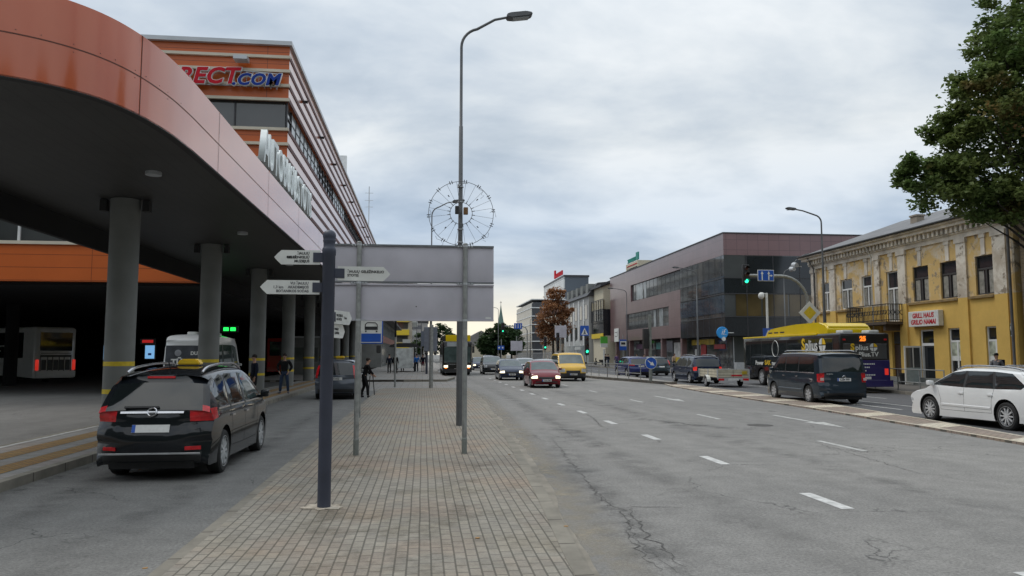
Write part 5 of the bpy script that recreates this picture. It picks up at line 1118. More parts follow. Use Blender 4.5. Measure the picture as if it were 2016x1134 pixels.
# small debris on the ground
rd = random.Random(11)
for i in range(7):
    px, py = ((275, 925), (1003, 895), (1115, 1037), (720, 800), (905, 735), (285, 1120), (940, 1060))[i]
    g = atz(px, py, IZ if i in (1, 2, 5, 6) else 0.0)
    tag(MB().prism([(rd.uniform(.02, .035)*math.cos(2*PI*k/6), rd.uniform(.014, .03)*math.sin(2*PI*k/6)) for k in range(6)], (.002, .006), O=(*g, (IZ if i in (1, 2, 5, 6) else 0)+.002)).build('fallen_leaf', mat('dry_leaf', (0.3, 0.17, 0.06), .8), None, 0), 'small dry leaf lying on the ground', 'leaf', 'leaves fallen on the ground')
# ================================================================ CARS
def crv(P, t, closed=False):
    n = len(P); i = min(int(t), n-2); f = t-i
    p0, p1, p2, p3 = P[max(i-1, 0)], P[i], P[i+1], P[min(i+2, n-1)]
    d = lambda k: 0.5*((2*p1[k])+(p2[k]-p0[k])*f+(2*p0[k]-5*p1[k]+4*p2[k]-p3[k])*f*f+(3*p1[k]-p0[k]-3*p2[k]+p3[k])*f**3)
    return d(0), d(1)
def in_poly(x, y, P):
    c = False; j = len(P)-1
    for i in range(len(P)):
        if (P[i][1] > y) != (P[j][1] > y) and x < (P[j][0]-P[i][0])*(y-P[i][1])/(P[j][1]-P[i][1])+P[i][0]: c = not c
        j = i
    return c
# silhouettes, rear bottom (0) over the roof to front bottom (15); 4-5 rear glass, 9-10 windscreen
SIL = {
 'mpv': dict(L=[(-2.2, .27), (-2.30, .40), (-2.33, .60), (-2.28, .80), (-2.23, 1.02), (-1.93, 1.45), (-1.84, 1.555), (-1.2, 1.63), (-.2, 1.66), (.62, 1.58), (1.50, 1.06), (2.0, .90), (2.24, .76), (2.33, .55), (2.30, .36), (2.2, .24)], w=.83, belt=1.0, wheels=(-1.38, 1.38), wr=.335),
 'oldmpv': dict(L=[(-2.05, .27), (-2.12, .40), (-2.14, .60), (-2.09, .80), (-2.06, .98), (-1.84, 1.52), (-1.74, 1.60), (-1.1, 1.65), (-.2, 1.65), (.55, 1.56), (1.42, 1.02), (1.85, .88), (2.06, .74), (2.14, .54), (2.12, .36), (2.0, .24)], w=.87, belt=.98, wheels=(-1.33, 1.33), wr=.31),
 'hatch': dict(L=[(-1.85, .25), (-1.95, .38), (-1.97, .58), (-1.93, .76), (-1.90, .94), (-1.58, 1.38), (-1.48, 1.44), (-.9, 1.49), (-.2, 1.50), (.4, 1.44), (1.18, .98), (1.62, .85), (1.86, .70), (1.95, .50), (1.92, .34), (1.82, .22)], w=.84, belt=.92, wheels=(-1.2, 1.2), wr=.30),
 'fiesta': dict(L=[(-1.9, .25), (-2.0, .38), (-2.02, .58), (-1.98, .76), (-1.93, .96), (-1.5, 1.36), (-1.35, 1.43), (-.8, 1.48), (-.2, 1.48), (.35, 1.42), (1.22, .98), (1.68, .84), (1.94, .70), (2.02, .50), (1.99, .34), (1.9, .22)], w=.87, belt=.93, wheels=(-1.25, 1.25), wr=.32),
 'wagon': dict(L=[(-2.25, .27), (-2.38, .40), (-2.42, .60), (-2.38, .78), (-2.34, .98), (-1.92, 1.36), (-1.80, 1.44), (-1.0, 1.495), (-.1, 1.51), (.55, 1.44), (1.52, .98), (2.05, .85), (2.32, .70), (2.42, .50), (2.39, .34), (2.28, .22)], w=.91, belt=.96, wheels=(-1.38, 1.38), wr=.34),
 'van': dict(L=[(-2.35, .30), (-2.45, .40), (-2.46, .58), (-2.42, .82), (-2.40, 1.14), (-2.26, 1.74), (-2.18, 1.88), (-1.2, 1.945), (.4, 1.945), (1.02, 1.86), (1.78, 1.18), (2.16, 1.04), (2.36, .88), (2.45, .58), (2.42, .38), (2.3, .25)], w=.95, belt=1.13, wheels=(-1.5, 1.5), wr=.34),
 'minivan': dict(L=[(-2.3, .30), (-2.4, .42), (-2.42, .62), (-2.38, .82), (-2.35, 1.05), (-2.1, 1.58), (-2.0, 1.68), (-1.2, 1.745), (.0, 1.75), (.75, 1.66), (1.62, 1.08), (2.08, .93), (2.32, .78), (2.42, .56), (2.39, .38), (2.28, .25)], w=.96, belt=1.04, wheels=(-1.48, 1.48), wr=.335),
 'suv': dict(L=[(-2.15, .30), (-2.26, .44), (-2.28, .66), (-2.22, .86), (-2.18, 1.06), (-1.78, 1.52), (-1.66, 1.60), (-1.0, 1.66), (-.2, 1.67), (.45, 1.60), (1.28, 1.12), (1.8, 1.0), (2.12, .86), (2.26, .60), (2.22, .40), (2.1, .27)], w=.93, belt=1.06, wheels=(-1.35, 1.35), wr=.36),
 'minibus': dict(L=[(-3.3, .32), (-3.42, .42), (-3.43, .62), (-3.4, .9), (-3.38, 1.3), (-3.28, 2.2), (-3.2, 2.52), (-2.4, 2.72), (1.6, 2.68), (2.1, 2.45), (2.72, 1.32), (3.1, 1.12), (3.3, .94), (3.4, .6), (3.38, .4), (3.25, .28)], w=1.0, belt=1.22, wheels=(-1.75, 2.1), wr=.34),
}
def WIN(kind, S):       # side-window outlines (y,z)
    b = S['belt']
    return {
     'mpv': [[(1.22, b+.08), (.52, 1.47), (-.02, 1.53), (-.02, b+.03)], [(-.10, b+.03), (-.10, 1.53), (-.98, 1.51), (-1.02, b+.04)], [(-1.10, b+.05), (-1.06, 1.50), (-1.55, 1.46), (-1.86, b+.22), (-1.78, b+.14)]],
     'oldmpv': [[(1.15, b+.07), (.48, 1.46), (.02, 1.50), (.02, b+.03)], [(-.06, b+.03), (-.06, 1.51), (-.82, 1.51), (-.86, b+.03)], [(-.94, b+.03), (-.90, 1.50), (-1.62, 1.46), (-1.78, b+.08)]],
     'hatch': [[(.98, b+.06), (.36, 1.36), (-.08, 1.39), (-.08, b+.04)], [(-.16, b+.04), (-.16, 1.39), (-.85, 1.37), (-1.28, b+.10), (-1.1, b+.05)]],
     'fiesta': [[(1.0, b+.06), (.34, 1.34), (-.1, 1.38), (-.1, b+.05)], [(-.18, b+.05), (-.18, 1.38), (-.85, 1.35), (-1.35, b+.16), (-1.1, b+.08)]],
     'wagon': [[(1.26, b+.05), (.55, 1.36), (.06, 1.41), (.06, b+.02)], [(-.02, b+.02), (-.02, 1.41), (-.86, 1.41), (-.98, b+.02)], [(-1.06, b+.02), (-.94, 1.41), (-1.5, 1.37), (-1.98, b+.12), (-1.86, b+.04)]],
     'van': [[(1.52, b+.06), (.98, 1.68), (.42, 1.74), (.42, b+.05)], [(.36, b+.05), (.36, 1.745), (-.70, 1.745), (-.70, b+.05)], [(-.76, b+.05), (-.76, 1.745), (-1.86, 1.74), (-2.0, b+.05)]],
     'minivan': [[(1.38, b+.06), (.66, 1.56), (.12, 1.61), (.12, b+.04)], [(.06, b+.04), (.06, 1.61), (-.98, 1.61), (-1.02, b+.04)], [(-1.10, b+.04), (-1.06, 1.60), (-1.85, 1.56), (-2.04, b+.10)]],
     'suv': [[(1.06, b+.06), (.42, 1.51), (-.08, 1.55), (-.08, b+.04)], [(-.16, b+.04), (-.16, 1.55), (-.9, 1.53), (-1.0, b+.06)], [(-1.08, b+.07), (-.98, 1.52), (-1.3, 1.49), (-1.62, b+.24)]],
     'minibus': [[(2.35, b+.1), (1.85, 2.2), (1.2, 2.28), (1.2, b+.05)], [(1.1, b+.05), (1.1, 2.28), (-.8, 2.28), (-.8, b+.05)], [(-.9, b+.05), (-.9, 2.28), (-3.0, 2.24), (-3.12, b+.05)]],
    }[kind]
_wheels = {}
def wheel_mesh(r, style):
    k = (round(r, 3), style)
    if k in _wheels: return _wheels[k]
    t = MB().lathe([(r*.62, -.10), (r*.9, -.105), (r*.985, -.08), (r, -.05), (r, .05), (r*.985, .08), (r*.9, .105), (r*.62, .10)], axis='x', n=28, cap=False); o = t.build('tyre', M['tyre'])
    rim = MB(); rim.lathe([(r*.68, -.10), (r*.66, -.075), (r*.63, -.04), (.02, -.03)], axis='x', n=28, cap=False)
    n = {'five': 5, 'ten': 10, 'hub': 7, 'twin': 8}[style]
    for i in range(n):
        a = 2*math.pi*i/n; c, s = math.cos(a), math.sin(a); wd = {'five': .16, 'ten': .07, 'hub': .17, 'twin': .11}[style]*r
        rim.obox((-.072, c*r*.36, s*r*.36), (.022, 0, 0), (0, c*r*.29, s*r*.29), (0, -s*wd/1.4, c*wd/1.4))
    rim.lathe([(r*.66, -.098), (r*.70, -.104), (r*.72, -.09), (r*.66, -.085)], axis='x', n=28, cap=False); rim.lathe([(.0, -.10), (r*.16, -.098), (r*.17, -.06)], axis='x', n=12, cap=False)
    ri = rim.build('rim', M['rim'] if style in ('ten', 'five', 'twin') else M['rim_grey'])
    dk = MB().lathe([(r*.64, -.052), (.01, -.05)], axis='x', n=24, cap=False).build('disc', M['under'])
    res = (o.data, ri.data, dk.data)
    for x in (o, ri, dk): bpy.data.objects.remove(x)
    _wheels[k] = res; return res
def add_wheel(parent, x, y, r, style, side, w=1.0):
    a, b_, c = wheel_mesh(r, style)
    o = bpy.data.objects.new('wheel', a); COL.objects.link(o); o.parent = parent; o.location = (x, y, r); o.rotation_euler = (0, 0, 0 if side < 0 else math.pi); o.scale = (w, 1, 1)
    for nm, d in (('rim', b_), ('hub', c)):
        q = bpy.data.objects.new(nm, d); COL.objects.link(q); q.parent = o
    return o
def make_car(kind, name, label, cat, group, loc, rz, pm, style='five', lit=False, plate='', seams=True, rails=False, glass='carglass', side_glass=None, trim_low=False, detail=4, tail='hatch', sign=False, chrome_strip=False, braking=False):
    S = SIL[kind]; L = S['L']; w = S['w']; belt = S['belt']; ZR = max(p[1] for p in L); yF = max(p[0] for p in L); yR = min(p[0] for p in L); wr = S['wr']
    root = thing(name, label, cat, loc, rz, group)
    tum = .10 if kind in ('van', 'minibus') else .25 if kind == 'mpv' else .2
    def W(y, z):
        f = 1.0
        if z < belt: f -= .05*max(0, (.62*belt-z)/belt)**1.2*2 + .025*max(0, (z-.72*belt)/(.28*belt))**2
        else: f -= .025 + tum*((z-belt)/(ZR-belt))**1.15
        d = max(0, (y-(yF-1.0))/1.0); f *= 1-.13*d*d*d; d = max(0, ((yR+.8)-y)/.8); f *= 1-.075*d*d*d
        return w*f
    def SP(t, u):
        y0, z0 = crv(L, t); e = .02; ya, za = crv(L, max(0, t-e)); yb, zb = crv(L, min(15, t+e)); l_ = math.hypot(yb-ya, zb-za) or 1
        hz = abs(yb-ya)/l_; vt = 1-hz; a = abs(u)
        y = y0 - (1 if y0 > 0 else -1)*vt*((.30 if y0 > 0 else .26 if kind == 'mpv' else .16)*a**3.2)*min(1.0, abs(y0)/(yF*.55))*(0.45 if 9 < t < 10 or 4 < t < 5 else 1)
        z = z0 - hz*(.055*a**2.6+.035*max(0, (a-.86)/.14)**2)
        return y, z
    tb = sorted(set([k/detail for k in range(0, 15*detail+1)]) | {2.95, 3.55, 3.3, 4.12, 4.05, 4.92, 9.1, 9.93, 12.05, 12.85, 12.5, 13.1, 13.35, 13.75, 1.6, 1.9, 11.95, 13.9, 12.7, 14.2, .35, 1.2, 3.35, 4.25, 4.75})
    us = [0, .25, .27, .45, .58, .66, .8, .88, .92, .96, .985, 1.0]; ub = sorted(set([-u for u in us] + us))
    tall = tail in ('van', 'mpv_tall')
    F = [('windshield', 9.1, 9.93, -.92, .92, M[glass]), ('rear_window', 4.05 if kind != 'van' else 4.12, 4.92, -.88, .88, M['carglass']),
         ('headlight', 12.05, 12.85, .66, .985, M['head_on' if lit else 'head']), ('headlight', 12.05, 12.85, -.985, -.66, M['head_on' if lit else 'head']),
         ('grille', 12.5, 13.1, -.58, .58, M['trim']), ('lower_grille', 13.75, 14.2, -.8, .8, M['trim']), ('rear_trim', .35, 1.2, -.88, .88, M['trim'])]
    tl = M['tail_on' if braking else 'tail']
    if tail == 'van': F += [('taillight', 3.0, 4.05, .8, 1.0, tl), ('taillight', 3.0, 4.05, -1.0, -.8, tl)]
    elif kind == 'mpv': F += [('taillight', 3.35, 4.05, .62, 1.0, tl), ('taillight', 3.35, 4.05, -1.0, -.62, tl), ('taillight', 4.05, 4.25, .88, 1.0, tl), ('taillight', 4.05, 4.25, -1.0, -.88, tl)] if tail == 'hatch' else [('taillight', 3.55, 4.75, .88, 1.0, tl), ('taillight', 3.55, 4.75, -1.0, -.88, tl)]
    elif tail == 'mpv_tall': F += [('taillight', 3.55, 4.75, .88, 1.0, tl), ('taillight', 3.55, 4.75, -1.0, -.88, tl)]
    else: F += [('taillight', 3.5, 4.05, .58, 1.0, tl), ('taillight', 3.5, 4.05, -1.0, -.58, tl)]
    if trim_low: F += [('bumper', 13.1, 15, -1, 1, M['trim']), ('bumper', 0, 1.2, -1, 1, M['trim'])]
    bms = {}
    def getb(key, m):
        if key not in bms: bms[key] = (bmesh.new(), {}, m)
        return bms[key]
    body = getb('body', M[pm])
    def V(B, t, u):
        k = (round(t, 4), round(u, 4))
        if k not in B[1]:
            y, z = SP(t, u); B[1][k] = B[0].verts.new((u*W(y, z), y, z))
        return B[1][k]
    for i in range(len(tb)-1):
        for j in range(len(ub)-1):
            tc_, uc = (tb[i]+tb[i+1])/2, (ub[j]+ub[j+1])/2; B = body
            for fi, (nm, t0, t1, u0, u1, m) in enumerate(F):
                if t0 < tc_ < t1 and u0 < uc < u1: B = getb((nm, fi), m); break
            B[0].faces.new((V(B, tb[i], ub[j]), V(B, tb[i], ub[j+1]), V(B, tb[i+1], ub[j+1]), V(B, tb[i+1], ub[j])))
    # sides: constrained triangulation of the outline with wheel openings, windows and lamp wraps cut in
    outl = [SP(t, 1.0) for t in tb]; wins = WIN(kind, S)
    z_s = .27; pts = [Vector(p) for p in outl]; edges = [(i, (i+1) % len(outl)) for i in range(len(outl))]
    def addloop(P):
        b0 = len(pts); pts.extend(Vector(p) for p in P); edges.extend((b0+i, b0+(i+1) % len(P)) for i in range(len(P)))
    pil = [[a_[-1], a_[-2], b_[1], b_[0]] for a_, b_ in zip(wins, wins[1:])]
    for wp in wins: addloop(wp)
    for wp in pil: addloop(wp)
    wraps = []
    tr0, tr1, dr_ = (3.05, 4.0, .10) if tail == 'van' else (3.6, 4.7, .10) if tail == 'mpv_tall' else (3.4, 4.2, .30) if kind == 'mpv' else (3.55, 4.03, .26)
    pa, pb = SP(tr0, 1.0), SP(tr1, 1.0); wraps.append(('taillight', [(pa[0]+.004, pa[1]), (pb[0]+.004, pb[1]), (pb[0]+dr_, pb[1]-.0), (pa[0]+dr_*.7, pa[1]+.02)], tl))
    pa, pb = SP(12.1, 1.0), SP(12.8, 1.0); wraps.append(('headlight', [(pa[0]-.004, pa[1]-.012), (pb[0]-.004, pb[1]), (pb[0]-.12, pb[1]+.01), (pa[0]-.16, pa[1]-.03)], M['head_on' if lit else 'head']))
    for _, wp, _m in wraps: addloop(wp)
    circ = []
    for yw in S['wheels']:
        cP = [(yw+(wr+.065)*math.cos(a), wr+.01+(wr+.065)*math.sin(a)) for a in [2*math.pi*k/28 for k in range(28)]]; circ.append((yw, wr+.01, wr+.065)); addloop(cP)
    gy = yR+.1
    while gy < yF-.05:
        for gz in [z_s+.09*k for k in range(26)]:
            if gz < ZR-.06 and in_poly(gy, gz, outl): pts.append(Vector((gy, gz)))
        gy += .16
    vs, es, fs, *_ = delaunay_2d_cdt(pts, edges, [], 0, 1e-5)
    for f in fs:
        cx = sum(vs[i].x for i in f)/3; cz = sum(vs[i].y for i in f)/3
        if not in_poly(cx, cz, outl) or any((cx-a)**2+(cz-b_)**2 < r*r for a, b_, r in circ): continue
        B = body; key = None
        for wi, wp in enumerate(wins):
            if in_poly(cx, cz, wp): key = wi
        if key is None and any(in_poly(cx, cz, wp) for wp in pil): key = 'p'
        wk = next((i_ for i_, q_ in enumerate(wraps) if key is None and in_poly(cx, cz, q_[1])), None)
        for sgn in (1, -1):
            B = getb((wraps[wk][0], 'w', sgn), wraps[wk][2]) if wk is not None else body if key is None else getb(('window_pillar', key, sgn), M['trim']) if key == 'p' else getb(('side_window', key, sgn), M[side_glass or glass] if key == 0 else M[glass])
            vv = []
            for i in f:
                k = ('s', sgn, i)
                if k not in B[1]: y, z = vs[i].x, vs[i].y; B[1][k] = B[0].verts.new((sgn*W(y, z), y, z))
                vv.append(B[1][k])
            try: B[0].faces.new(vv if sgn > 0 else vv[::-1])
            except ValueError: pass
    for key, (bm, _, m) in bms.items():
        bmesh.ops.remove_doubles(bm, verts=bm.verts, dist=2e-4); bmesh.ops.recalc_face_normals(bm, faces=bm.faces)
        if key == 'body':      # make sure normals face out
            pass
        nm = key if isinstance(key, str) else key[0]; me = bpy.data.meshes.new(nm); bm.to_mesh(me); bm.free(); link(nm, me, m, root, 42)
    onx = lambda y, z, d=.004: W(y, z)+d
    yw0, yw1 = S['wheels']
    b = MB(); b.box(-w+.24, w-.24, yR+.12, yF-.15, .19, belt*.72)
    b.box(-w+.05, w-.05, yw0+wr+.1, yw1-wr-.1, .2, .32); b.build('underbody', M['under'], root, 0)
    for yw in S['wheels']:
        for sd in (-1, 1): add_wheel(root, sd*(w-.115), yw, wr, style, sd)
    for yw in S['wheels']:     # dark arch liners
        b = MB()
        for sd in (-1, 1):
            A = [math.pi*k/14 for k in range(15)]; rr = wr+.06
            for a0, a1 in zip(A, A[1:]): b.poly([(sd*(w-.03), yw+rr*math.cos(a0), wr+.01+rr*math.sin(a0)), (sd*(w-.03), yw+rr*math.cos(a1), wr+.01+rr*math.sin(a1)), (sd*(w-.36), yw+rr*math.cos(a1), wr+.01+rr*math.sin(a1)), (sd*(w-.36), yw+rr*math.cos(a0), wr+.01+rr*math.sin(a0))])
        b.build('arch_liner', M['under'], root, 0)
    # mirrors, handles, seams, plates
    my = wins[0][0][0]-.06
    for sd in (-1, 1):
        mw = onx(my, belt); b = MB().rbox(mw+.02 if sd > 0 else -mw-.18, mw+.18 if sd > 0 else -mw-.02, my-.08, my+.06, belt+.04, belt+.17, .04, 2)
        b.box(min(sd*(mw-.03), sd*(mw+.06)), max(sd*(mw-.03), sd*(mw+.06)), my-.03, my+.03, belt+.02, belt+.08); o = b.build('mirror', M[pm if not trim_low else 'trim'], root)
    if seams:
        b = MB()
        cuts = [wp[-1][0] for wp in wins[1:2]] if kind not in ('minibus',) else []
        y1 = wins[0][-1][0]-.04; lines = [[(y1, belt+.02), (y1, .36)], [(yw1-wr-.02, belt-.02), (yw1-wr-.15, belt*.66), (yw1-wr-.12, .36), (y1, .36)]]
        ye = wins[1][-1][0]-.04; lines.append([(ye, belt+.02), (max(ye, yw0+wr+.1) if kind not in ('van',) else ye, belt*.72), (max(ye, yw0+wr+.12), .38), (y1, .36)])
        for ln in lines:
            for (ya, za), (yb, zb_) in zip(ln, ln[1:]):
                k = 6; dn = Vector((-(zb_-za), yb-ya)).normalized()*.0035
                for i in range(k):
                    A_ = (ya+(yb-ya)*i/k, za+(zb_-za)*i/k); B_ = (ya+(yb-ya)*(i+1)/k, za+(zb_-za)*(i+1)/k)
                    for sd in (-1, 1): b.poly([(sd*onx(p[0]+s*dn.x, p[1]+s*dn.y, .002), p[0]+s*dn.x, p[1]+s*dn.y) for p, s in ((A_, -1), (A_, 1), (B_, 1), (B_, -1))])
        b.build('door_seam', M['under'], root, 0)
        for hy in (y1+.10, ye+.12):
            for sd in (-1, 1):
                hz_ = belt-.13; MB().obox((sd*onx(hy, hz_, .012), hy, hz_), (.014, 0, 0), (0, .09, 0), (0, 0, .016)).build('door_handle', M['chrome'] if chrome_strip else M[pm], root, 0)
        if kind in ('wagon', 'van', 'suv', 'minivan'):
            b = MB()
            for sd in (-1, 1):
                for k in range(10):
                    ya = yw0+wr+.15+(yw1-yw0-2*wr-.3)*k/10; yb = yw0+wr+.15+(yw1-yw0-2*wr-.3)*(k+1)/10; z0 = .47
                    b.poly([(sd*onx(ya, z0, .012), ya, z0), (sd*onx(yb, z0, .012), yb, z0), (sd*onx(yb, z0+.045, .014), yb, z0+.045), (sd*onx(ya, z0+.045, .014), ya, z0+.045)])
                    b.poly([(sd*onx(ya, z0+.045, .014), ya, z0+.045), (sd*onx(yb, z0+.045, .014), yb, z0+.045), (sd*onx(yb, z0+.06, .0), yb, z0+.06), (sd*onx(ya, z0+.06, .0), ya, z0+.06)])
            b.build('side_moulding', M[pm], root, 0)
    if chrome_strip:
        b = MB()
        for sd in (-1, 1):
            for wp in wins:
                zs_ = [p for p in wp if p[1] < belt+.16]; ya, yb = min(p[0] for p in zs_), max(p[0] for p in zs_)
                b.obox((sd*onx((ya+yb)/2, belt+.02, .004), (ya+yb)/2, belt+.022), (.006, 0, 0), (0, (yb-ya)/2, 0), (0, 0, .012))
        b.build('chrome_strip', M['chrome'], root, 0)
    def face_pt(t, off=.012):
        y, z = crv(L, t); ya, za = crv(L, t-.05); yb, zb = crv(L, t+.05); tg = Vector((0, yb-ya, zb-za)).normalized(); nrm = Vector((0, -tg.z, tg.y))
        if (nrm.y > 0) != (y > 0): nrm = -nrm
        return Vector((0, y, z))+nrm*off, tg, nrm
    for tt, sgn in ((2.85 if kind == 'mpv' else 3.3 if tail != 'van' else 3.35, -1), (13.45, 1)):
        c, tg, nrm = face_pt(tt); o = MB().obox(c, (.26, 0, 0), tg*.056, nrm*.006).build('number_plate', M['plate'], root, 0)
        MB().obox(c+Vector((sgn*.235, 0, 0))+nrm*.002, (.024, 0, 0), tg*.054, nrm*.006).build('band', M['blue_sign'], o, 0)
        up = tg if tg.z > 0 else -tg
        if plate: text_mesh('characters', plate, .095, c+nrm*.007+Vector((-sgn*.02, 0, 0)), (-sgn*1, 0, 0) if sgn > 0 else (1, 0, 0), up, M['ink'], o, .002, bold=.003)
    if rails:
        for sd in (-1, 1):
            P = []
            for k in range(13):
                t = 6.15+(9.0-6.15)*k/12; y, z = crv(L, t); xx = W(y, z)*.86; P.append((sd*xx, y, z+(.0 if k in (0, 12) else .022 if k in (1, 11) else .032)))
            MB().tube(P, .022, 6).build('roof_rail', M['chrome'], root)
    if sign:
        y, z = crv(L, 7.6); b = MB(); prof = [(-.19, 0), (-.17, .06), (-.12, .10), (.12, .10), (.17, .06), (.19, 0)]
        b.prism(prof, (-.11, .11), O=(0, y+.1, z+.01), A=(1, 0, 0), B=(0, 0, 1)); bmesh.ops.bevel(b.bm, geom=list(b.bm.edges), offset=.02, segments=2, affect='EDGES'); o = b.build('taxi_sign', M['yellow'], root)
        MB().box(-.2, .2, y-.0, y+.2, z-.03, z+.012).build('sign_base', M['trim'], o, 0)
    return root, (L, W, crv, face_pt)
def carpart(root, name, mb, m, angle=35): return mb.build(name, m, root, angle)
PI = math.pi
# --- two taxis in the pick-up lane
r, (L, W, _, fp) = make_car('mpv', 'taxi', 'black people carrier taxi with yellow roof sign, nearest car in the left lane', 'car', None, (-3.9, 14.0, 0), 0, 'paint_black', 'ten', rails=True, tail='hatch', sign=True, chrome_strip=True, side_glass='carglass_light')
c, tg, nrm = fp(3.92, .012)
carpart(r, 'chrome_bar', MB().obox(c, (.44, 0, 0), tg*.016, nrm*.01), M['chrome'], 0)
b = MB(); ring = [c+nrm*.02+Vector((.062*math.cos(a), 0, 0))+tg*.062*math.sin(a) for a in [2*PI*k/20 for k in range(21)]]; b.tube(ring, .011, 6, False); b.obox(c+nrm*.02, (.05, 0, 0), tg*.008, nrm*.008); carpart(r, 'emblem', b, M['chrome'])
c, tg, nrm = fp(5.25, .01); carpart(r, 'brake_light', MB().obox(c, (.2, 0, 0), tg*.016, nrm*.008), M['tail'], 0)
c, tg, nrm = fp(4.12, .02); carpart(r, 'wiper', MB().obox(c+Vector((-.16, 0, 0)), (.24, 0, 0), tg*.014, nrm*.012), M['trim'], 0)
for sd in (-1, 1):
    c, tg, nrm = fp(1.45, .006); carpart(r, 'reflector', MB().obox(c+Vector((sd*.58, .085, 0)), (.10, sd*.045, 0), tg*.024, nrm*.012), M['tail'], 0)
b = MB(); y, z = crv(L, 6.6); b.tube([(0, y, z), (0, y-.12, z+.14)], .008, 5); carpart(r, 'aerial', b, M['trim'])
c, tg, nrm = fp(1.1, .008); carpart(r, 'bumper_strip', MB().obox(c, (.7, 0, 0), tg*.010, nrm*.008), M['rim_grey'], 0)
make_car('oldmpv', 'taxi', 'older grey people carrier taxi waiting further along the left lane', 'car', None, (-3.5, 33.9, 0), 0, 'paint_grey', 'hub', tail='mpv_tall', sign=True, plate='TAXI2', trim_low=False)
# --- oncoming traffic
ON = 'oncoming cars in the near lanes'
make_car('hatch', 'parked_car', 'dark red small hatchback with lit headlights coming towards us', 'car', ON, (6.72, 43.1, 0), PI, 'paint_red', 'hub', lit=True, plate='LCA 784', glass='carglass_light')[0].name = 'hatchback_car'
make_car('fiesta', 'hatchback_car', 'dark blue hatchback with lit headlights behind the red car', 'car', ON, (6.25, 55.4, 0), PI, 'paint_navy', 'five', lit=True, plate='JEH 126', glass='carglass_light', trim_low=False)
rv, (L, W, _, fp) = make_car('van', 'delivery_van', 'yellow delivery van with black bumper coming towards us', 'van', None, (10.25, 53.6, 0), R(178.5), 'paint_yellow', 'hub', plate='MGA 519', glass='carglass_light', trim_low=True, tail='van')
make_car('suv', 'estate_car', 'dark green off-road car behind the dark blue hatchback', 'car', ON, (6.35, 71, 0), PI, 'paint_dark', 'five', glass='carglass_light', lit=False, detail=3)
make_car('wagon', 'estate_car', 'silver estate car between the off-road car and the white roofed car', 'car', ON, (9.0, 67.5, 0), PI, 'paint_silver', 'five', glass='carglass_light', detail=3)
make_car('hatch', 'hatchback_car', 'pale silver hatchback half hidden behind the red hatchback', 'car', ON, (8.75, 54.6, 0), PI, 'paint_silver', 'five', glass='carglass_light', detail=3)
make_car('hatch', 'hatchback_car', 'dark blue car with lit headlights beside the oncoming bus', 'car', ON, (6.55, 89.2, 0), PI, 'paint_navy', 'five', lit=True, plate='', glass='carglass_light', detail=3)
make_car('suv', 'estate_car', 'dark car far off with pale roof under the green trees', 'car', ON, (9.4, 110, 0), PI, 'paint_grey', 'five', glass='carglass_light', detail=3)
make_car('minibus', 'minibus', 'small white van farthest away before the green trees', 'van', None, (8.2, 165, 0), PI, 'paint_white', 'hub', glass='carglass', detail=2, seams=False)
# --- traffic heading away on the right
make_car('wagon', 'estate_car', 'white estate car cut off by the right edge of the picture', 'car', None, (14.98, 18.6, 0), R(1), 'paint_white', 'ten', rails=True, tail='hatch', chrome_strip=False)
rv, (L, W, _, fp) = make_car('van', 'passenger_van', 'dark teal passenger van with large tinted rear window', 'van', None, (15.4, 28.9, 0), R(-1.5), 'paint_teal', 'hub', tail='van', plate='CZM 999', rails=False, chrome_strip=True)
c, tg, nrm = fp(3.62, .012); b = MB(); b.tube([c+Vector((.06*math.cos(a), 0, 0))+tg*.06*math.sin(a) for a in [2*PI*k/18 for k in range(19)]], .012, 6, False); b.obox(c+Vector((-.015, 0, 0)), (.008, 0, 0), tg*.045, nrm*.008).obox(c+Vector((.015, 0, 0)), (.008, 0, 0), tg*.045, nrm*.008); carpart(rv, 'emblem', b, M['chrome'])
b = MB()
for sd in (-1, 1): b.tube([(sd*.72, -1.9, 1.95), (sd*.72, -1.6, 1.985), (sd*.72, .6, 1.985), (sd*.72, .8, 1.95)], .018, 6)
carpart(rv, 'roof_rail', b, M['zinc'])
c, tg, nrm = fp(3.95, .012); carpart(rv, 'badge', MB().obox(c+Vector((-.55, 0, 0)), (.13, 0, 0), tg*.014, nrm*.006), M['chrome'], 0)
for sd in (-1, 1):
    c, tg, nrm = fp(3.5, .02); carpart(rv, 'reverse_light', MB().obox(c+Vector((sd*.82, .05, -.03)), (.06, 0, 0), tg*.05, nrm*.012), M['tail_white'], 0)
make_car('minivan', 'minivan', 'dark navy minivan towing the wooden trailer', 'car', None, (17.8, 48.6, 0), 0, 'paint_navy', 'five', rails=True, tail='van', braking=True, chrome_strip=True)
make_car('suv', 'estate_car', 'bright blue car behind the railing of the traffic island', 'car', None, (16.75, 60.0, 0), R(2), 'paint_blue', 'five', tail='hatch', plate='', rails=False)
make_car('mpv', 'estate_car', 'dark blue grey car behind the round blue arrow sign', 'car', None, (20.3, 65.8, 0), 0, 'paint_steel', 'five', tail='mpv_tall')
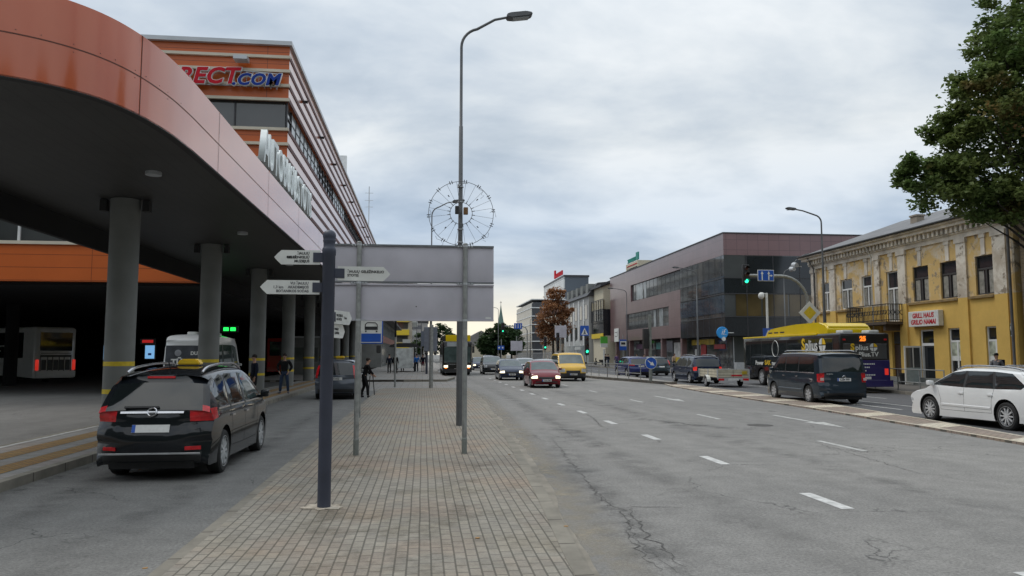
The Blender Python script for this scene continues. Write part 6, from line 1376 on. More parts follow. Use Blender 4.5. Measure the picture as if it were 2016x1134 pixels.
# --- trailer
tr = thing('cargo_trailer', 'low wooden sided cargo trailer behind the navy minivan', 'trailer', (17.2, 42.4, 0), R(-2))
WOOD = panel('pale_planks', (0.62, 0.58, 0.45), 'xz', 3, 0.17, 0.012, (0.1, 0.09, 0.07), 0, 0.7, dirt=0.35, nscale=2); WOODS = panel('pale_planks_side', (0.62, 0.58, 0.45), 'yz', 3, 0.17, 0.012, (0.1, 0.09, 0.07), 0, 0.7, dirt=0.35, nscale=2)
MB().box(-.85, .85, -1.5, 1.5, .5, .56).build('floor', M['trim'], tr, 0)
MB().box(-.88, .88, -1.54, -1.5, .56, .98).box(-.88, .88, 1.5, 1.54, .56, .98).build('end_board', WOOD, tr, 0)
MB().box(-.88, -.84, -1.5, 1.5, .56, .98).box(.84, .88, -1.5, 1.5, .56, .98).build('side_board', WOODS, tr, 0)
b = MB()
for x in (-.9, .9):
    for y in (-1.55, 0, 1.55): b.box(x-.03, x+.03, y-.03, y+.03, .5, 1.0)
b.box(-.9, .9, -1.57, -1.54, .99, 1.03).box(-.9, .9, -1.57, -1.53, .44, .54).tube([(-.5, 1.5, .5), (0, 2.9, .48)], .035, 6).tube([(.5, 1.5, .5), (0, 2.9, .48), (0, 3.4, .5)], .035, 6)
b.build('frame', M['zinc'], tr, 0)
for sd in (-1, 1):
    add_wheel(tr, sd*.98, 0, .29, 'hub', sd, .8)
    A = [PI*k/8 for k in range(9)]; b = MB()
    for a0, a1 in zip(A, A[1:]): b.obox((sd*.98, .36*math.cos((a0+a1)/2), .29+.36*math.sin((a0+a1)/2)), (.11, 0, 0), (0, -.075*math.sin((a0+a1)/2), .075*math.cos((a0+a1)/2)), (0, .006*math.cos((a0+a1)/2), .006*math.sin((a0+a1)/2)))
    b.build('mudguard', M['sign_white'], tr, 0)
    MB().box(sd*.7-.16, sd*.7+.16, -1.6, -1.57, .38, .5).build('taillight', M['tail'], tr, 0)
MB().box(-.3, .3, -1.6, -1.575, .38, .5).build('number_plate', M['plate'], tr, 0); MB().box(-.1, .5, -1.555, -1.54, .62, .7).build('red_reflector', M['red_letter'], tr, 0); MB().box(.5, .78, -1.556, -1.54, .72, .9).build('yellow_label', M['shop_yellow'], tr, 0)
# ================================================================ BUSES
def bus_wheels(root, ys, w, r=.48):
    for y in ys:
        for sd in (-1, 1): add_wheel(root, sd*(w-.14), y, r, 'hub', sd, 1.25)
def bus_body(L, w, z0, z1, wheels, m, root, r=.48, cz=.12):
    b = MB(); sd_pts = []
    # side outline with wheel openings, extruded across, edges rounded
    P = [(-L/2, z0)]
    for yw in wheels:
        P += [(yw+(r+.1)*math.cos(a), r+(r+.1)*math.sin(a)) for a in [PI-(PI-.0)*k/10 for k in range(11)] if r+(r+.1)*math.sin(a) > z0]
    P += [(L/2, z0), (L/2, z1), (-L/2, z1)]
    b.prism(P, (-w, w), A=(0, 1, 0), B=(0, 0, 1))
    eds = [e for e in b.bm.edges if all(v.co.z > z1-.01 for v in e.verts) or (abs(e.verts[0].co.y) > L/2-.01 and abs(e.verts[1].co.y) > L/2-.01 and abs(e.verts[0].co.y-e.verts[1].co.y) < .01 and abs(e.verts[0].co.x-e.verts[1].co.x) < .01)]
    bmesh.ops.bevel(b.bm, geom=eds, offset=cz, segments=4, affect='EDGES', profile=.5)
    o = b.build('body', m, root, 40)
    MB().box(-w+.3, w-.3, -L/2+.2, L/2-.2, .28, z0+.5).build('underbody', M['under'], root, 0)
    bus_wheels(root, wheels, w, r); return o
def slabs(name, root, m, *bx):
    b = MB()
    for q in bx: b.rbox(*q, .008, 1)
    return b.build(name, m, root, 35)
def plus_logo(root, O, right, up, r):
    O, rt, u = Vector(O), Vector(right), Vector(up); n = rt.cross(u); lo = MB()
    for sx, sy, m in ((-1, 1, 'sign_white'), (1, 1, 'yellow'), (-1, -1, 'sign_white'), (1, -1, 'sign_white')):
        P = [(sx*.08*r, sy*.08*r)] + [(sx*max(.08*r, r*math.cos(a)), sy*max(.08*r, r*math.sin(a))) for a in [PI/2*k/8 for k in range(9)]]
        if sx*sy < 0: P = P[::-1]
        MB().prism(P, (0.0, .004), O=O, A=rt, B=u).build('logo', M[m], root, 0)
bw = 1.26; BL = 12.0
cb = thing('city_bus', 'black and purple city bus with yellow roof pod driving away', 'bus', (21.15, 40.2, 0), R(-2.2))
bus_body(BL, bw, .32, 2.86, (-2.6, 3.3), M['paint_bus'], cb)
slabs('side_window', cb, M['carglass'], (-bw-.012, -bw+.02, -5.4, 5.6, 1.15, 2.62)); slabs('side_window', cb, M['carglass'], (bw-.02, bw+.012, -5.4, 5.6, 1.15, 2.62))
b = MB()
for k in range(7): b.box(-bw-.016, -bw-.011, -5.4+k*1.7, -5.36+k*1.7, 1.17, 2.6)
b.build('window_joint', M['trim'], cb, 0)
slabs('rear_window', cb, M['glass_grey'], (-1.08, 1.08, -BL/2-.014, -BL/2+.03, 1.62, 2.34)); slabs('windshield', cb, M['carglass'], (-1.15, 1.15, BL/2-.03, BL/2+.014, 1.0, 2.7))
slabs('rear_panel', cb, M['paint_purple'], (-1.2, 1.2, -BL/2-.02, -BL/2+.03, .42, 1.56)); slabs('bumper', cb, M['paint_purple'], (-1.27, 1.27, -BL/2-.14, -BL/2+.1, .3, .62))
slabs('roof_edge', cb, M['paint_busyellow'], (-bw-.01, -bw+.12, -3.7, 6.0, 2.80, 2.89))
pod = MB()
prof = [(-4.6, 2.84), (-4.62, 3.16), (-4.4, 3.36), (-3.6, 3.44), (-1.2, 3.44), (0.8, 3.36), (2.1, 3.28), (2.6, 3.2), (2.75, 2.98), (2.78, 2.84)]
pod.prism(prof, (-1.12, 1.12), A=(0, 1, 0), B=(0, 0, 1)); bmesh.ops.bevel(pod.bm, geom=[e for e in pod.bm.edges if all(v.co.z > 2.9 for v in e.verts)], offset=.09, segments=3, affect='EDGES'); pod.build('roof_pod', M['paint_busyellow'], cb, 50)
b = MB()
for k in range(3): b.box(-1.124, -1.12, 1.9-k*.8, 2.45-k*.8, 3.02, 3.1)
b.build('vent', M['trim'], cb, 0)
b = MB().rbox(-.95, -.45, -5.8, -5.1, 2.85, 3.0, .05, 2); b.rbox(.35, .85, -5.8, -5.1, 2.85, 3.0, .05, 2); b.build('roof_hatch', M['sign_white'], cb)
dsp = slabs('route_display', cb, M['trim'], (-.32, .12, -BL/2-.02, -BL/2+.02, 2.40, 2.74)); text_mesh('number', '25', .3, (-.1, -BL/2-.024, 2.57), (1, 0, 0), (0, 0, 1), M['led_orange'], dsp, .004, bold=.02)
text_mesh('lettering', 'S', .42, (-.62, -BL/2-.02, 2.17), (1, 0, 0), (0, 0, 1), M['yellow'], cb, .004, bold=.02); text_mesh('lettering', 'plius', .36, (-.16, -BL/2-.02, 2.15), (1, 0, 0), (0, 0, 1), M['sign_white'], cb, .004, bold=.006)
plus_logo(cb, (.42, -BL/2-.018, 2.17), (1, 0, 0), (0, 0, 1), .19); text_mesh('lettering', 'Plius.TV', .3, (.16, -BL/2-.02, 1.83), (1, 0, 0), (0, 0, 1), M['sign_white'], cb, .004, bold=.006)
b = MB()
for k, (wd, z) in enumerate(((.95, 1.38), (.75, 1.22), (.55, 1.06), (1.0, .86))):
    x = -.55
    while x < -.55+wd: b.box(x, x+.06, -BL/2-.024, -BL/2-.02, z-.03, z+.03); x += .085
b.build('small_lettering', M['sign_white'], cb, 0)
for x in (-1.02, 1.02):
    MB().box(x-.09, x+.09, -BL/2-.03, -BL/2, .86, 1.16).build('taillight', M['tail_on'], cb, 0); MB().box(x-.06, x+.06, -BL/2-.03, -BL/2, 2.5, 2.58).build('taillight', M['tail'], cb, 0)
MB().box(-.3, .25, -BL/2-.03, -BL/2-.02, .66, .78).build('number_plate', M['plate'], cb, 0)
X = -bw-.018
text_mesh('lettering', 'S', .85, (X, -2.3, 2.3), (0, -1, 0), (0, 0, 1), M['yellow'], cb, .004, bold=.03, sx=1.0); text_mesh('lettering', 'plius', .74, (X, -3.2, 2.27), (0, -1, 0), (0, 0, 1), M['sign_white'], cb, .004, bold=.012, sx=1.0)
plus_logo(cb, (X+.002, -4.35, 2.3), (0, -1, 0), (0, 0, 1), .34)
b = MB(); b.tube([(X, 1.2+.42*math.cos(a), 2.15+.45*math.sin(a)) for a in [2*PI*k/24 for k in range(25)]], .02, 4, False); b.build('ring_logo', M['sign_white'], cb); 
text_mesh('lettering', 'Power', .34, (X, 3.5, 1.32), (0, -1, 0), (0, 0, 1), M['sign_white'], cb, .004, bold=.012, sx=1.3); text_mesh('lettering', 'SAK', .36, (X, 2.3, 1.34), (0, -1, 0), (0, 0, 1), M['yellow'], cb, .004, bold=.012, sx=1.3); text_mesh('lettering', 'nuoma', .34, (X, 1.1, 1.32), (0, -1, 0), (0, 0, 1), M['sign_white'], cb, .004, bold=.012, sx=1.3)
text_mesh('lettering', 'Mes', .6, (X, 1.5, .95), (0, -1, .35), (0, .2, 1), M['sign_white'], cb, .004, sx=1.2)
# --- oncoming bus
ob = thing('city_bus', 'oncoming black bus with yellow roof and lit headlights at the bus stop', 'bus', (2.98, 72.2, 0), PI)
bus_body(BL, bw, .32, 2.95, (-2.6, 3.3), M['paint_bus'], ob)
slabs('windshield', ob, M['carglass_light'], (-1.14, 1.14, BL/2-.03, BL/2+.014, 1.12, 2.45)); slabs('destination_display', ob, M['pane_pale'], (-.9, .9, BL/2-.03, BL/2+.014, 2.5, 2.85))
slabs('roof_pod', ob, M['paint_busyellow'], (-1.15, 1.0, -3.5, 5.6, 2.95, 3.5)); slabs('roof_equipment', ob, M['trim'], (.85, 1.25, 3.5, 5.5, 2.95, 3.35))
slabs('side_window', ob, M['carglass'], (bw-.02, bw+.012, -5.4, 5.5, 1.15, 2.62)); slabs('side_window', ob, M['carglass'], (-bw-.012, -bw+.02, -5.4, 5.5, 1.15, 2.62))
slabs('side_lettering', ob, M['cloth_grey'], (bw, bw+.016, -4.6, 4.5, 2.66, 2.8))
for x in (-.98, .98):
    MB().box(x-.17, x+.17, BL/2, BL/2+.03, .7, .88).build('headlight', M['head_on'], ob, 0); MB().box(x-.1, x+.1, BL/2, BL/2+.03, .6, .66).build('indicator', M['led_orange'], ob, 0)
    s = 1 if x > 0 else -1; b = MB().tube([(s*1.2, BL/2-.1, 2.75), (s*1.35, BL/2+.25, 2.7), (s*1.36, BL/2+.28, 2.45)], .035, 6); b.rbox(s*1.36-.1, s*1.36+.1, BL/2+.2, BL/2+.32, 1.95, 2.5, .03, 2); b.build('mirror', M['trim'], ob)
MB().box(-.26, .26, BL/2+.0, BL/2+.03, .48, .6).build('number_plate', M['plate'], ob, 0); slabs('bumper', ob, M['trim'], (-1.24, 1.24, BL/2-.1, BL/2+.05, .3, .58)); MB().box(-.95, .95, BL/2+.01, BL/2+.03, .96, 1.0).build('chrome_strip', M['chrome'], ob, 0)
# --- coach in the hall
co = thing('coach', 'white touring coach parked in the dark station hall', 'bus', at(108, 745, 51).xy.to_3d() + Vector((-6*math.sin(R(52)), 6*math.cos(R(52)), 0)), R(52))
CL = 12.0
bus_body(CL, 1.27, .36, 3.55, (-2.8, 3.6), M['paint_coach'], co, cz=.22)
slabs('side_window', co, M['carglass'], (-1.284, -1.25, -4.6, 5.6, 1.6, 3.2)); slabs('side_window', co, M['carglass'], (1.25, 1.284, -4.6, 5.6, 1.6, 3.2))
slabs('rear_window', co, M['carglass'], (-.98, .98, -CL/2-.014, -CL/2+.03, 2.05, 3.2))
b = MB()
for k in range(5): b.box(-.86+k*.36, -.58+k*.36, -CL/2-.02, -CL/2, .85, 1.5)
for x in (-.92, -.5, -.2, .2, .5, .92): b.box(x-.02, x+.02, -CL/2-.024, -CL/2, .5, 1.75)
b.box(-.95, .95, -CL/2-.024, -CL/2, 1.66, 1.8).box(-.9, .9, -CL/2-.024, -CL/2, 1.88, 1.92)
b.build('louvre', mat('louvre_grey', (0.12, 0.12, 0.12), 0.7), co, 0)
slabs('bumper', co, M['paint_coach'], (-1.2, 1.2, -CL/2-.1, -CL/2+.05, .4, .8))
for x in (-1.12, 1.12): MB().rbox(x-.1, x+.1, -CL/2-.03, -CL/2+.02, .85, 1.5, .03, 2).build('taillight', M['tail_on'], co)
text_mesh('lettering', 'Rimca', .2, (0, -CL/2-.02, 1.98), (1, 0, 0), (0, 0, 1), M['sign_white'], co, .004)
b = MB()
for k in range(7): b.box(-1.29, -1.285, -1.2-k*.22, -1.05-k*.22, 2.3, 2.4)
for k in range(5): b.box(-1.29, -1.285, -1.0-k*.22, -.86-k*.22, 2.0, 2.1)
b.build('side_lettering', M['sign_white'], co, 0)
# --- minibus with advert in the rear window
q = at(392, 760, 33.0)
mb_, (L, W, _, fp) = make_car('minibus', 'minibus', 'white minibus with a dark advert TURIME across its rear window', 'van', None, (at(360, 745, 33.9).x, 37.3, 0), R(1.5), 'paint_white', 'hub', tail='van', glass='carglass_light')
c, tg, nrm = fp(4.5, .014)
o = MB().obox(c, (.84, 0, 0), tg*.46, nrm*.004).build('advert', mat('advert_dark', (0.04, 0.045, 0.055), 0.35, var=0.5, scale=3), mb_, 0)
text_mesh('lettering', 'TŪRIME', .34, c-tg*.26+nrm*.006, (1, 0, 0), tg, M['sign_white'], o, .003, bold=.016, sx=1.02); text_mesh('lettering', 'DUŽ.', .2, c+tg*.12+nrm*.006+Vector((.4, 0, 0)), (1, 0, 0), tg, M['sign_white'], o, .003, bold=.008)
b = MB().lathe([(.14, 0), (.12, .02)], n=14)
for v in b.bm.verts: v.co = c+tg*(.14+v.co.y)+Vector((v.co.x-.34, 0, 0))+nrm*(.006+v.co.z*.2)
b.build('picture', mat('advert_grey', (0.25, 0.26, 0.28), 0.5), o)
b = MB().rbox(-.2, .2, -2.6, -2.2, 2.66, 2.82, .05, 2); b.ball((.62, -2.7, 2.72), .12, 10); b.build('roof_beacon', M['sign_white'], mb_)
MB().rbox(-.5, .5, -.6, .8, 2.66, 2.84, .06, 2).build('roof_unit', M['sign_white'], mb_)
# --- red bus far inside
rb = thing('coach', 'red bus standing deep in the dark station hall', 'bus', at(533, 740, 66).xy.to_3d() + Vector((0, 6, 0)), R(8))
bus_body(11, 1.25, .36, 3.2, (-2.6, 3.2), M['paint_busred'], rb); slabs('rear_window', rb, M['carglass'], (-1, 1, -5.515, -5.48, 1.7, 2.9))
for x in (-1.05, 1.05): MB().box(x-.1, x+.1, -5.53, -5.5, .8, 1.2).build('taillight', M['tail'], rb, 0)
# ================================================================ PEOPLE (skin-modifier bodies posed joint by joint)
def skin_mesh(name, verts, edges, radii, m, parent=None, sub=1, root=0):
    me = bpy.data.meshes.new(name); me.from_pydata([tuple(v) for v in verts], edges, []); o = bpy.data.objects.new(name, me); COL.objects.link(o)
    sk = o.modifiers.new('s', 'SKIN'); sk.use_smooth_shade = True; sk.branch_smoothing = .6
    for i, r_ in enumerate(radii):
        d = me.skin_vertices[0].data[i]; d.radius = r_ if isinstance(r_, tuple) else (r_, r_); d.use_root = (i == root)
    s = o.modifiers.new('u', 'SUBSURF'); s.levels = sub; s.render_levels = sub
    dg = bpy.context.evaluated_depsgraph_get(); ev = o.evaluated_get(dg); res = bpy.data.meshes.new_from_object(ev); bpy.data.objects.remove(o); res.name = name
    return link(name, res, m, parent, 0) if not res.polygons else link(name, res, m, parent, 180)
def person(label, loc, rz, top, legs, pose='stand', h=1.75, hair=True, group=None, shoes='cloth_black', bag=None, shorts=False, cap=None, lean=0.0, detail=True):
    root = thing('person', label, 'person', loc, rz, group); k = h/1.75
    V = lambda x, y, z: Vector((x, y, z))*k
    # facing +Y locally
    hip, chest, neck, head = V(0, 0, .93), V(0, .01, 1.28), V(0, 0, 1.47), V(0, .02, 1.62)
    sh = [V(s*.185, 0, 1.41) for s in (-1, 1)]; hj = [V(s*.095, 0, .88) for s in (-1, 1)]; kn = [V(s*.105, .02, .48) for s in (-1, 1)]; an = [V(s*.11, -.02, .09) for s in (-1, 1)]; toe = [V(s*.13, .15, .035) for s in (-1, 1)]
    el = [V(s*.25, -.02, 1.13) for s in (-1, 1)]; wr_ = [V(s*.25, .06, .88) for s in (-1, 1)]
    if pose == 'walk': kn = [V(-.1, .16, .5), V(.1, -.02, .48)]; an = [V(-.1, .22, .09), V(.1, -.3, .17)]; toe = [V(-.1, .4, .05), V(.1, -.17, .04)]; el = [V(-.24, -.14, 1.15), V(.24, .1, 1.14)]; wr_ = [V(-.25, -.08, .9), V(.25, .26, .95)]
    if pose == 'pockets': el = [V(s*.30, -.06, 1.15) for s in (-1, 1)]; wr_ = [V(s*.20, .08, .95) for s in (-1, 1)]; an = [V(s*.17, -.02, .09) for s in (-1, 1)]; kn = [V(s*.14, .02, .48) for s in (-1, 1)]; toe = [V(s*.22, .14, .035) for s in (-1, 1)]
    if pose == 'bend': # leaning forward over a car window
        chest, neck, head = V(0, .2, 1.24), V(0, .36, 1.36), V(0, .46, 1.42); sh = [V(s*.19, .3, 1.31) for s in (-1, 1)]; el = [V(s*.24, .42, 1.08) for s in (-1, 1)]; wr_ = [V(s*.2, .62, 1.06) for s in (-1, 1)]
    if pose == 'lean': # legs apart, leaning forward on a stick
        chest, neck, head = V(.05, .08, 1.27), V(.06, .12, 1.45), V(.06, .16, 1.59); sh = [V(s*.185+.05, .1, 1.39) for s in (-1, 1)]; an = [V(-.22, -.1, .09), V(.22, .12, .09)]; toe = [V(-.24, .06, .035), V(.25, .28, .035)]; kn = [V(-.15, .05, .48), V(.17, .1, .48)]; el = [V(s*.26, .2, 1.12) for s in (-1, 1)]; wr_ = [V(s*.2, .36, .98) for s in (-1, 1)]
    # body: one skinned surface, with five fingers on each hand
    P = [hip, chest, neck, head+V(0, 0, -.06), head, head+V(0, 0, .07)]; E = [(0, 1), (1, 2), (2, 3), (3, 4), (4, 5)]; Rr = [(.13*k, .10*k), (.135*k, .10*k), .052*k, (.066*k, .075*k), (.078*k, .092*k), (.06*k, .075*k)]
    for i, s in enumerate((-1, 1)):
        b0 = len(P); P += [sh[i], el[i], wr_[i]]; Rr += [.058*k, .042*k, .03*k]; E += [(1, b0), (b0, b0+1), (b0+1, b0+2)]
        d = (wr_[i]-el[i]).normalized(); sd = d.cross(Vector((s, 0, 0))); sd = sd.normalized() if sd.length > .1 else Vector((0, 1, 0))
        pm_ = len(P); P.append(wr_[i]+d*.085*k); Rr.append((.04*k, .016*k)); E.append((b0+2, pm_))
        if detail:
            inw = Vector((-s, 0, 0)); inw = (inw - d*inw.dot(d)).normalized()
            for f_, (off, ln) in enumerate(((-.03, .062), (-.01, .078), (.01, .072), (.028, .055))):
                q = len(P); P += [wr_[i]+d*(.10*k)+sd*off*k, wr_[i]+d*(.10+ln*.5)*k+sd*off*1.1*k+inw*.006*k, wr_[i]+d*(.10+ln)*k+sd*off*1.1*k+inw*.025*k]; Rr += [.0095*k, .009*k, .007*k]; E += [(pm_, q), (q, q+1), (q+1, q+2)]
            q = len(P); P += [wr_[i]+d*.045*k+sd*.045*k, wr_[i]+d*.09*k+sd*.062*k+inw*.02*k]; Rr += [.011*k, .009*k]; E += [(b0+2, q), (q, q+1)]
        b1 = len(P); P += [hj[i], kn[i], an[i], toe[i]]; Rr += [.078*k, .05*k, .036*k, (.035*k, .025*k)]; E += [(0, b1), (b1, b1+1), (b1+1, b1+2), (b1+2, b1+3)]
    skin_mesh('body', P, E, Rr, M['skin'], root)
    # jacket or shirt
    cP = [hip+V(0, 0, -.1), (hip+chest)/2, chest, (chest*.45+neck*.55)]; cE = [(0, 1), (1, 2), (2, 3)]; cR = [(.168*k, .13*k), (.165*k, .128*k), (.178*k, .132*k), (.10*k, .09*k)]
    for i in (0, 1): b0 = len(cP); cP += [sh[i], el[i], wr_[i]*.93+el[i]*.07]; cR += [.078*k, .062*k, .048*k]; cE += [(2, b0), (b0, b0+1), (b0+1, b0+2)]
    jk = skin_mesh('jacket', cP, cE, cR, M[top], root)
    tP = [hip+V(0, 0, .14), hip-V(0, 0, .04)]; tE = [(0, 1)]; tR = [(.15*k, .12*k), (.155*k, .125*k)]
    for i in (0, 1):
        b0 = len(tP)
        if shorts: tP += [hj[i], kn[i]*.85+hj[i]*.15]; tR += [.10*k, .085*k]; tE += [(1, b0), (b0, b0+1)]
        else: tP += [hj[i], kn[i], an[i]]; tR += [.098*k, .072*k, .06*k]; tE += [(1, b0), (b0, b0+1), (b0+1, b0+2)]
    skin_mesh('shorts' if shorts else 'trousers', tP, tE, tR, M[legs], root)
    for i in (0, 1): skin_mesh('shoe', [an[i]-V(0, .05, .03), an[i]+V(0, .02, -.02), toe[i]+V(0, .02, .01)], [(0, 1), (1, 2)], [(.045*k, .045*k), (.05*k, .055*k), (.04*k, .03*k)], M[shoes], root)
    fd = V(0, 1, 0).normalized()
    b = MB()
    for s in (-1, 1): b.ball(head+V(s*.032, .083, .005), .012*k, 6)
    b.build('eyes', M['ink'], root); b = MB().ball(head+V(0, .098, -.02), .017*k, 6, (.8, 1, 1.3))
    for s in (-1, 1): b.ball(head+V(s*.08, 0, -.01), .022*k, 6, (.4, .8, 1.2))
    b.build('nose_and_ears', M['skin'], root); MB().ball(head+V(0, .08, -.058), .02*k, 6, (1.2, .35, .3)).build('mouth', M['cloth_maroon'], root)
    b = MB().ball(head+V(0, -.018, .045), .098*k, 12, (.92, 1.0, .85)); b.build('cap' if cap else 'hair', M[cap] if cap else M['hair'], root)
    if cap: MB().obox(head+V(0, .11, .05), V(.065, 0, 0), V(0, .05, 0), V(0, 0, .008)).build('cap_peak', M[cap], root)
    if bag == 'backpack': MB().rbox(-.16*k, .16*k, -.30*k, -.12*k, 1.0*k, 1.45*k, .05, 3).build('backpack', M['cloth_navy'], root)
    if bag == 'white': MB().rbox(.24*k, .34*k, -.02, .2, .55*k, .9*k, .03, 2).build('carrier_bag', M['cloth_white'], root)
    return root
person('man in dark jacket and jeans standing with arms down under the canopy', (-5.95, 34.2, IZ), PI, 'cloth_black', 'cloth_jeans', 'pockets', 1.76, shoes='cloth_grey')
person('man in navy jacket and shorts standing just beyond the black taxi', (-6.12, 29.0, IZ), R(120), 'cloth_navy', 'cloth_black', 'stand', 1.72, shorts=True)
person('dark dressed person leaning forward behind the left board post', (-2.45, 33.0, 0.0), R(-70), 'cloth_black', 'cloth_black', 'lean', 1.74)
tag(MB().tube([(-2.0, 33.1, 0), (-2.1, 33.05, 1.0)], .02, 6).tube([(-2.25, 32.8, 0), (-2.2, 32.95, .95)], .02, 6).build('walking_stick', M['trim']), 'dark walking sticks beside the leaning dark dressed person', 'stick')
BG = 'people waiting at the bus stop'; SG2 = 'people on the right pavement'
person('person in dark blue coat standing left of the bus shelter', (-2.95, 69.4, IZ), R(20), 'cloth_navy', 'cloth_black', 'stand', 1.74, group=BG, detail=False)
person('person in black coat right next to the dark blue coat', (-2.4, 69.0, IZ), R(-30), 'cloth_black', 'cloth_black', 'stand', 1.76, group=BG, detail=False)
person('person in dark red top behind the black coat', (-1.95, 75.5, IZ), R(170), 'cloth_maroon', 'cloth_black', 'stand', 1.7, group=BG, detail=False)
person('person in dark coat between shelter and thin pole', (-2.75, 82, IZ), R(190), 'cloth_black', 'cloth_grey', 'walk', 1.66, group=BG, detail=False)
person('person in bright blue jacket standing beside the bus shelter', (-.55, 72.6, IZ), R(20), 'cloth_blue', 'cloth_navy', 'stand', 1.74, group=BG, shoes='cloth_lightgrey', detail=False)
person('person in dark jacket and shorts beside the bright blue jacket', (.05, 75.5, IZ), R(160), 'cloth_navy', 'cloth_maroon', 'stand', 1.74, shorts=True, group=BG, detail=False)
def onpave(px, Y): v = at(px, 700, Y); return (v.x, Y, IZ)
person('person in dark coat at the left end of the right pavement group', onpave(1192, 100), R(60), 'cloth_black', 'cloth_black', 'stand', 1.74, group=SG2, detail=False)
person('person in jeans carrying a pale blue bag', onpave(1197, 101), R(200), 'cloth_navy', 'cloth_jeans', 'stand', 1.72, group=SG2, bag='white', detail=False)
person('person in purple top and jeans waiting by the bus stop sign', onpave(1214, 97), R(150), 'cloth_purple', 'cloth_jeans', 'stand', 1.76, group=SG2, bag='white', detail=False)
person('person in black jacket with white sleeves above the blue car', onpave(1254, 92), R(90), 'cloth_black', 'cloth_black', 'walk', 1.76, group=SG2, bag='white', detail=False)
person('person in dark olive coat above the roof of the blue car', onpave(1268, 90), R(-90), 'cloth_olive', 'cloth_black', 'walk', 1.74, group=SG2, detail=False)
person('person in pale grey jacket behind the round blue arrow sign', onpave(1290, 88), R(90), 'cloth_lightgrey', 'cloth_jeans', 'walk', 1.7, group=SG2, detail=False)
person('person in beige jacket walking left of the yellow board', onpave(1328, 80), R(170), 'cloth_beige', 'cloth_olive', 'walk', 1.78, group=SG2, detail=False)
person('person in yellow brown top beside the yellow board', onpave(1346, 82), R(10), 'cloth_beige', 'cloth_black', 'stand', 1.7, group=SG2, detail=False)
person('person in white shirt before the glass shop front', onpave(1392, 79), R(180), 'cloth_white', 'cloth_navy', 'stand', 1.74, group=SG2, detail=False)
person('man in dark cap and grey jacket with backpack walking past the yellow house', (25.6, 31.6, IZ), R(95), 'cloth_grey', 'cloth_black', 'walk', 1.78, cap='cloth_black', bag='backpack')
mt_ = thing('motor_scooter', 'dark motor scooter parked before the cream wall', 'scooter', onpave(1180, 120), R(60))
b = MB().tube([(0, -.6, .5), (0, -.2, .45), (0, .3, .35), (0, .6, .7), (0, .62, 1.05)], .09, 8); b.rbox(-.14, .14, -.75, .05, .55, .82, .06, 2); b.tube([(-.32, .55, 1.05), (.32, .55, 1.05)], .03, 6); b.build('body', M['trim'], mt_)
for y in (-.6, .65): MB().lathe([(.2, -.05), (.28, -.05), (.28, .05), (.2, .05)], (0, y, .28), axis='x', n=16).build('wheel', M['tyre'], mt_)
# ================================================================ TREES
import numpy as np
def leafmat(name, a, b_, c=None, scale=.5):
    m, n, l, p = nmat(name); p.inputs['Roughness'].default_value = .55; s_(p, 'Specular IOR Level', .3)
    o = n.new('ShaderNodeTexCoord').outputs['Object']
    f = rmp(n, l, nz(n, l, o, scale, 4, .6), .35, .65); col = mixn(n, l, f, a, b_)
    f3 = rmp(n, l, nz(n, l, o, 7, 2, .6), .3, .7, (.65,)*3, (1.3,)*3); col = mixn(n, l, 1.0, col, f3, 'MULTIPLY')
    if c: f2 = rmp(n, l, nz(n, l, o, scale*.8, 3, .6), .60, .70); col = mixn(n, l, f2, col, c)
    l.new(col, p.inputs['Base Color'])
    tr = n.new('ShaderNodeBsdfTranslucent'); l.new(col, tr.inputs['Color']); ms = n.new('ShaderNodeMixShader'); ms.inputs[0].default_value = .4
    ou = [x for x in n if x.type == 'OUTPUT_MATERIAL'][0]; l.new(p.outputs[0], ms.inputs[1]); l.new(tr.outputs[0], ms.inputs[2]); l.new(ms.outputs[0], ou.inputs[0]); return m
BARK = mat('bark', (0.05, 0.042, 0.034), .9, var=.3, scale=8, bump=.5, bscale=20)
def leaves_obj(name, centres, sizes, m, parent, rng, per, lsize, flat=.5):
    """leaf clumps: every clump a cloud of small pointed leaves"""
    C_, S_ = np.repeat(np.array(centres), per, 0), np.repeat(np.array(sizes), per)
    n = len(C_); d = rng.normal(size=(n, 3)); d /= np.linalg.norm(d, axis=1)[:, None]; r = rng.random(n)**.6*1.15
    pos = C_ + d*(S_*r)[:, None]*np.array([1, 1, .7])
    a = rng.normal(size=(n, 3)); a[:, 2] *= flat; a /= np.linalg.norm(a, axis=1)[:, None]; nn_ = rng.normal(size=(n, 3))*.6 + np.array([0, 0, 1.0]); b_ = np.cross(nn_, a); b_ /= np.linalg.norm(b_, axis=1)[:, None]+1e-9
    ls = lsize*(.6+.8*rng.random(n))[:, None]
    q = np.stack([pos-a*ls, pos+b_*ls*.62-a*ls*.1, pos+a*ls, pos-b_*ls*.62-a*ls*.1], 1).reshape(-1, 3)
    me = bpy.data.meshes.new(name); me.vertices.add(n*4); me.vertices.foreach_set('co', q.ravel()); me.loops.add(n*4); me.loops.foreach_set('vertex_index', np.arange(n*4, dtype=np.int32))
    me.polygons.add(n); me.polygons.foreach_set('loop_start', np.arange(0, n*4, 4, dtype=np.int32)); me.update(calc_edges=True); me.validate()
    return link(name, me, m, parent, 0)
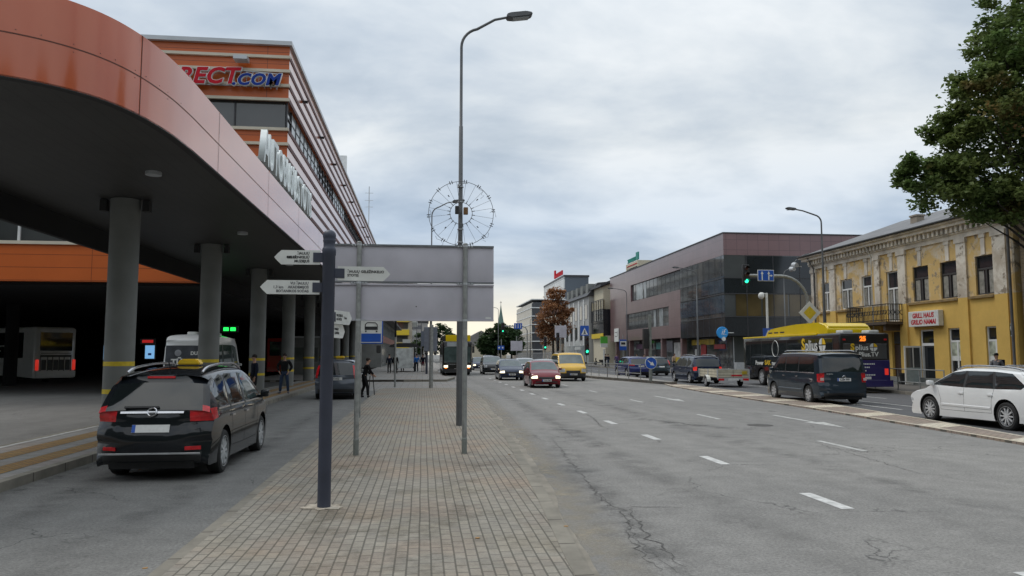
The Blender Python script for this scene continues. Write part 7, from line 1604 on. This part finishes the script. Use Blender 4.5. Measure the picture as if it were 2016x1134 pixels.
def tree(name, label, base, h, crown, trunk_r, m, seed, per=60, lsize=.13, group=None, nb=None, branch=True):
    """crown: list of (cx,cy,cz,rx,ry,rz,n) lobes relative to the base"""
    rng = np.random.default_rng(seed); t = thing(name, label, 'tree', base, 0, group); cs, ss = [], []
    tb = MB(); zb = min(c[2]-c[5] for c in crown); top = Vector((0, 0, h*.72))
    tb.tube([(0, 0, -.05), (trunk_r*.15, 0, h*.15), (-trunk_r*.2, trunk_r*.2, h*.4), (0, 0, h*.72)], [trunk_r*1.15, trunk_r*.85, trunk_r*.6, trunk_r*.2], 10)
    for cx, cy, cz, rx, ry, rz, n in crown:
        for i in range(n):
            d = rng.normal(size=3); d /= np.linalg.norm(d); r = .35+.65*rng.random()**.6
            c = np.array([cx, cy, cz])+d*r*np.array([rx, ry, rz]); cs.append(c); ss.append(.2*min(rx, rz)*(.6+1.1*rng.random())+.14)
            if branch and i % 5 == 0 and c[2] > cz-.5*rz and c[0] > -4.2:
                s0 = Vector((0, 0, max(h*.2, min(h*.65, c[2]*.62)))); e = Vector(c); mid = s0.lerp(e, .55)+Vector((rng.normal()*.2, rng.normal()*.2, .25))
                tb.tube([s0, mid, e], [trunk_r*.26, trunk_r*.13, trunk_r*.03], 5, False)
    tb.build('trunk', BARK, t, 60); leaves_obj('crown', cs, ss, m, t, rng, per, lsize); return t
MAPLE = leafmat('maple_leaves', (0.10, 0.17, 0.048), (0.16, 0.20, 0.06), (0.24, 0.13, 0.055), .35)
GREEN = leafmat('dark_green_leaves', (0.028, 0.06, 0.024), (0.055, 0.095, 0.032), (.075, .07, .025), .25); LIGHT = leafmat('mid_green_leaves', (0.04, 0.075, 0.025), (0.07, 0.10, 0.035), None, .25); AUT = leafmat('autumn_leaves', (0.25, 0.12, 0.06), (0.36, 0.18, 0.08), (0.07, 0.075, 0.03), .22)
bt = tree('maple_tree', 'big maple tree leaning into the picture from the right edge', (25.6, 27.5, IZ), 17,
     [(0, 0, 12.2, 3.4, 3.8, 4.2, 120), (-2.6, .3, 10.2, 2.4, 2.4, 2.7, 80), (-4.9, .5, 8.5, 1.5, 1.6, 1.25, 38), (-6.1, .4, 8.9, .8, 1.0, .7, 14), (-4.4, .2, 10.8, 1.0, 1.2, .9, 16), (-1.2, 0, 15.3, 1.6, 2.4, 2.2, 45), (-2.0, 0, 13.9, 1.6, 1.8, 1.6, 34), (-3.5, 0, 12.2, 1.2, 1.5, 1.1, 22), (-2.9, 0, 7.8, 1.6, 1.8, 1.0, 34), (1.5, 0, 10, 3, 3, 4, 60), (-.3, -.5, 7.4, 1.4, 1.6, 1.1, 24)], .32, MAPLE, 3, 125, .1)
tree('autumn_tree', 'brown autumn tree standing before the far office blocks', (at(1089, 700, 112).x, 112, IZ), 13, [(0, 0, 7.0, 2.9, 2.6, 3.3, 74), (.3, 0, 10, 1.7, 1.7, 1.8, 26), (1.9, 0, 8.2, 1.3, 1.3, 1.5, 18), (-.9, 0, 4.4, 1.6, 1.6, 1.5, 20)], .22, AUT, 5, 55, .17)
TG = 'trees at the far end of the street'
tree('green_tree', 'dark green tree below the church steeple', (at(985, 700, 190).x, 190, 0), 10, [(0, 0, 5.4, 4.4, 4, 3.8, 110), (-2.5, 0, 4, 3, 3, 3.0, 50)], .3, GREEN, 6, 80, .32, TG)
tree('green_tree', 'green tree left below the church steeple beside the far house', (at(963, 700, 200).x, 200, 0), 8, [(0, 0, 4.6, 3.0, 3, 3.2, 50)], .3, LIGHT, 7, 60, .3, TG)
tree('green_tree', 'dark tree right below the church steeple, next to the brick house', (at(1007, 700, 215).x, 215, 0), 10, [(0, 0, 5.2, 3.4, 3, 3.8, 80), (1, 0, 8, 1.6, 1.6, 1.6, 14)], .3, GREEN, 8, 80, .3, TG)
tree('green_tree', 'round green tree above the roof of the oncoming bus', (at(868, 700, 170).x, 170, 0), 9, [(0, 0, 5.4, 3.6, 3, 3.0, 60), (2.4, 0, 4.2, 2, 2, 2.2, 24)], .3, GREEN, 9, 60, .28, TG)
tree('green_tree', 'pale green small tree between the lamp poles and apartment block', (at(832, 700, 160).x, 160, 0), 7, [(0, 0, 4.2, 2.0, 2, 2.4, 30)], .2, LIGHT, 10, 55, .25, TG)
tree('green_tree', 'thin dark tree between bus roof and right board post', (at(893, 700, 165).x, 165, 0), 7, [(0, 0, 4.2, 1.2, 1.2, 2.6, 22)], .2, GREEN, 12, 50, .25, TG)
